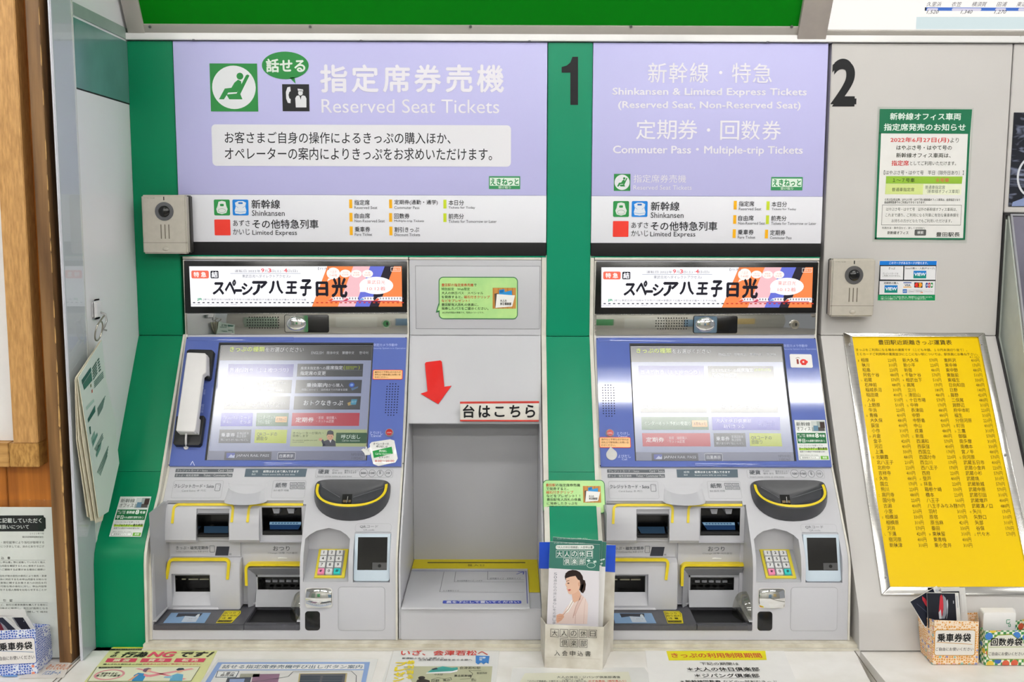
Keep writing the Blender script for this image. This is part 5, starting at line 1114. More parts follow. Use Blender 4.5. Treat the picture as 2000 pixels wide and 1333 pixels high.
# call sticker with pointing hand
t = thing('call_sticker', 'tilted white call sticker with green bar and pointing hand beside the first screen', 'sticker', FB.at(748, 910))
fr = FB.turned(748, 885, 11).lifted(.0062)
b = B(); P0 = [FB.uv(x, y, .007) for x, y in ((722, 868), (726, 864), (762, 858.5), (770, 861), (777, 896), (772, 904), (739, 911), (729, 907), (725, 893))]; b.prism(FB, P0, .0062, .0075, M['gloss'], .0004)
b.prism(FB, [FB.uv(320+x/4, 640+y/4, .007) for x, y in ((1540, 958), (1560, 946), (1572, 952), (1576, 930), (1586, 934), (1590, 950), (1610, 936), (1620, 962), (1610, 996), (1572, 1000), (1566, 984))], .0064, .0073, M['gloss']); b.obj('label', t)
P = Print(FB, .0077, 320, 640, 4)
P.q([(1630, 966), (1780, 932), (1790, 986), (1640, 1020)], '#1f8f44', 1); P.t('呼び出し', 1680, 956, 1742, 976, '#e6f2e8', .02, shear=.2); P.t('Call for Assistance', 1652, 980, 1776, 996, '#e6f2e8'); P.t('オペレーターの', 1636, 900, 1758, 920, '#55585c', .01); P.t('呼び出しは', 1660, 922, 1748, 940, '#55585c', .01); P.t('をタッチ！', 1680, 1004, 1760, 1024, '#55585c', .01); P.t('8:00～20:00', 1650, 1036, 1800, 1052, '#c0443c', .01)
for pts in ([(1544, 960), (1566, 984)], [(1574, 934), (1584, 960)], [(1592, 950), (1600, 970)]): P.ln(pts, 2.5, '#6a6e74', 1)
P.done('lettering', t)
# drop-shaped call sticker and ic sticker on machine 2
P0 = Print(FB, .0062, 1140, 650, 4); b = B(); pts = [(210, 893)]+[(218+43*math.cos(a), 955+43*math.sin(a)) for a in [math.radians(d) for d in range(-35, 216, 12)]]
b.prism(FB, [P0.P(*p) for p in pts], .006, .0078, mat('drop_grey', '#c9c8c6', .4), .0004); tag(centre(b.obj('call_button_cover')), 'pale grey drop-shaped cover below the orange sticker on the second machine', 'cover')
t = thing('card_reader_sticker', 'small white sticker with a red and brown ic mark on the second machine', 'sticker', FB.at(1565, 719))
b = B(); b.prism(FB, [P0.P(*p) for p in ((1608, 176), (1614, 169), (1772, 171), (1780, 178), (1790, 268), (1784, 276), (1626, 274), (1618, 268))], .0061, .0068, M['paper']); b.obj('label', t)
P = Print(FB, .007, 1140, 650, 4); P.rr(1664, 208, 1680, 246, 3, '#8a3a34', 1); P.ln([(1656, 202), (1672, 194), (1688, 200)], 5, '#9a8a86', 1)
P.c(1718, 230, 28, 22, '#d8342e', 1); P.c(1722, 230, 14, 8, '#e2e0de', 2); P.q([(1722, 222), (1750, 222), (1750, 238), (1722, 238)], '#d8342e', 3); P.q([(1700, 244), (1740, 244), (1736, 254), (1704, 254)], '#d8342e', 2); P.done('lettering', t)
def office(label, frm, n, ox, oy, sc, TL, TR, BR, BL):
    t = thing('office_sticker', label, 'sticker', frm.at(ox+(BL[0]+BR[0])/2/sc, oy+(BL[1]+BR[1])/2/sc), 'office car stickers')
    P = Print(frm, n, ox, oy, sc); b = B(); uv = [P.P(*p) for p in (TL, TR, BR, BL)]
    b.prism(frm, uv, n, n+.0008, mat('sticker_white', '#e4e6e4', .35), .0003); b.obj('label', t); P.n = n+.0010
    def g(x, y):                                                     # unit square -> quad
        return tuple((TL[i]*(1-x)+TR[i]*x)*(1-y)+(BL[i]*(1-x)+BR[i]*x)*y for i in (0, 1))
    def R(x0, y0, x1, y1, c, l=1): P.q([g(x0, y0), g(x1, y0), g(x1, y1), g(x0, y1)], c, l)
    def T(s_, x0, y0, x1, y1, c, bold=0., l=2):
        a = g(x0, (y0+y1)/2); b_ = g(x1, (y0+y1)/2); P.t(s_, a[0], g(.5, y0)[1], b_[0], g(.5, y1)[1], c, bold, l)
    T('新幹線', .05, .05, .5, .15, '#3c4440'); T('オフィス', .05, .17, .5, .27, '#3c4440')
    R(.54, .03, .98, .28, '#9aa4a2'); R(.54, .03, .72, .18, '#c6ccca', 2); R(.82, .05, .97, .2, '#3a2c28', 3); R(.6, .14, .75, .27, '#5c7f96', 3); R(.72, .18, .95, .27, '#4e4a48', 2)
    R(.03, .32, .97, .58, '#1d6b3e'); T('東北・北海道\n・上越・北陸', .05, .345, .30, .43, '#e6efe8'); T('新幹線', .34, .35, .6, .43, '#eef4ee', .02); T('8', .62, .33, .74, .44, '#f4f8f4', .03); T('号車', .76, .36, .94, .43, '#eef4ee', .02)
    T('平日', .05, .47, .28, .56, '#eef4ee', .02); T('のみ(最繁忙期等を除く)', .3, .49, .92, .555, '#e6efe8', .01)
    T('パソコンなどを使っての', .07, .615, .83, .655, '#3c4440'); R(.05, .70, .97, .75, '#a8d23c'); T('ワーク&スタディ優先車両', .05, .675, .96, .745, '#28361c', .015, 3); T('座席での通話やWEB会議もOK!', .07, .765, .88, .81, '#3c4440')
    T('利用方法・除外日など、詳しくはWEBへ', .06, .86, .66, .885, '#6a706c'); R(.05, .9, .68, .975, '#5a605c'); R(.06, .905, .67, .97, '#eef0ee', 2); T('新幹線オフィス', .12, .915, .56, .96, '#3c4440', l=3); R(.72, .895, .97, .98, '#6fae3c'); T('検索', .78, .91, .92, .965, '#f0f6ea', .01, 3)
    P.done('lettering', t)
office('office car sticker at the lower right of the second touch screen', FB, .0061, 1140, 650, 4, (1645, 684), (1884, 684), (1922, 998), (1680, 998))
office('office car sticker on the green pillar cover at the far left', slope((-.188, CZ-.521), (-.246, CZ-.577)), .0006, 0, 900, 3.078, (724, 218), (910, 218), (848, 460), (656, 458))

# ================================================================ INTERCOMS
def intercom(label, fx0, fx1, zt, zb, side):                        # front face px left/right, at depth
    Y = -.042; x0 = fx0; x1 = fx1
    t = thing('intercom', label, 'intercom', ((x0+x1)/2, 0, zb), 'station intercoms')
    k = .002 if side > 0 else -.002
    b = B(); b.box(x0+.003, x1+k, -.022, -.005, zb+.001, zt-.0005, mat('intercom_back', '#33322f', .5), .002); b.obj('back_box', t)
    b = B(); b.box(x0, x1, Y, -.021, zb, zt, M['intercom'], .003, 3); b.obj('cover', t)
    cx = (x0+x1)/2+.001; cz = zt-.0325
    b = B(); b.cyl((cx, Y+.0005, cz), (0, -1, 0), .0185, .0022, mat('lens_ring_grey', '#6e6e72', .25, metal=.6), 40, bev=.0006); b.obj('lens_ring', t)
    b = B(); b.dome((cx, Y-.0016, cz), (0, -1, 0), .0115, .0115, .0055, M['black']); b.obj('lens', t)
    for j in (-1, 0, 1):
        b = B(); b.box(cx+j*.0078-.0012, cx+j*.0078+.0012, Y-.0003, Y+.002, zt-.087, zt-.058, mat('slit_brown', '#5c5346', .6), .0006, 1); b.obj('speaker_slit', t)
    b = B(); b.box(x0+.0003, x1-.0003, Y-.0003, Y+.002, zb+.0218, zb+.0224, mat('slit_brown', '#5c5346', .6)); b.obj('cover_joint', t)
    b = B(); b.dome((cx, Y+.0002, zb+.010), (0, -1, 0), .0065, .0045, .0022, M['intercom']); b.obj('call_button', t)
    b = B(); b.box(cx-.0012, cx+.0008, Y-.0002, Y+.001, zt-.0105, zt-.0035, M['hole']); b.obj('indicator', t)
    P = Print(YF(Y), .0002); vs, fs = textmesh('ドアホン VL-568', 0, 2); mx = max(a[0] for a in vs)
    P.add([(x0+.006+a[0]/mx*.021, zt-.007+a[1]*.0026-CZ) for a in vs], fs, '#4c483f', 0); P.done('lettering', t)
YI = -.042
a0 = YF(YI).at(277.5, 440)[0]; a1 = YF(YI).at(364.5, 440)[0]
intercom('beige camera intercom on the left green pillar cover, beside the wide header sign', a0, a1, YF(YI).at(320, 381)[2], YF(YI).at(320, 496)[2], 1)
a0 = YF(YI).at(1623.5, 560)[0]; a1 = YF(YI).at(1708.5, 560)[0]
intercom('beige camera intercom on the grey panel, left of the card sticker', a0, a1, YF(YI).at(1665, 506)[2], YF(YI).at(1665, 619)[2], -1)

# ================================================================ NOTICES ON THE GREY PANEL
PN = YF(-.004)
t = thing('office_poster', 'laminated green-bordered notice 新幹線オフィス車両 on the grey panel under the 2', 'poster', PN.at(1800, 472))
P = Print(PN, .0014, 1550, 0, 2.6667)
b = B(); b.prism(PN, [P.P(*p) for p in ((438, 556), (940, 562), (902, 1268), (410, 1260))], .0002, .0008, M['acrylic']); b.obj('laminate', t)
b = B(); b.prism(PN, [P.P(*p) for p in ((449, 568), (930, 570), (893, 1250), (422, 1247))], .0009, .0012, M['gloss']); b.obj('sheet', t)
G = '#1b6b4a'
P.q([(449, 568), (930, 570), (920, 698), (444, 695)], G, 1)
for q in ([(444, 690), (456, 690), (432, 1247), (422, 1247)], [(908, 698), (920, 698), (893, 1250), (882, 1250)], [(424, 1238), (884, 1241), (883, 1250), (424, 1247)]): P.q(q, G, 1)
P.t('新幹線オフィス車両', 502, 588, 872, 626, '#dbe8e0', .02); P.t('指定席発売のお知らせ', 470, 644, 896, 682, '#dbe8e0', .02)
P.t('2022年6月27日(月)', 504, 716, 810, 746, '#cc2f2f', .012); P.t('より', 816, 718, 860, 744, KK)
P.t('はやぶさ号・はやて号の', 536, 758, 824, 782, KK, .008); P.t('新幹線オフィス車両は、', 534, 797, 818, 822, KK, .008); P.t('指定席', 510, 836, 600, 864, '#cc2f2f', .012); P.t('としてご利用いただけます。', 606, 840, 846, 862, KK)
P.t('【はやぶさ号・はやて号　平日（除外日あり）】', 470, 888, 886, 912, '#4a4e4a'); P.q([(482, 918), (880, 920), (876, 958), (480, 957)], '#8cb43a', 1); P.q([(480, 958), (676, 959), (672, 1014), (476, 1012)], '#cfdc8e', 1); P.q([(676, 959), (876, 960), (872, 1016), (672, 1014)], '#e4e8cc', 1)
P.t('１～７号車', 516, 928, 630, 950, '#3a4a1c', .01, 3); P.t('８号車', 742, 928, 810, 950, '#d06050', .01, 3); P.t('普通車指定席', 512, 978, 628, 998, '#4c5440', l=3); P.t('普通車指定席\n（新幹線オフィス車両）', 684, 966, 864, 1008, '#6a7268', l=3)
P.t('６月27日(月)以降、はやぶさ号・はやて号の新幹線オフィス車両は、全席指定となり\n自由席特急券でのご利用はできなくなります。', 474, 1034, 866, 1062, '#4a4e4a', .006)
P.rr(459, 1068, 873, 1174, 0, '#6a6e6a', 1, line=2); P.t('はやぶさ号・はやて号　以外の新幹線オフィス車両は、', 482, 1082, 850, 1100, '#6a6e6a'); P.t('これまで通り、ご利用になる列車に有効な乗車券類を', 478, 1112, 860, 1130, '#6a6e6a'); P.t('お持ちの方がどなたでもご利用いただけます。', 510, 1142, 824, 1160, '#6a6e6a')
P.t('利用方法・除外日など、詳しくはWEBへ', 460, 1182, 684, 1194, '#4a4e4a'); P.t('新幹線オフィス', 488, 1204, 598, 1222, '#3a3e3a', .008); P.rr(630, 1196, 690, 1228, 6, '#5a5c5a', 1); P.t('検索', 644, 1204, 676, 1220, '#e8e8e8', .01, 3); P.t('豊田駅長', 742, 1210, 866, 1234, '#3a3e3a', .01)
P.done('lettering', t)

t = thing('card_sticker', 'blue and green payment card sticker right of the intercom on the grey panel', 'sticker', PN.at(1772, 588))
P = Print(PN, .0010, 1590, 480, 4.878)
def rq(P, pts, r=None): return [P.P(*p) for p in pts]
b = B(); b.prism(PN, rq(P, ((622, 148), (632, 141), (1165, 141), (1173, 150), (1155, 522), (1144, 530), (614, 526), (606, 518))), .0002, .0007, M['gloss']); b.obj('label', t)
P.q([(626, 146), (1169, 146), (1166, 186), (624, 186)], '#1273cc', 1); P.q([(624, 186), (1166, 186), (1152, 470), (610, 470)], '#1c2026', 1); P.q([(609, 470), (1154, 470), (1152, 524), (608, 522)], '#0d8a52', 1)
P.t('このマークがあるカードが使えます。', 716, 154, 1084, 178, '#e4eefa', .015)
P.q([(632, 196), (850, 196), (846, 325), (630, 323)], '#e4e4e8', 2); P.q([(861, 196), (1160, 196), (1156, 326), (857, 325)], '#e4e4e8', 2); P.q([(624, 338), (1154, 338), (1148, 468), (620, 466)], '#e4e4e8', 2)
P.t('きっぷ', 710, 206, 772, 228, KT, .01, 3); P.t('クレジットカードは\nご利用いただけません。', 652, 256, 824, 298, '#5a5a60', l=3); P.t('Suicaの購入・入金(チャージ)', 870, 206, 1148, 230, KT, .01, 3)
for x, y, w_, h in ((947, 240, 122, 72), (671, 378, 124, 72)):
    P.q([(x, y), (x+w_, y), (x+w_-1, y+h*.5), (x, y+h*.5)], '#1676c4', 3); P.q([(x, y+h*.5), (x+w_-1, y+h*.5), (x+w_-2, y+h), (x-2, y+h)], '#128478', 3)
    P.t('VIEW', x+7, y+18, x+w_-7, y+50, '#eaf4fa', .03, 4)
P.t('定期券の購入', 664, 346, 804, 368, KT, .01, 3)
P.q([(850, 350), (927, 350), (927, 358), (850, 358)], '#2a4a9c', 3); P.t('VISA', 862, 368, 918, 388, '#3a4050', .03, 3); P.q([(850, 392), (927, 392), (927, 400), (850, 400)], '#e0a040', 3)
P.q([(955, 350), (1033, 352), (1032, 402), (953, 400)], '#1c1c20', 3); P.c(978, 376, 20, 22, '#d8342a', 4); P.c(1008, 376, 20, 22, '#ee9a2c', 4)
for x, c in ((1062, '#1f3f8c'), (1086, '#b82838'), (1110, '#2a8a48')): P.rr(x, 353, x+21, 402, 8, c, 3)
P.t('J', 1067, 368, 1078, 388, '#f0f0f0', .04, 4); P.t('C', 1089, 368, 1104, 388, '#f0f0f0', .04, 4); P.t('B', 1113, 368, 1128, 388, '#f0f0f0', .04, 4)
P.q([(844, 416), (884, 416), (884, 452), (844, 452)], '#2f6fc0', 3); P.t('AMEX', 848, 427, 880, 441, '#dce8f4', .02, 4)
for x0, x1, s_, c in ((900, 956, 'Diners', '#6a7484'), (966, 1034, 'DISCOVER', '#5a5a60'), (1044, 1132, 'UnionPay', '#8a8e96')): P.rr(x0, 418, x1, 452, 3, '#b8bac2', 3, line=2); P.t(s_, x0+6, 430, x1-6, 442, c, l=4)
P.q([(1000, 452), (1034, 440), (1034, 452)], '#e07a30', 4)
P.t('※クレジットカードをご利用の際には、暗証番号の入力が必要になります。\n※購入される種類により、使えるクレジットカードが異なります。', 634, 482, 1128, 516, '#d6ece0', .008)
P.done('lettering', t)

# ================================================================ FARE TABLE on the sloping panel
t = thing('fare_table', 'yellow fare table in a brushed metal frame on the sloping grey panel', 'notice board', FP.at(1850, 1160))
FF_ = FP.lifted(.0005)
iTL, iTR, iBL = FP.uv(1663.5, 659, .004), FP.uv(1909.5, 660, .004), FP.uv(1738, 1147, .004)
ou = FP.uv(1647, 650, .006); our = FP.uv(1920.5, 649, .006); ob_ = FP.uv(1721, 1163, .006)
il_ = (iTL[0]+iBL[0])/2; ir_ = iTR[0]; it_ = (iTL[1]+iTR[1])/2; ib_ = iBL[1]
ol_, or_, ot_, obt = (ou[0]+ob_[0])/2, our[0]+.002, ou[1], ob_[1]
if or_ > 1.008: or_ = 1.008
O4 = [(ol_, obt), (or_, obt), (or_, ot_), (ol_, ot_)]; I4 = [(il_, ib_), (ir_, ib_), (ir_, it_), (il_, it_)]
for i in range(4):
    j = (i+1) % 4; b = B()
    b.prism(FP, [O4[i], O4[j], I4[j], I4[i]], .0005, .0075, M['brushed'], .0012); b.obj('frame_rail', t)
b = B(); b.prism(FP, [(il_-.001, ib_-.001), (ir_+.001, ib_-.001), (ir_+.001, it_+.001), (il_-.001, it_+.001)], .0005, .003, mat('yellow_table_sheet', '#ecc600', .3, noise=.01, scale=6, spec=.2)); b.obj('sheet', t)
for x, y in ((1660, 673), (1917, 674), (1693, 889), (1963, 890), (1730, 1129)):
    b = B(); p = FP.at(x, y, .0075); b.cyl(p, FP.N, .0030, .0014, M['chrome'], 16); b.prism(Frame(p+FP.N*.0014, FP.V), [(-.0016, -.0003), (.0016, -.0003), (.0016, .0003), (-.0016, .0003)], 0, .0002, M['hole']); b.obj('screw', t)
P = Print(FP, .0033, 1640, 640, 4.761); KB = '#5a4212'
P.t('豊田駅近距離きっぷ運賃表', 358, 116, 1042, 162, '#4a3a16', .006)
P.t('きっぷをご利用になる場合の運賃です（こども半額、１０円未満切り捨て）。', 152, 196, 1184, 222, KB); P.t('ＩＣカードご利用時の運賃並びにここにない駅については、駅係員にお尋ね下さい。', 160, 236, 1282, 262, KB)
c1 = '''あ相原220 秋川310 昭島220 阿佐ケ谷480 い岩蔵570 石神前480 稲城長沼310 稲田堤400 入谷510 う上野原510 牛浜220 お青梅400 大久保480 荻窪400 小作310 か片倉170 金子420 河辺400 上溝330 き北朝霞480 北八王子210 北府中220 吉祥寺400 く久地480 国立170 熊川220 こ高円寺480 国分寺220 古淵400 小宮210 さ相模湖330 相模原310 沢井570 し下溝420 宿河原400 新秋津310'''
c2 = '''新大久保570 新小平220 新宿480 せ千駄ケ谷570 そ相武台下510 た高尾170 立川180 つ津田山480 と十日市場570 な中神170 長津田480 中野480 中野島400 中山570 成瀬480 に新座480 西浦和570 西荻窪400 西国立170 西国分寺220 西立川170 西八王子170 西府220 の登戸400 は拝島220 箱根ケ崎330 橋本220 八王子160 八王子みなみ野170 羽村310 原宿570 原当麻420 番田330 ひ東秋留310 東青梅400 東小金井310'''
c3 = '''東所沢400 東中神170 東中野480 東飯能510 東福生330 日向和田480 日野140 ふ藤野420 二俣尾480 淵野辺310 府中本町220 福生310 分倍河原220 ま町田400 み三鷹310 御嶽570 南多摩310 南橋本330 宮ノ平480 む向河原570 武蔵五日市400 武蔵小金井220 武蔵小杉570 武蔵境310 武蔵新城570 武蔵中原570 武蔵引田310 武蔵増戸400 武蔵溝ノ口480 や矢川170 矢野口310 矢部310 谷保170 よ代々木570'''
y_top, y_bot = FP.uv(1700, 705.3)[1], FP.uv(1760, 1066.6)[1]
def at_u(x, y): return FP.uv(x, y, .0033)[0]
cols = [(at_u(1675, 705), at_u(1681.5, 705), at_u(1750, 705)), (at_u(1756, 705), at_u(1762.5, 705), at_u(1831, 705)), (at_u(1838, 705), at_u(1843.5, 705), at_u(1912.5, 705))]
em = .0094
for ci, (txt, (uk, un, up)) in enumerate(zip((c1, c2, c3), cols)):
    for i, e in enumerate(txt.split()):
        v = y_top+(y_bot-y_top)*i/35 - em*.36
        pr_ = e[-3:]; nm = e[:-3]; kana = ''
        if 'ぁ' <= nm[0] <= 'ん': kana, nm = nm[0], nm[1:]
        if nm == 'ひなた': pass
        for s_, u_, wsc, k_ in ((kana, uk, .65, .6), (nm, un, .88, 1.), (pr_+'円', None, .72, 1.)):
            if not s_: continue
            vs, fs = textmesh(s_, 0, 1); mx = max(a[0] for a in vs); e_ = em*k_
            if u_ is None: wd = .0168; u_ = up-wd; sx = wd/mx
            else: sx = e_*wsc
            P.add([(u_+a[0]*sx, v+a[1]*e_) for a in vs], fs, KB, 2)
P.t('R1.10.1', 1210, 270, 1296, 284, KB)
P.done('lettering', t)

# ================================================================ BROCHURE BOX in front of pillar 1
t = thing('brochure_box', 'handmade white cardboard brochure box with blue tape in front of the green 1 pillar', 'box', (.125, -.33, .81))
Fb = YF(-.302); Fr = YF(-.355)
q = [Fb.uv(1020+x/3.332, 920+y/3.332) for x, y in ((115, 465), (608, 485), (590, 1176), (135, 1215))]
b = B(); b.prism(Fb, q, -.002, .0015, M['card'], .0005); b.obj('back_panel', t)
for nm, qq in (('tape', ((111, 463), (180, 463), (176, 636), (108, 634))), ('tape', ((543, 482), (608, 483), (603, 659), (540, 654)))):
    b = B(); b.prism(Fb, [Fb.uv(1020+x/3.332, 920+y/3.332) for x, y in qq], .0016, .0022, M['tape']); b.obj(nm, t)
zf = .8105
T = [Vector((.0665, -.362, 1)), ]
def pk(x, y, yy): return YF(yy).at(1020+x/3.332, 920+y/3.332)
FTL, FTR_ = pk(150, 1000, -.366), pk(532, 1020, -.372)
FBL, FBR = FC.at(1020+145/3.332, 920+1283/3.332), FC.at(1020+522/3.332, 920+1300/3.332)
BTL, BTR = pk(118, 950, -.306), pk(568, 978, -.306)
BBL, BBR = Vector((FBL.x-.004, -.306, zf)), Vector((FBR.x+.022, -.306, zf))
FBL.z = FBR.z = zf
def slab(b, pts, thick, m):                # thin sheet from a quad
    n = (pts[1]-pts[0]).cross(pts[2]-pts[0]).normalized()*thick
    a = [b.bm.verts.new(p) for p in pts]; c = [b.bm.verts.new(p-n) for p in pts]; mi = b.mi(m); k = len(pts)
    fs = [b.bm.faces.new(a), b.bm.faces.new(c[::-1])]+[b.bm.faces.new((a[i], c[i], c[(i+1) % k], a[(i+1) % k])) for i in range(k)]
    for f in fs: f.material_index = mi
    bmesh.ops.recalc_face_normals(b.bm, faces=fs)
b = B(); slab(b, [FBL, FBR, FTR_, FTL], .0015, M['card']); b.obj('front_panel', t)
b = B(); slab(b, [FBR, BBR, BTR, FTR_], .0015, M['card']); b.obj('side_panel', t)
b = B(); slab(b, [BBL, FBL, FTL, BTL], .0015, M['card']); b.obj('side_panel', t)
fq = Frame(FBL, (FTL-FBL)+(FTR_-FBR), FBR-FBL)
P = Print(fq, .0024, 1020, 920, 3.332); HK = '#2a2826'
P.ln([(150, 1214), (505, 1232)], 1.5, '#b6ada0')
for k, ch in enumerate('大人の休日'):
    x = 180+k*62; P.rr(x, 1032+k*2, x+54, 1084+k*2, 0, HK, 1, line=2.4); P.t(ch, x+9, 1040+k*2, x+46, 1076+k*2, HK)
for k, ch in enumerate('倶楽部'):
    x = 244+k*62; P.rr(x, 1096+k*3, x+54, 1148+k*3, 0, HK, 1, line=2.4); P.t(ch, x+8, 1103+k*3, x+47, 1142+k*3, HK)
for k, ch in enumerate('入会申込書'): P.t(ch, 208+k*50, 1172+k*1.5, 208+k*50+36, 1206+k*1.5, HK, .004)
P.done('lettering', t)
def brochure(label, Y, pts, face):
    fr = YF(Y); tt = thing('brochure', label, 'brochure', fr.at(1020+(pts[2][0]+pts[3][0])/2/3.332, 1190), 'membership brochures')
    P = Print(fr, .0014, 1020, 920, 3.332)
    TL, TR, BR, BL = pts
    b = B(); b.prism(fr, [fr.uv(1020+x/3.332, 920+y/3.332) for x, y in pts], -.0012, .0012, M['paper']); b.obj('sheet', tt)
    g = lambda x, y: tuple((TL[i]*(1-x)+TR[i]*x)*(1-y)+(BL[i]*(1-x)+BR[i]*x)*y for i in (0, 1))
    hb = .32 if face else .29
    P.q([g(0, 0), g(1, 0), g(1, hb), g(0, hb)], '#3d7568', 1)
    P.t('インターネット申し込みもご利用ください', g(.08, 0)[0], g(0, .008)[1], g(.7, 0)[0], g(0, .028)[1], '#d8e4e0', l=2)
    if face:
        P.rr(218, 484, 466, 512, 12, '#e8ece8', 2); P.t('「大人の休日倶楽部」入会申込書', 226, 490, 458, 506, '#4a5a54', .004, 3)
        for k, ch in enumerate('大人の休日'): x = 220+k*49; P.rr(x, 518, x+44, 566+k, 0, '#e4ecea', 2, line=2); P.t(ch, x+5, 524, x+39, 560, '#eef2f0', .006, 3)
        for k, ch in enumerate('倶楽部'): x = 268+k*50; P.rr(x, 568, x+44, 614, 0, '#e4ecea', 2, line=2); P.t(ch, x+5, 574, x+39, 608, '#eef2f0', .006, 3)
        P.c(448, 616, 28, 18, '#cfe0da', 2, line=3); P.q([(418, 584), (436, 576), (444, 588), (430, 596)], '#d4e4de', 2); P.q([(462, 588), (480, 584), (484, 596), (466, 602)], '#d4e4de', 2)
        P.q([g(0, hb), g(1, hb), g(1, 1), g(0, 1)], '#e3dfe6', 1)
        for k, ch in enumerate('50歳からの旅と暮らしを応援します'):
            yy = 664+k*21.2; P.t(ch, 206-k*.6, yy, 227-k*.6, yy+17, '#8a8a94', l=2)
        # portrait: woman in profile, dark tied hair, pale pink jacket
        P.q([(276, 690), (282, 668), (300, 652), (328, 645), (352, 648), (376, 660), (392, 684), (396, 712), (392, 740), (380, 742), (372, 700), (340, 680), (300, 700), (282, 712)], '#2c201e', 4)
        P.q([(392, 708), (408, 714), (414, 740), (410, 776), (396, 798), (380, 790), (384, 750)], '#33241f', 3); P.q([(370, 690), (394, 690), (400, 750), (384, 790), (366, 770), (362, 720)], '#2c201e', 3)
        P.q([(284, 700), (300, 686), (340, 676), (372, 700), (378, 740), (372, 770), (350, 792), (318, 806), (302, 800), (296, 786), (288, 768), (290, 756), (280, 742), (286, 726)], '#e6bea6', 5)
        P.q([(322, 800), (366, 772), (380, 800), (376, 840), (336, 860), (326, 830)], '#dfb299', 4)
        P.q([(284, 700), (290, 672), (330, 654), (372, 676), (380, 716), (362, 708), (346, 684), (312, 690)], '#2c201e', 6); P.c(370, 738, 7, 14, '#d8a68c', 6)
        P.ln([(286, 720), (306, 712)], 3, '#4a3228', 6); P.c(300, 732, 7, 3.5, '#3a2824', 6); P.ln([(284, 748), (292, 754)], 2, '#c89478', 6); P.q([(296, 774), (312, 770), (318, 776), (304, 784)], '#c05a58', 6)
        P.q([(262, 930), (280, 900), (304, 870), (326, 836), (352, 856), (380, 806), (412, 832), (428, 870), (426, 940), (422, 998), (216, 996), (222, 950)], '#ecd6cf', 3)
        P.q([(320, 840), (336, 856), (300, 920), (276, 930)], '#f6f2ee', 4); P.ln([(332, 846), (300, 900), (268, 936)], 3, '#a8705e', 5); P.q([(384, 806), (398, 820), (372, 872), (344, 940), (326, 952), (344, 890)], '#e2c4bb', 4); P.ln([(384, 808), (350, 880), (330, 960)], 2.4, '#b98f84', 5); P.ln([(398, 822), (372, 874), (344, 942)], 1.6, '#b98f84', 5); P.ln([(346, 940), (344, 996)], 2, '#b98f84', 5); P.ln([(412, 834), (404, 900), (398, 996)], 1.6, '#cdaaa0', 5)
        P.q([(222, 940), (244, 930), (268, 934), (272, 952), (256, 972), (230, 990), (222, 976)], '#e0ae94', 6)
        for k in range(3): P.ln([(226+k*4, 950+k*12), (262-k*4, 946+k*12)], 1.6, '#c08a72', 7)
    else:
        for k, (x, y) in enumerate(((505, 580), (520, 576), (506, 604))): P.q([(x, y), (x+14, y-6), (x+18, y+2), (x+6, y+8)], '#d4e4de', 2)
    P.done('lettering', tt)
brochure('front membership brochure showing a woman in a pale pink jacket', -.340, [(180, 462), (506, 482), (494, 1020), (160, 1000)], True)
brochure('rear membership brochure sticking out at the right of the front one', -.3245, [(222, 440), (548, 464), (524, 1020), (200, 1000)], False)
brochure('membership brochure slightly raised between the front and the rear one', -.331, [(200, 432), (520, 456), (505, 1010), (180, 990)], False)

# ================================================================ ENVELOPE POCKETS
def asanoha(name, base, line, dots):
    m = bpy.data.materials.new(name); m.use_nodes = True; nt = m.node_tree; bs = nt.nodes['Principled BSDF']; bs.inputs['Roughness'].default_value = .45
    tc = nt.nodes.new('ShaderNodeTexCoord'); mp = nt.nodes.new('ShaderNodeMapping'); mp.inputs['Scale'].default_value = (1, 1, 1)
    nt.links.new(tc.outputs['Object'], mp.inputs[0])
    v = nt.nodes.new('ShaderNodeTexVoronoi'); v.feature = 'DISTANCE_TO_EDGE'; v.inputs['Scale'].default_value = 230; v.inputs['Randomness'].default_value = .5
    v2 = nt.nodes.new('ShaderNodeTexVoronoi'); v2.feature = 'F1'; v2.inputs['Scale'].default_value = 75; v2.inputs['Randomness'].default_value = .12
    for k in (v, v2): nt.links.new(mp.outputs[0], k.inputs['Vector'])
    r = nt.nodes.new('ShaderNodeValToRGB'); r.color_ramp.interpolation = 'CONSTANT'; r.color_ramp.elements[0].color = (*lin(line), 1); r.color_ramp.elements[1].color = (*lin(base), 1); r.color_ramp.elements[1].position = .12
    r2 = nt.nodes.new('ShaderNodeValToRGB'); r2.color_ramp.interpolation = 'CONSTANT'; r2.color_ramp.elements[0].color = (1, 1, 1, 1); r2.color_ramp.elements[1].color = (0, 0, 0, 1); r2.color_ramp.elements[1].position = .22
    e = r2.color_ramp.elements.new(.0); e.color = (1, 1, 1, 1)
    rc = nt.nodes.new('ShaderNodeValToRGB'); rc.color_ramp.interpolation = 'CONSTANT'
    rc.color_ramp.elements[0].color = (*lin(dots[0]), 1); rc.color_ramp.elements[1].color = (*lin(dots[2]), 1); rc.color_ramp.elements[1].position = .66
    e = rc.color_ramp.elements.new(.33); e.color = (*lin(dots[1]), 1)
    mx = nt.nodes.new('ShaderNodeMixRGB'); sp = nt.nodes.new('ShaderNodeSeparateColor')
    nt.links.new(v.outputs['Distance'], r.inputs[0]); nt.links.new(v2.outputs['Distance'], r2.inputs[0]); nt.links.new(v2.outputs['Color'], sp.inputs[0]); nt.links.new(sp.outputs[0], rc.inputs[0])
    nt.links.new(r2.outputs[0], mx.inputs[0]); nt.links.new(r.outputs[0], mx.inputs[1]); nt.links.new(rc.outputs[0], mx.inputs[2]); nt.links.new(mx.outputs[0], bs.inputs['Base Color'])
    return m
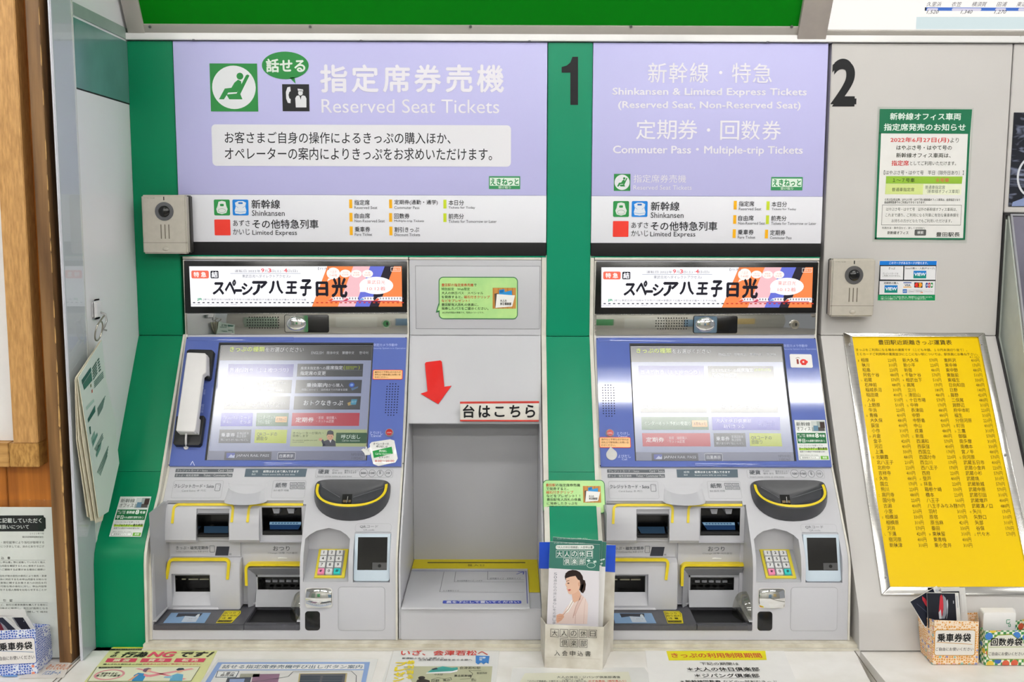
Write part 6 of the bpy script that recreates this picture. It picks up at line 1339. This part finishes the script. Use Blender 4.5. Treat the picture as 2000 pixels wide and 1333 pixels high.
ORA = asanoha('orange_star_paper', '#dd9c48', '#f0dcc4', ('#8f8fc0', '#e8b0a8', '#8fc0b8'))
BLU = asanoha('blue_star_paper', '#4a66b8', '#dfe4f0', ('#e88a6c', '#e8a08c', '#8fc8b8'))
def checker(name):
    m = bpy.data.materials.new(name); m.use_nodes = True; nt = m.node_tree; bs = nt.nodes['Principled BSDF']; bs.inputs['Roughness'].default_value = .45
    tc = nt.nodes.new('ShaderNodeTexCoord'); ck = nt.nodes.new('ShaderNodeTexChecker'); ck.inputs['Scale'].default_value = 190; ck.inputs[1].default_value = (*lin('#3f8a4c'), 1); ck.inputs[2].default_value = (*lin('#e8ead8'), 1)
    v = nt.nodes.new('ShaderNodeTexVoronoi'); v.inputs['Scale'].default_value = 62; v.inputs['Randomness'].default_value = .6; sp = nt.nodes.new('ShaderNodeSeparateColor')
    rc = nt.nodes.new('ShaderNodeValToRGB'); rc.color_ramp.interpolation = 'CONSTANT'; rc.color_ramp.elements[0].color = (*lin('#3a78c4'), 1); rc.color_ramp.elements[1].color = (*lin('#e0c040'), 1); rc.color_ramp.elements[1].position = .75
    e = rc.color_ramp.elements.new(.3); e.color = (*lin('#cf5a3c'), 1); e = rc.color_ramp.elements.new(.55); e.color = (*lin('#2f62b0'), 1)
    r2 = nt.nodes.new('ShaderNodeValToRGB'); r2.color_ramp.interpolation = 'CONSTANT'; r2.color_ramp.elements[0].color = (1, 1, 1, 1); r2.color_ramp.elements[1].color = (0, 0, 0, 1); r2.color_ramp.elements[1].position = .42
    mx = nt.nodes.new('ShaderNodeMixRGB')
    nt.links.new(tc.outputs['Object'], ck.inputs['Vector']); nt.links.new(tc.outputs['Object'], v.inputs['Vector']); nt.links.new(v.outputs['Color'], sp.inputs[0]); nt.links.new(sp.outputs[0], rc.inputs[0]); nt.links.new(v.outputs['Distance'], r2.inputs[0])
    nt.links.new(r2.outputs[0], mx.inputs[0]); nt.links.new(ck.outputs[0], mx.inputs[1]); nt.links.new(rc.outputs[0], mx.inputs[2]); nt.links.new(mx.outputs[0], bs.inputs['Base Color']); return m
FLO = checker('floral_checker_paper')
def pocket(label, mat_, FBL, FBR, FTR_, FTL, BBL, BBR, BTR, BTL, group='envelope pockets'):
    t = thing('envelope_pocket', label, 'pocket', (FBL+BBR)/2, group)
    for nm, q in (('front_panel', (FBL, FBR, FTR_, FTL)), ('side_panel', (BBL, FBL, FTL, BTL)), ('side_panel', (FBR, BBR, BTR, FTR_)), ('back_panel', (BBR, BBL, BTL, BTR)), ('base_panel', (FBL, BBL, BBR, FBR))):
        b = B(); slab(b, list(q), .0009, mat_); b.obj(nm, t)
    return t, Frame(FBL, (FTL-FBL)+(FTR_-FBR), FBR-FBL)
Zc = .8112
def px(x, y, yy): return YF(yy).at(x, y)
# orange pocket (zoom 1740,1130 / 6.565)
z4 = lambda x, y: (1740+x/6.565, 1130+y/6.565)
FBL = FC.at(*z4(530, 1115)); FBR = FC.at(*z4(1120, 1115)); BBL = FC.at(*z4(382, 950)); 
for p in (FBL, FBR, BBL): p.z = Zc
BBR = Vector((FBR.x-.006, -.304, Zc))
FTL = px(*z4(562, 538), FBL.y-.004); FTR_ = px(*z4(1128, 560), FBR.y-.004); BTL = px(*z4(345, 474), BBL.y-.004); BTR = px(*z4(1112, 440), -.296)
tt, fq = pocket('orange star-patterned envelope pocket reading 乗車券袋 below the fare table', ORA, FBL, FBR, FTR_, FTL, BBL, BBR, BTR, BTL)
def pocket_label(tt, fq, ox, oy, sc, x0, y0, x1, y1, big, edge, bb, sb, rule, clip=None):
    P = Print(fq, .0004, ox, oy, sc); P.rr(x0, y0, x1, y1, 34, edge, 1); P.rr(x0+9, y0+9, x1-9, y1-9, 28, '#e6e2dc', 2)
    P.t(big, *bb, '#1c1c1e', .03, 3); P.ln(rule, 7, edge, 3); P.t('ご自由にお使いください', *sb, '#2c2c30', .006, 3); P.done('lettering', tt)
pocket_label(tt, fq, 1740, 1130, 6.565, 570, 648, 1098, 984, '乗車券袋', '#c8903c', (610, 696, 1044, 806), (582, 876, 1068, 920), [(596, 818), (1056, 828)])
def envelope(label, corners, yy, thick=.0012, prints=None, grp='ticket envelopes in the orange pocket', name='envelope', mat_=None):
    fr = YF(yy); t = thing(name, label, 'envelope', fr.at(*z4(*corners[2])), grp)
    b = B(); b.prism(fr, [fr.uv(*z4(*c)) for c in corners], -thick, 0, mat_ or M['gloss']); b.obj('sheet', t)
    P = Print(fr, .0003, 1740, 1130, 6.565)
    for pts, c, l in prints or []: P.q(pts, c, l)
    if prints: P.done('lettering', t)
envelope('dark ticket envelope tilted left, frontmost on the left of the orange pocket', [(246, 302), (590, 102), (780, 560), (440, 640)], -.338, prints=[([(250, 303), (540, 134), (600, 280), (760, 560), (440, 620)], '#1e2230', 0), ([(400, 232), (440, 260), (490, 350), (500, 420), (440, 340), (404, 280)], '#b8303c', 1), ([(330, 330), (334, 326), (470, 440), (466, 444)], '#4a5064', 1), ([(570, 150), (596, 136), (612, 170), (598, 186)], '#c9ced8', 1)])
envelope('dark ticket envelope with a red swoosh, upright in the middle of the orange pocket', [(462, 186), (868, 190), (905, 640), (478, 640)], -.345, prints=[([(462, 190), (822, 196), (850, 640), (480, 640)], '#23252e', 0), ([(630, 236), (646, 208), (668, 250), (676, 340), (664, 480), (620, 520), (612, 450), (622, 340)], '#c03440', 1), ([(664, 214), (700, 250), (726, 330), (712, 450), (690, 520), (650, 520), (674, 400)], '#8f929c', 1), ([(612, 440), (640, 400), (652, 520), (620, 522)], '#c9ccd4', 2), ([(716, 290), (728, 270), (734, 340), (728, 440), (716, 520), (712, 520), (724, 400)], '#c4c8d0', 2), ([(796, 288), (806, 288), (808, 326), (798, 326)], '#aeb2ba', 2), ([(836, 226), (852, 226), (866, 380), (850, 380)], '#c0c2c8', 1)])
envelope('white ticket envelope at the right of the orange pocket', [(640, 130), (950, 124), (1000, 640), (700, 640)], -.326, prints=[([(648, 172), (876, 168), (905, 640), (700, 640)], '#1f2128', 0), ([(892, 214), (930, 204), (948, 440), (906, 450)], '#d2d2d4', 1), ([(896, 218), (927, 208), (944, 436), (909, 446)], '#e4e3e2', 2)])
envelope('black and white ticket envelope at the back of the orange pocket', [(472, 122), (880, 116), (960, 640), (520, 640)], -.318, prints=[([(472, 124), (560, 122), (560, 150), (472, 152)], '#15161a', 0), ([(600, 150), (870, 146), (872, 156), (600, 160)], '#8a8c92', 1)])
# floral pocket
FBL = FC.at(*z4(1205, 1125)); BBL = FC.at(*z4(1130, 1072)); FBL.z = BBL.z = Zc; FBR = Vector((FBL.x+.098, FBL.y, Zc)); BBR = Vector((FBR.x, -.312, Zc))
FTL = px(*z4(1210, 676), FBL.y-.003); FTR_ = Vector((FBR.x+.003, FTL.y, FTL.z+.001)); BTL = px(*z4(1140, 640), BBL.y); BTR = Vector((FBR.x+.003, -.31, BTL.z+.004))
tt, fq = pocket('floral green-checked envelope pocket reading 回数券袋 at the right edge', FLO, FBL, FBR, FTR_, FTL, BBL, BBR, BTR, BTL)
P = Print(fq, .0004, 1740, 1130, 6.565)
P.q([(1234, 840), (1370, 722), (1560, 712), (1700, 830), (1760, 840), (1760, 1040), (1260, 1046), (1236, 1010)], '#8aa23c', 1); P.q([(1250, 840), (1376, 734), (1556, 724), (1690, 830), (1760, 850), (1760, 1030), (1266, 1034), (1246, 1004)], '#e2e0d6', 2)
P.t('回数券袋', 1284, 764, 1690, 866, '#1c1c1e', .03, 3); P.ln([(1262, 884), (1760, 874)], 6, '#8aa23c', 3); P.t('ご自由にお使いください', 1254, 944, 1708, 990, '#2c2c30', .006, 3); P.done('lettering', tt)
t = thing('envelope_stack', 'stack of white ticket envelopes with a small green mark in the floral pocket', 'envelope', (1740, 0, 0)); 
fr = YF(-.345); loc = fr.at(*z4(1400, 660)); t.location = loc; t['_p'] = tuple(loc)
for k, (d, dx_, dy_) in enumerate(((0, 0, 0), (-.006, -6, -8), (-.012, -20, -22), (-.018, -34, -36), (-.024, -44, -50))):
    fr2 = YF(-.345-d); b = B(); b.prism(fr2, rrect(*fr2.uv(*z4(1176+dx_, 700)), *fr2.uv(*z4(1608+dx_*.2, 444+dy_)), .004), -.0052, 0, M['paper'], .0006); b.obj('envelope', t)
P = Print(fr, .0003, 1740, 1130, 6.565); P.ln([(1532, 536), (1484, 536), (1484, 582), (1506, 582), (1530, 560)], 8, '#3f9468'); P.ln([(1484, 582), (1530, 586), (1534, 620), (1512, 624), (1512, 596)], 8, '#3f9468', 1); P.done('lettering', t)
# blue pocket (zoom 0,1140 / 6.909)
z6 = lambda x, y: (x/6.909, 1140+y/6.909)
FBR = FC.at(*z6(505, 1228)); BBR = FC.at(*z6(715, 1012)); FBR.z = BBR.z = Zc; FBL = Vector((FBR.x-.092, FBR.y-.012, Zc)); BBL = Vector((FBL.x+.012, BBR.y-.012, Zc))
FTR_ = px(*z6(480, 618), FBR.y-.002); FTL = Vector((FBL.x-.004, FBL.y-.002, FTR_.z)); BTR = px(*z6(672, 560), BBR.y-.02); BTL = Vector((BBL.x, BBR.y-.012, px(*z6(600, 478), BBR.y)[2])); 
tt, fq = pocket('blue star-patterned envelope pocket reading 乗車券袋 at the lower left corner', BLU, FBL, FBR, FTR_, FTL, BBL, BBR, BTR, BTL)
b = B(); slab(b, [px(*z6(380, 600), BBR.y+.004), px(*z6(660, 600), BBR.y+.004), px(*z6(655, 470), BBR.y+.004), px(*z6(380, 480), BBR.y+.004)], .0009, BLU); b.obj('back_panel', tt)
P = Print(fq, .0004, 0, 1140, 6.909)
P.rr(-120, 736, 492, 1092, 36, '#3f5ca8', 1); P.rr(-111, 745, 483, 1083, 28, '#e6e2e0', 2); P.t('乗車券袋', -4, 786, 444, 896, '#1c1c1e', .03, 3); P.ln([(-60, 906), (460, 918)], 7, '#3f6a9c', 3); P.t('ご自由にお使いください', -56, 972, 468, 1026, '#2c2c30', .006, 3); P.done('lettering', tt)
def env2(label, corners, yy, prints, nm='envelope'):
    fr = YF(yy); t = thing(nm, label, 'envelope', fr.at(*z6(*corners[2])), 'ticket envelopes in the blue pocket'); b = B(); b.prism(fr, [fr.uv(*z6(*c)) for c in corners], -.0012, 0, M['gloss']); b.obj('sheet', t)
    P = Print(fr, .0003, 0, 1140, 6.909)
    for pts, c, l in prints: P.q(pts, c, l)
    P.done('lettering', t)
env2('ticket envelope with a dark picture leaning right in the blue pocket', [(40, 454), (372, 452), (500, 660), (180, 660)], -.364, [([(165, 462), (310, 462), (440, 660), (285, 660)], '#2a2a34', 0), ([(160, 462), (180, 462), (300, 640), (280, 640)], '#8a8c94', 1), ([(316, 506), (324, 502), (328, 516), (320, 520)], '#b0b4bc', 1)])
env2('ticket envelope with grey and red streaks, leftmost in the blue pocket', [(-200, 470), (60, 455), (330, 660), (-180, 660)], -.372, [([(-180, 474), (36, 462), (250, 660), (-180, 660)], '#353846', 0), ([(-60, 500), (20, 560), (60, 640), (-60, 640)], '#7a2f3c', 1), ([(0, 520), (60, 570), (120, 640), (60, 640)], '#9c98a4', 1)])
env2('white bundle of ticket envelopes standing upright at the back of the blue pocket', [(-220, 350), (330, 352), (372, 470), (-220, 470)], -.352, [([(-200, 440), (30, 430), (330, 455), (40, 462)], '#c8c4c4', 0)])

# ================================================================ NOTICE in a clear stand, left
FS = slope((-.318, CZ-.50), (-.336, CZ-.79))
t = thing('notice_stand', 'white notice in a clear acrylic stand before the cedar planks', 'notice', FS.at(60, 1285))
z5 = lambda x, y: (x/3.078, 900+y/3.078)
ul_, vb_ = FS.uv(-60, 1284)[0], FS.uv(60, 1285)[1]; ur_ = (FS.uv(*z5(375, 1180))[0]+FS.uv(*z5(330, 290))[0])/2; vt_ = FS.uv(*z5(200, 280))[1]; va_ = FS.uv(*z5(200, 236))[1]
b = B(); b.prism(FS, [(ul_-.25, vb_), (ur_, vb_), (ur_, vt_), (ul_-.25, vt_)], 0, .0006, M['paper']); b.obj('sheet', t)
b = B(); b.prism(FS, [(ul_-.25, vb_-.0005), (ur_+.002, vb_-.0005), (ur_+.002, va_), (ul_-.25, va_)], .0012, .0028, M['acrylic'], .0004); b.obj('cover', t)
P = Print(FS, .0008, 0, 900, 3.078); NK = '#5c5a5a'
P.q([(-300, 332), (262, 330), (264, 340), (274, 346), (276, 410), (266, 414), (264, 426), (-300, 428)], '#2a2b2d', 1); P.t('券等に記載していただく', -78, 346, 250, 376, '#e6e6e6', .012); P.t('報の取扱いについて', -70, 386, 174, 412, '#e6e6e6', .012)
P.t('２０２２年７月', 180, 434, 262, 445, NK); P.t('東日本旅客鉄道株式会社', 134, 454, 262, 466, NK)
P.t('払戻申込書・割引証等により当社が取得する', -86, 485, 266, 500, NK); P.t('情報の取扱いにつきましては、次のとおりでござ', -96, 510, 266, 524, NK)
P.t('申　込　書', -30, 578, 62, 594, NK, .01); P.ln([(-200, 600), (272, 600)], 1.2, NK)
for k, s_ in enumerate(('「払いもどし申込書」等に記載していただく個人', '情報は申込内容を確認するために使用するほか、', 'お客さまへご連絡する必要がある場合に使用い')): P.t(s_, -70, 606+k*22, 272, 618+k*22, NK)
for k, s_ in enumerate(('情報等を当社が他の会社の委託により発売・変更', 'からの照会に対応するため申込内容をお知らせ', 'カード乗車等に関するお客さまへの対応を行', '相互利用可能な他の会社に対し、申込内容等', '会社が保有する個人情報をお知らせすることが')): P.t(s_, -66, 688+k*21, 281, 700+k*21, NK)
P.t('割　引　証', -20, 834, 76, 850, NK, .01); P.ln([(-200, 856), (288, 856)], 1.2, NK)
for k, s_ in enumerate(('引証」など、割引の乗車券類を購入する場合に', '引証と引換えに発売し、割引が適用となる', '確認のため内容等に関して当社')): P.t(s_, -64, 862+k*21, 288, 874+k*21, NK)
P.done('lettering', t)

# ================================================================ HANGING CARDS on the side wall
FW2 = Frame((-.757, 0, 0), (0, 0, 1), (0, 1, 0))                     # the side wall: u = depth, v = height
def wx(x, y, X=-.757):
    d = FPX*FW+(x-1000)*RT+(666.5-y)*UP; tt_ = (X-CAM.x)/d.x; return CAM+tt_*d
t = thing('magnet_hook', 'white magnetic hook on the side wall left of the green pillar cover', 'hook', wx(184, 622))
c = wx(184, 604); b = B(); b.box(-.7565, -.7465, c.y-.017, c.y+.017, c.z-.0185, c.z+.0185, mat('hook_white', '#e4e4e6', .3), .005, 3); b.obj('magnet', t)
b = B(); hk = [Vector((-.748, c.y+.003, c.z-.006)), Vector((-.738, c.y+.003, c.z-.010)), Vector((-.736, c.y+.002, c.z-.022)), Vector((-.739, c.y-.001, c.z-.032)), Vector((-.741, c.y-.004, c.z-.037)), Vector((-.734, c.y-.004, c.z-.039))]
b.tube(hk, .0017, mat('hook_steel', '#9a9a98', .3, metal=.8), 8); b.obj('hook', t)
rc = wx(193, 647, -.738); 
t = thing('card_ring', 'metal binder ring hanging from the white hook', 'ring', rc)
b = B(); pts = [rc+Vector((.004*math.sin(a), .0155*math.cos(a), .0175*math.sin(a))) for a in [k*2*math.pi/32 for k in range(33)]]; b.tube(pts, .0015, mat('ring_steel', '#a8a498', .28, metal=.85), 8); b.obj('ring', t)
b = B(); b.tube([rc+Vector((.001, .003, .0165)), rc+Vector((.003, .020, .026))], .0016, mat('ring_steel', '#a8a498', .28, metal=.85), 8); b.obj('latch', t)
CG = mat('pale_green_card', '#ccdcd2', .4, noise=.03, scale=8); CE = mat('card_edge_cream', '#d9d2bc', .5)
cards = [(-.7375, [(200, 663), (148, 738), (160, 830), (190, 1018), (232, 905), (206, 740)]),]
def cardquad(X, pts): return [wx(x, y, X) for x, y in pts]
for k, (X, pts, lab_, m_) in enumerate((
    (-.7345, [(199, 664), (153, 738), (172, 862), (193, 1012), (212, 1000), (233, 905), (224, 820), (207, 740)], 'pale green information card with printed dark blocks, frontmost on the ring', CG),
    (-.7390, [(197, 665), (150, 738), (160, 850), (187, 1022), (200, 1018), (224, 920), (204, 740)], 'cream-edged card second from the front on the ring', CE),
    (-.7430, [(196, 666), (148, 738), (154, 860), (178, 1018), (190, 1018), (215, 920), (200, 740)], 'cream card third from the front on the ring', CE),
    (-.7470, [(195, 667), (147, 742), (150, 860), (171, 1010), (184, 1016), (205, 920), (198, 740)], 'cream card rearmost on the ring, nearest the side wall', CE))):
    t = thing('hanging_card', lab_, 'card', wx(195, 1015, X), 'information cards on the ring')
    b = B(); P3 = cardquad(X, pts); mi = b.mi(m_); a = [b.bm.verts.new(p) for p in P3]; c_ = [b.bm.verts.new(p+Vector((-.0012, 0, 0))) for p in P3]; n_ = len(a)
    fs = [b.bm.faces.new(a), b.bm.faces.new(c_[::-1])]+[b.bm.faces.new((a[i], c_[i], c_[(i+1) % n_], a[(i+1) % n_])) for i in range(n_)]
    for f in fs: f.material_index = mi
    for f in fs[2:]: f.material_index = b.mi(CE)
    bmesh.ops.recalc_face_normals(b.bm, faces=fs); b.obj('card', t, smooth=False)
    if k == 0:
        Fk = Frame((X, 0, 0), (0, 0, 1), (0, 1, 0)); s_ = Print(Fk, .0004)
        z = lambda x, y: (100+x/2.667, 500+y/2.667)
        D_ = '#1f5a4c'
        for q, cc in (([(158, 648), (206, 580), (209, 600), (162, 672)], D_), ([(164, 672), (209, 604), (214, 650), (172, 700)], '#2f6a58'), ([(190, 850), (228, 778), (230, 812), (193, 870)], D_), ([(198, 892), (205, 888), (207, 928), (202, 932)], D_),
                      ([(232, 1040), (244, 990), (262, 970), (256, 1008), (238, 1050)], '#5a8a7a'), ([(180, 790), (222, 745), (224, 760), (184, 806)], '#9cbcae'), ([(203, 672), (209, 666), (210, 682), (204, 688)], '#5a6a3c'), ([(210, 700), (215, 694), (216, 712), (211, 716)], '#b0563c'), ([(208, 950), (226, 912), (230, 936), (212, 982)], '#7aa494'), ([(214, 968), (240, 920), (242, 936), (216, 998)], '#5d8f80')): s_.q([z(*p) for p in q], cc, 1)
        for i in range(5):
            y = 590+i*14; s_.ln([z(214+i, y), z(236+i, y-38)], 1.3, '#2a5a4a', 1); s_.ln([z(240+i*2, y-42), z(250+i*2, y-56)], 1.3, '#2a5a4a', 1)
        for i in range(4): s_.ln([z(222+i, 660+i*9), z(270+i, 604+i*9)], .9, '#4a7466', 1)
        for i in range(5): s_.ln([z(240+i, 800+i*9), z(282-i*3, 730+i*14)], .9, '#4a7466', 1)
        for i in range(3): s_.ln([z(226+i*4, 1010+i*4), z(268+i*2, 926+i*10)], .9, '#4a7466', 1)
        for i in range(4): s_.ln([z(240+i*5, 1130+i*5), z(298-i*2, 992+i*16)], 1., '#4a7466', 1)
        s_.done('lettering', t)

# ================================================================ PAPERS ON THE COUNTER
PN_ = [.0004]
def paper(label, px_, col, n=None, group='notices lying on the counter'):
    PN_[0] += .00007; n = PN_[0]; uv = [FC.uv(*p) for p in px_]; t = thing('counter_notice', label, 'notice', FC.pt(sum(u for u, v in uv)/4, sum(v for u, v in uv)/4), group)
    b = B(); b.prism(FC, uv, .0002, n, col); b.obj('sheet', t); return t
def ext(pts, k=2.2):                       # carry the two side edges on towards the viewer
    TL, TR, BR, BL = pts; f = lambda a, b: (b[0]+(b[0]-a[0])*k, b[1]+(b[1]-a[1])*k)
    return [TL, TR, f(TR, BR), f(TL, BL)]
w7 = lambda x, y: (150+x/3.077, 1240+y/3.077)
YP = mat('pale_yellow_paper', '#dedfa0', .45, noise=.02)
t = paper('pale yellow notice with big red NG on the counter before the left machine', ext([w7(218, 72), w7(860, 72), w7(752, 280), w7(50, 280)], 1.2), YP)
P = Print(FC, .0010, 150, 1240, 3.077); PK = '#d64a66'
P.q([(222, 72), (856, 72), (848, 82), (214, 82)], '#e4de38', 1); P.q([(204, 86), (585, 84), (580, 94), (196, 96)], '#2a2a26', 1); P.t('えきねっと等のお得なきっぷをお求めのお客さまへ', 230, 87, 560, 93, '#c8c890', l=2)
P.c(684, 90, 78, 11, '#4a4a44', 1, line=2); P.t('ご注意ください', 634, 86, 738, 95, '#3a3a36'); P.t('そ', 222, 104, 258, 120, '#242420', .03); P.t('の', 202, 122, 238, 138, '#242420', .03)
P.t('行為', 262, 104, 416, 138, '#242420', .04, shear=.3); P.t('NG', 430, 104, 582, 137, PK, .04, shear=.2); P.t('です！', 604, 104, 800, 136, '#242420', .04, shear=.3)
for (x0, x1, s_) in ((170, 366, '譲 渡'), (378, 574, '貸 与'), (582, 776, '転 売')): P.q([(x0+16, 144), (x1, 144), (x1-14, 166), (x0, 167)], PK, 1); P.t(s_, x0+50, 147, x1-46, 164, '#ece4c4', .03)
P.t('購入された割引きっぷは', 158, 176, 392, 184, '#2c2c28', .02); P.t('会員本人以外はご使用になれません。', 396, 175, 744, 183, PK, .01)
P.q([(118, 196), (742, 194), (686, 282), (62, 284)], '#6a6a5a', 1); P.q([(122, 198), (738, 196), (684, 280), (67, 282)], '#e6e6cc', 2); P.q([(134, 196), (272, 194), (266, 204), (130, 206)], '#2a2a26', 3); P.t('次のような行為は禁止です！', 144, 197, 256, 203, '#d8d8b0', l=4)
P.c(196, 243, 90, 32, '#e29aa0', 3, line=14); P.t('ご家族を含む\n第三者への譲渡', 122, 230, 264, 256, '#3c3a34', .01, 5)
# two people handing over a ticket: red cross behind
P.q([(350, 208), (372, 204), (660, 268), (640, 274)], '#e6a0a4', 3); P.q([(690, 204), (706, 210), (420, 258), (400, 250)], '#e6a0a4', 3)
P.q([(330, 282), (344, 246), (370, 232), (404, 236), (412, 256), (396, 282)], '#3f8cc0', 4); P.c(424, 218, 22, 11, '#e8b89c', 5); P.q([(396, 224), (404, 208), (430, 203), (452, 208), (430, 212), (414, 230)], '#7a5a70', 6); P.q([(404, 238), (440, 248), (496, 238), (500, 246), (440, 258), (400, 250)], '#e48a94', 5); P.q([(360, 244), (376, 240), (330, 276), (304, 280)], '#e8a880', 6)
P.q([(556, 282), (570, 248), (604, 236), (640, 242), (634, 282)], '#6aaccc', 4); P.c(620, 220, 22, 12, '#e8b89c', 5); P.q([(596, 214), (612, 204), (640, 204), (648, 214), (634, 216), (606, 220)], '#3c4458', 6); P.q([(576, 250), (530, 254), (520, 262), (572, 266)], '#8cc0d8', 5); P.ln([(496, 240), (552, 248)], 5, '#e86a78', 6)
P.done('lettering', t)
t = paper('laminated blue-bordered guide sheet about the call button on the counter', ext([w7(850, 148), w7(1810, 150), w7(1770, 286), w7(745, 286)], 1.2), M['gloss'])
P = Print(FC, .0010, 150, 1240, 3.077)
P.q([(848, 168), (1762, 166), (1728, 330), (744, 330)], '#8aa4d4', 1); P.q([(872, 178), (1728, 178), (1726, 210), (852, 212)], '#eceaea', 2); P.q([(846, 218), (1724, 216), (1700, 330), (778, 330)], '#dcdad8', 2)
P.t('話せる指定席券売機呼び出しボタン案内', 876, 184, 1716, 206, '#3c5a72', .006, 3)
P.q([(846, 220), (978, 220), (958, 260), (832, 260)], '#4a5a6c', 3); P.q([(850, 223), (972, 223), (954, 257), (838, 257)], '#e6e6e6', 4); P.t('１番の\n券売機', 866, 228, 948, 254, '#3c3c40', .01, 5)
P.q([(984, 238), (1100, 236), (1096, 256), (976, 262)], '#9a9a8c', 3); P.q([(905, 262), (1050, 258), (1030, 330), (880, 330)], '#4a4e5a', 3); P.q([(920, 270), (1010, 268), (1000, 300), (912, 300)], '#8a9ac0', 4); P.q([(1060, 240), (1220, 238), (1200, 330), (1040, 330)], '#8a6a80', 3)
P.ln([(1040, 290), (1270, 256), (1300, 226), (1650, 222), (1680, 250), (1676, 330)], 4, '#4a4e54', 5); P.q([(1336, 236), (1626, 234), (1612, 330), (1324, 330)], '#b8a878', 4); P.q([(1344, 240), (1616, 238), (1604, 330), (1334, 330)], '#5a5a60', 5)
for i in range(3):
    for j in range(2): P.q([(1346+j*134-i*3, 252+i*14), (1466+j*134-i*3, 252+i*14), (1464+j*134-i*4, 262+i*14), (1344+j*134-i*4, 262+i*14)], '#3a4450', 6)
P.done('lettering', t)
w8 = lambda x, y: (740+x/2.0833, 1240+y/2.0833)
t = paper('travel leaflet いざ、会津若松へ with a green train on the counter', ext([w8(62, 48), w8(492, 52), w8(476, 194), w8(14, 194)], 1.2), M['gloss'])
P = Print(FC, .0010, 740, 1240, 2.0833)
P.t('いざ、会津若松へ', 90, 64, 444, 86, '#c83a34', .02); P.t('新選組ふるさと日野より', 94, 94, 264, 101, '#2c2c34', .006); P.t('土方歳三の史跡をめぐる旅へ', 162, 100, 380, 108, '#2c2c34', .006)
P.q([(394, 86), (450, 88), (446, 120), (436, 114), (426, 122), (416, 114), (404, 122), (394, 116)], '#3a7cc4', 1); P.t('日野\n市', 408, 92, 434, 108, '#e4ecf4', .03)
P.q([(100, 130), (462, 130), (452, 240), (160, 240)], '#b8b89a', 1)
P.q([(196, 156), (216, 142), (260, 130), (296, 136), (320, 134), (322, 146), (300, 156), (190, 160)], '#3f9c94', 2); P.q([(196, 156), (300, 150), (322, 144), (318, 152), (290, 158), (190, 160)], '#e8e8ea', 3); P.q([(214, 142), (234, 136), (240, 142), (220, 146)], '#2a3a4a', 4)
P.t('会津若松駅', 328, 132, 414, 142, '#3c3c3a', l=3); P.ln([(416, 148), (366, 148), (382, 160), (372, 180), (330, 184)], 2, '#3c4038', 3); P.t('磐越西線', 398, 154, 440, 162, '#4c4c48', l=3); P.t('中央線', 226, 160, 260, 168, '#4c4c48', l=3); P.t('東北新幹線', 306, 164, 376, 174, '#3c3c3a', .01, 3)
P.ln([(212, 186), (240, 176), (266, 182), (292, 176), (296, 186), (270, 190)], 2, '#3c4038', 3); P.t('日野', 214, 184, 246, 196, '#3c3c3a', .01, 3); P.t('東京', 260, 182, 290, 192, '#3c3c3a', l=3); P.t('郡山', 376, 180, 396, 190, '#3c3c3a', l=3)
for k, ch in enumerate('プレゼン'): P.t(ch, 66-k*3, 112+k*21, 118-k*5, 130+k*21, '#ecd62c', .05, 4)
for k, ch in enumerate('絶対当る'): P.t(ch, 116-k*2, 106+k*20, 146-k*2, 122+k*20, '#ecd62c', .04, 4)
P.c(174, 178, 14, 7, '#2c2824', 5); P.q([(146, 210), (156, 186), (176, 180), (206, 188), (212, 210)], '#38322c', 4)
P.done('lettering', t)
t = paper('small laminated notice beside the brochure box, mostly cut off by the lower edge', ext([w8(544, 138), w8(1080, 136), w8(1120, 194), w8(534, 194)], 1.6), M['gloss'])
P = Print(FC, .0010, 740, 1240, 2.0833); P.q([(594, 158), (1016, 152), (1034, 216), (560, 216)], '#d8d6c4', 1); P.t('大人の休日・ジパング倶楽部通信', 724, 170, 982, 179, '#3c3c38', .01); P.t('ご案内とご注意', 746, 180, 832, 187, '#4c4c48'); P.t('「ジパング倶楽部」の割引きっぷを使ったご旅行には、', 606, 187, 846, 194, '#2c2c2a', .01); P.t('必ず会員証（顔写真入り）', 852, 186, 1006, 194, '#c84438', .01); P.done('lettering', t)
t = paper('white notice with a yellow heading about restricted periods on the counter before the second machine', ext([w8(1082, 52), w8(1640, 50), w8(1700, 194), w8(1100, 194)], 1.2), M['paper'])
t['label'] = 'white counter notice with a yellow heading, before the machine without a telephone'
P = Print(FC, .0010, 740, 1240, 2.0833); P.q([(1170, 68), (1572, 66), (1578, 104), (1180, 106)], '#e6dc1c', 1); P.t('きっぷの利用制限期間', 1190, 76, 1556, 96, '#c8502c', .02); P.t('下記の期間は', 1308, 114, 1464, 126, '#4a4a48', .006)
P.t('＊大人の休日倶楽部', 1254, 134, 1548, 150, '#1c1c1e', .015); P.ln([(1254, 152), (1550, 152)], 1.6, '#1c1c1e', 2); P.t('＊ジパング倶楽部', 1284, 160, 1548, 176, '#1c1c1e', .015); P.ln([(1284, 178), (1552, 178)], 1.6, '#1c1c1e', 2); P.t('＊新幹線回数券', 1226, 186, 1392, 200, '#1c1c1e', .015); P.t('などの一部割引きっぷ', 1402, 187, 1620, 199, '#1c1c1e'); P.done('lettering', t)
z6b = lambda x, y: z6(x, y)
t = paper('faded orange and blue leaflet lying beside the blue pocket', [z6(610, 1060), z6(960, 1080), z6(860, 1280), z6(250, 1290)], mat('faded_leaflet', '#dcd6d0', .5, noise=.02))
P = Print(FC, .0010, 0, 1140, 6.909); P.t('のってたのしい', 640, 1090, 955, 1170, '#dd8a58', .02); P.t('パスポート', 590, 1180, 820, 1240, '#6a92c8', .02); P.q([(10, 1235), (60, 1225), (240, 1240), (230, 1262), (40, 1262)], '#7aa4d8', 1); P.done('lettering', t)

for o in list(bpy.data.objects):
    if '_p' in o: del o['_p']
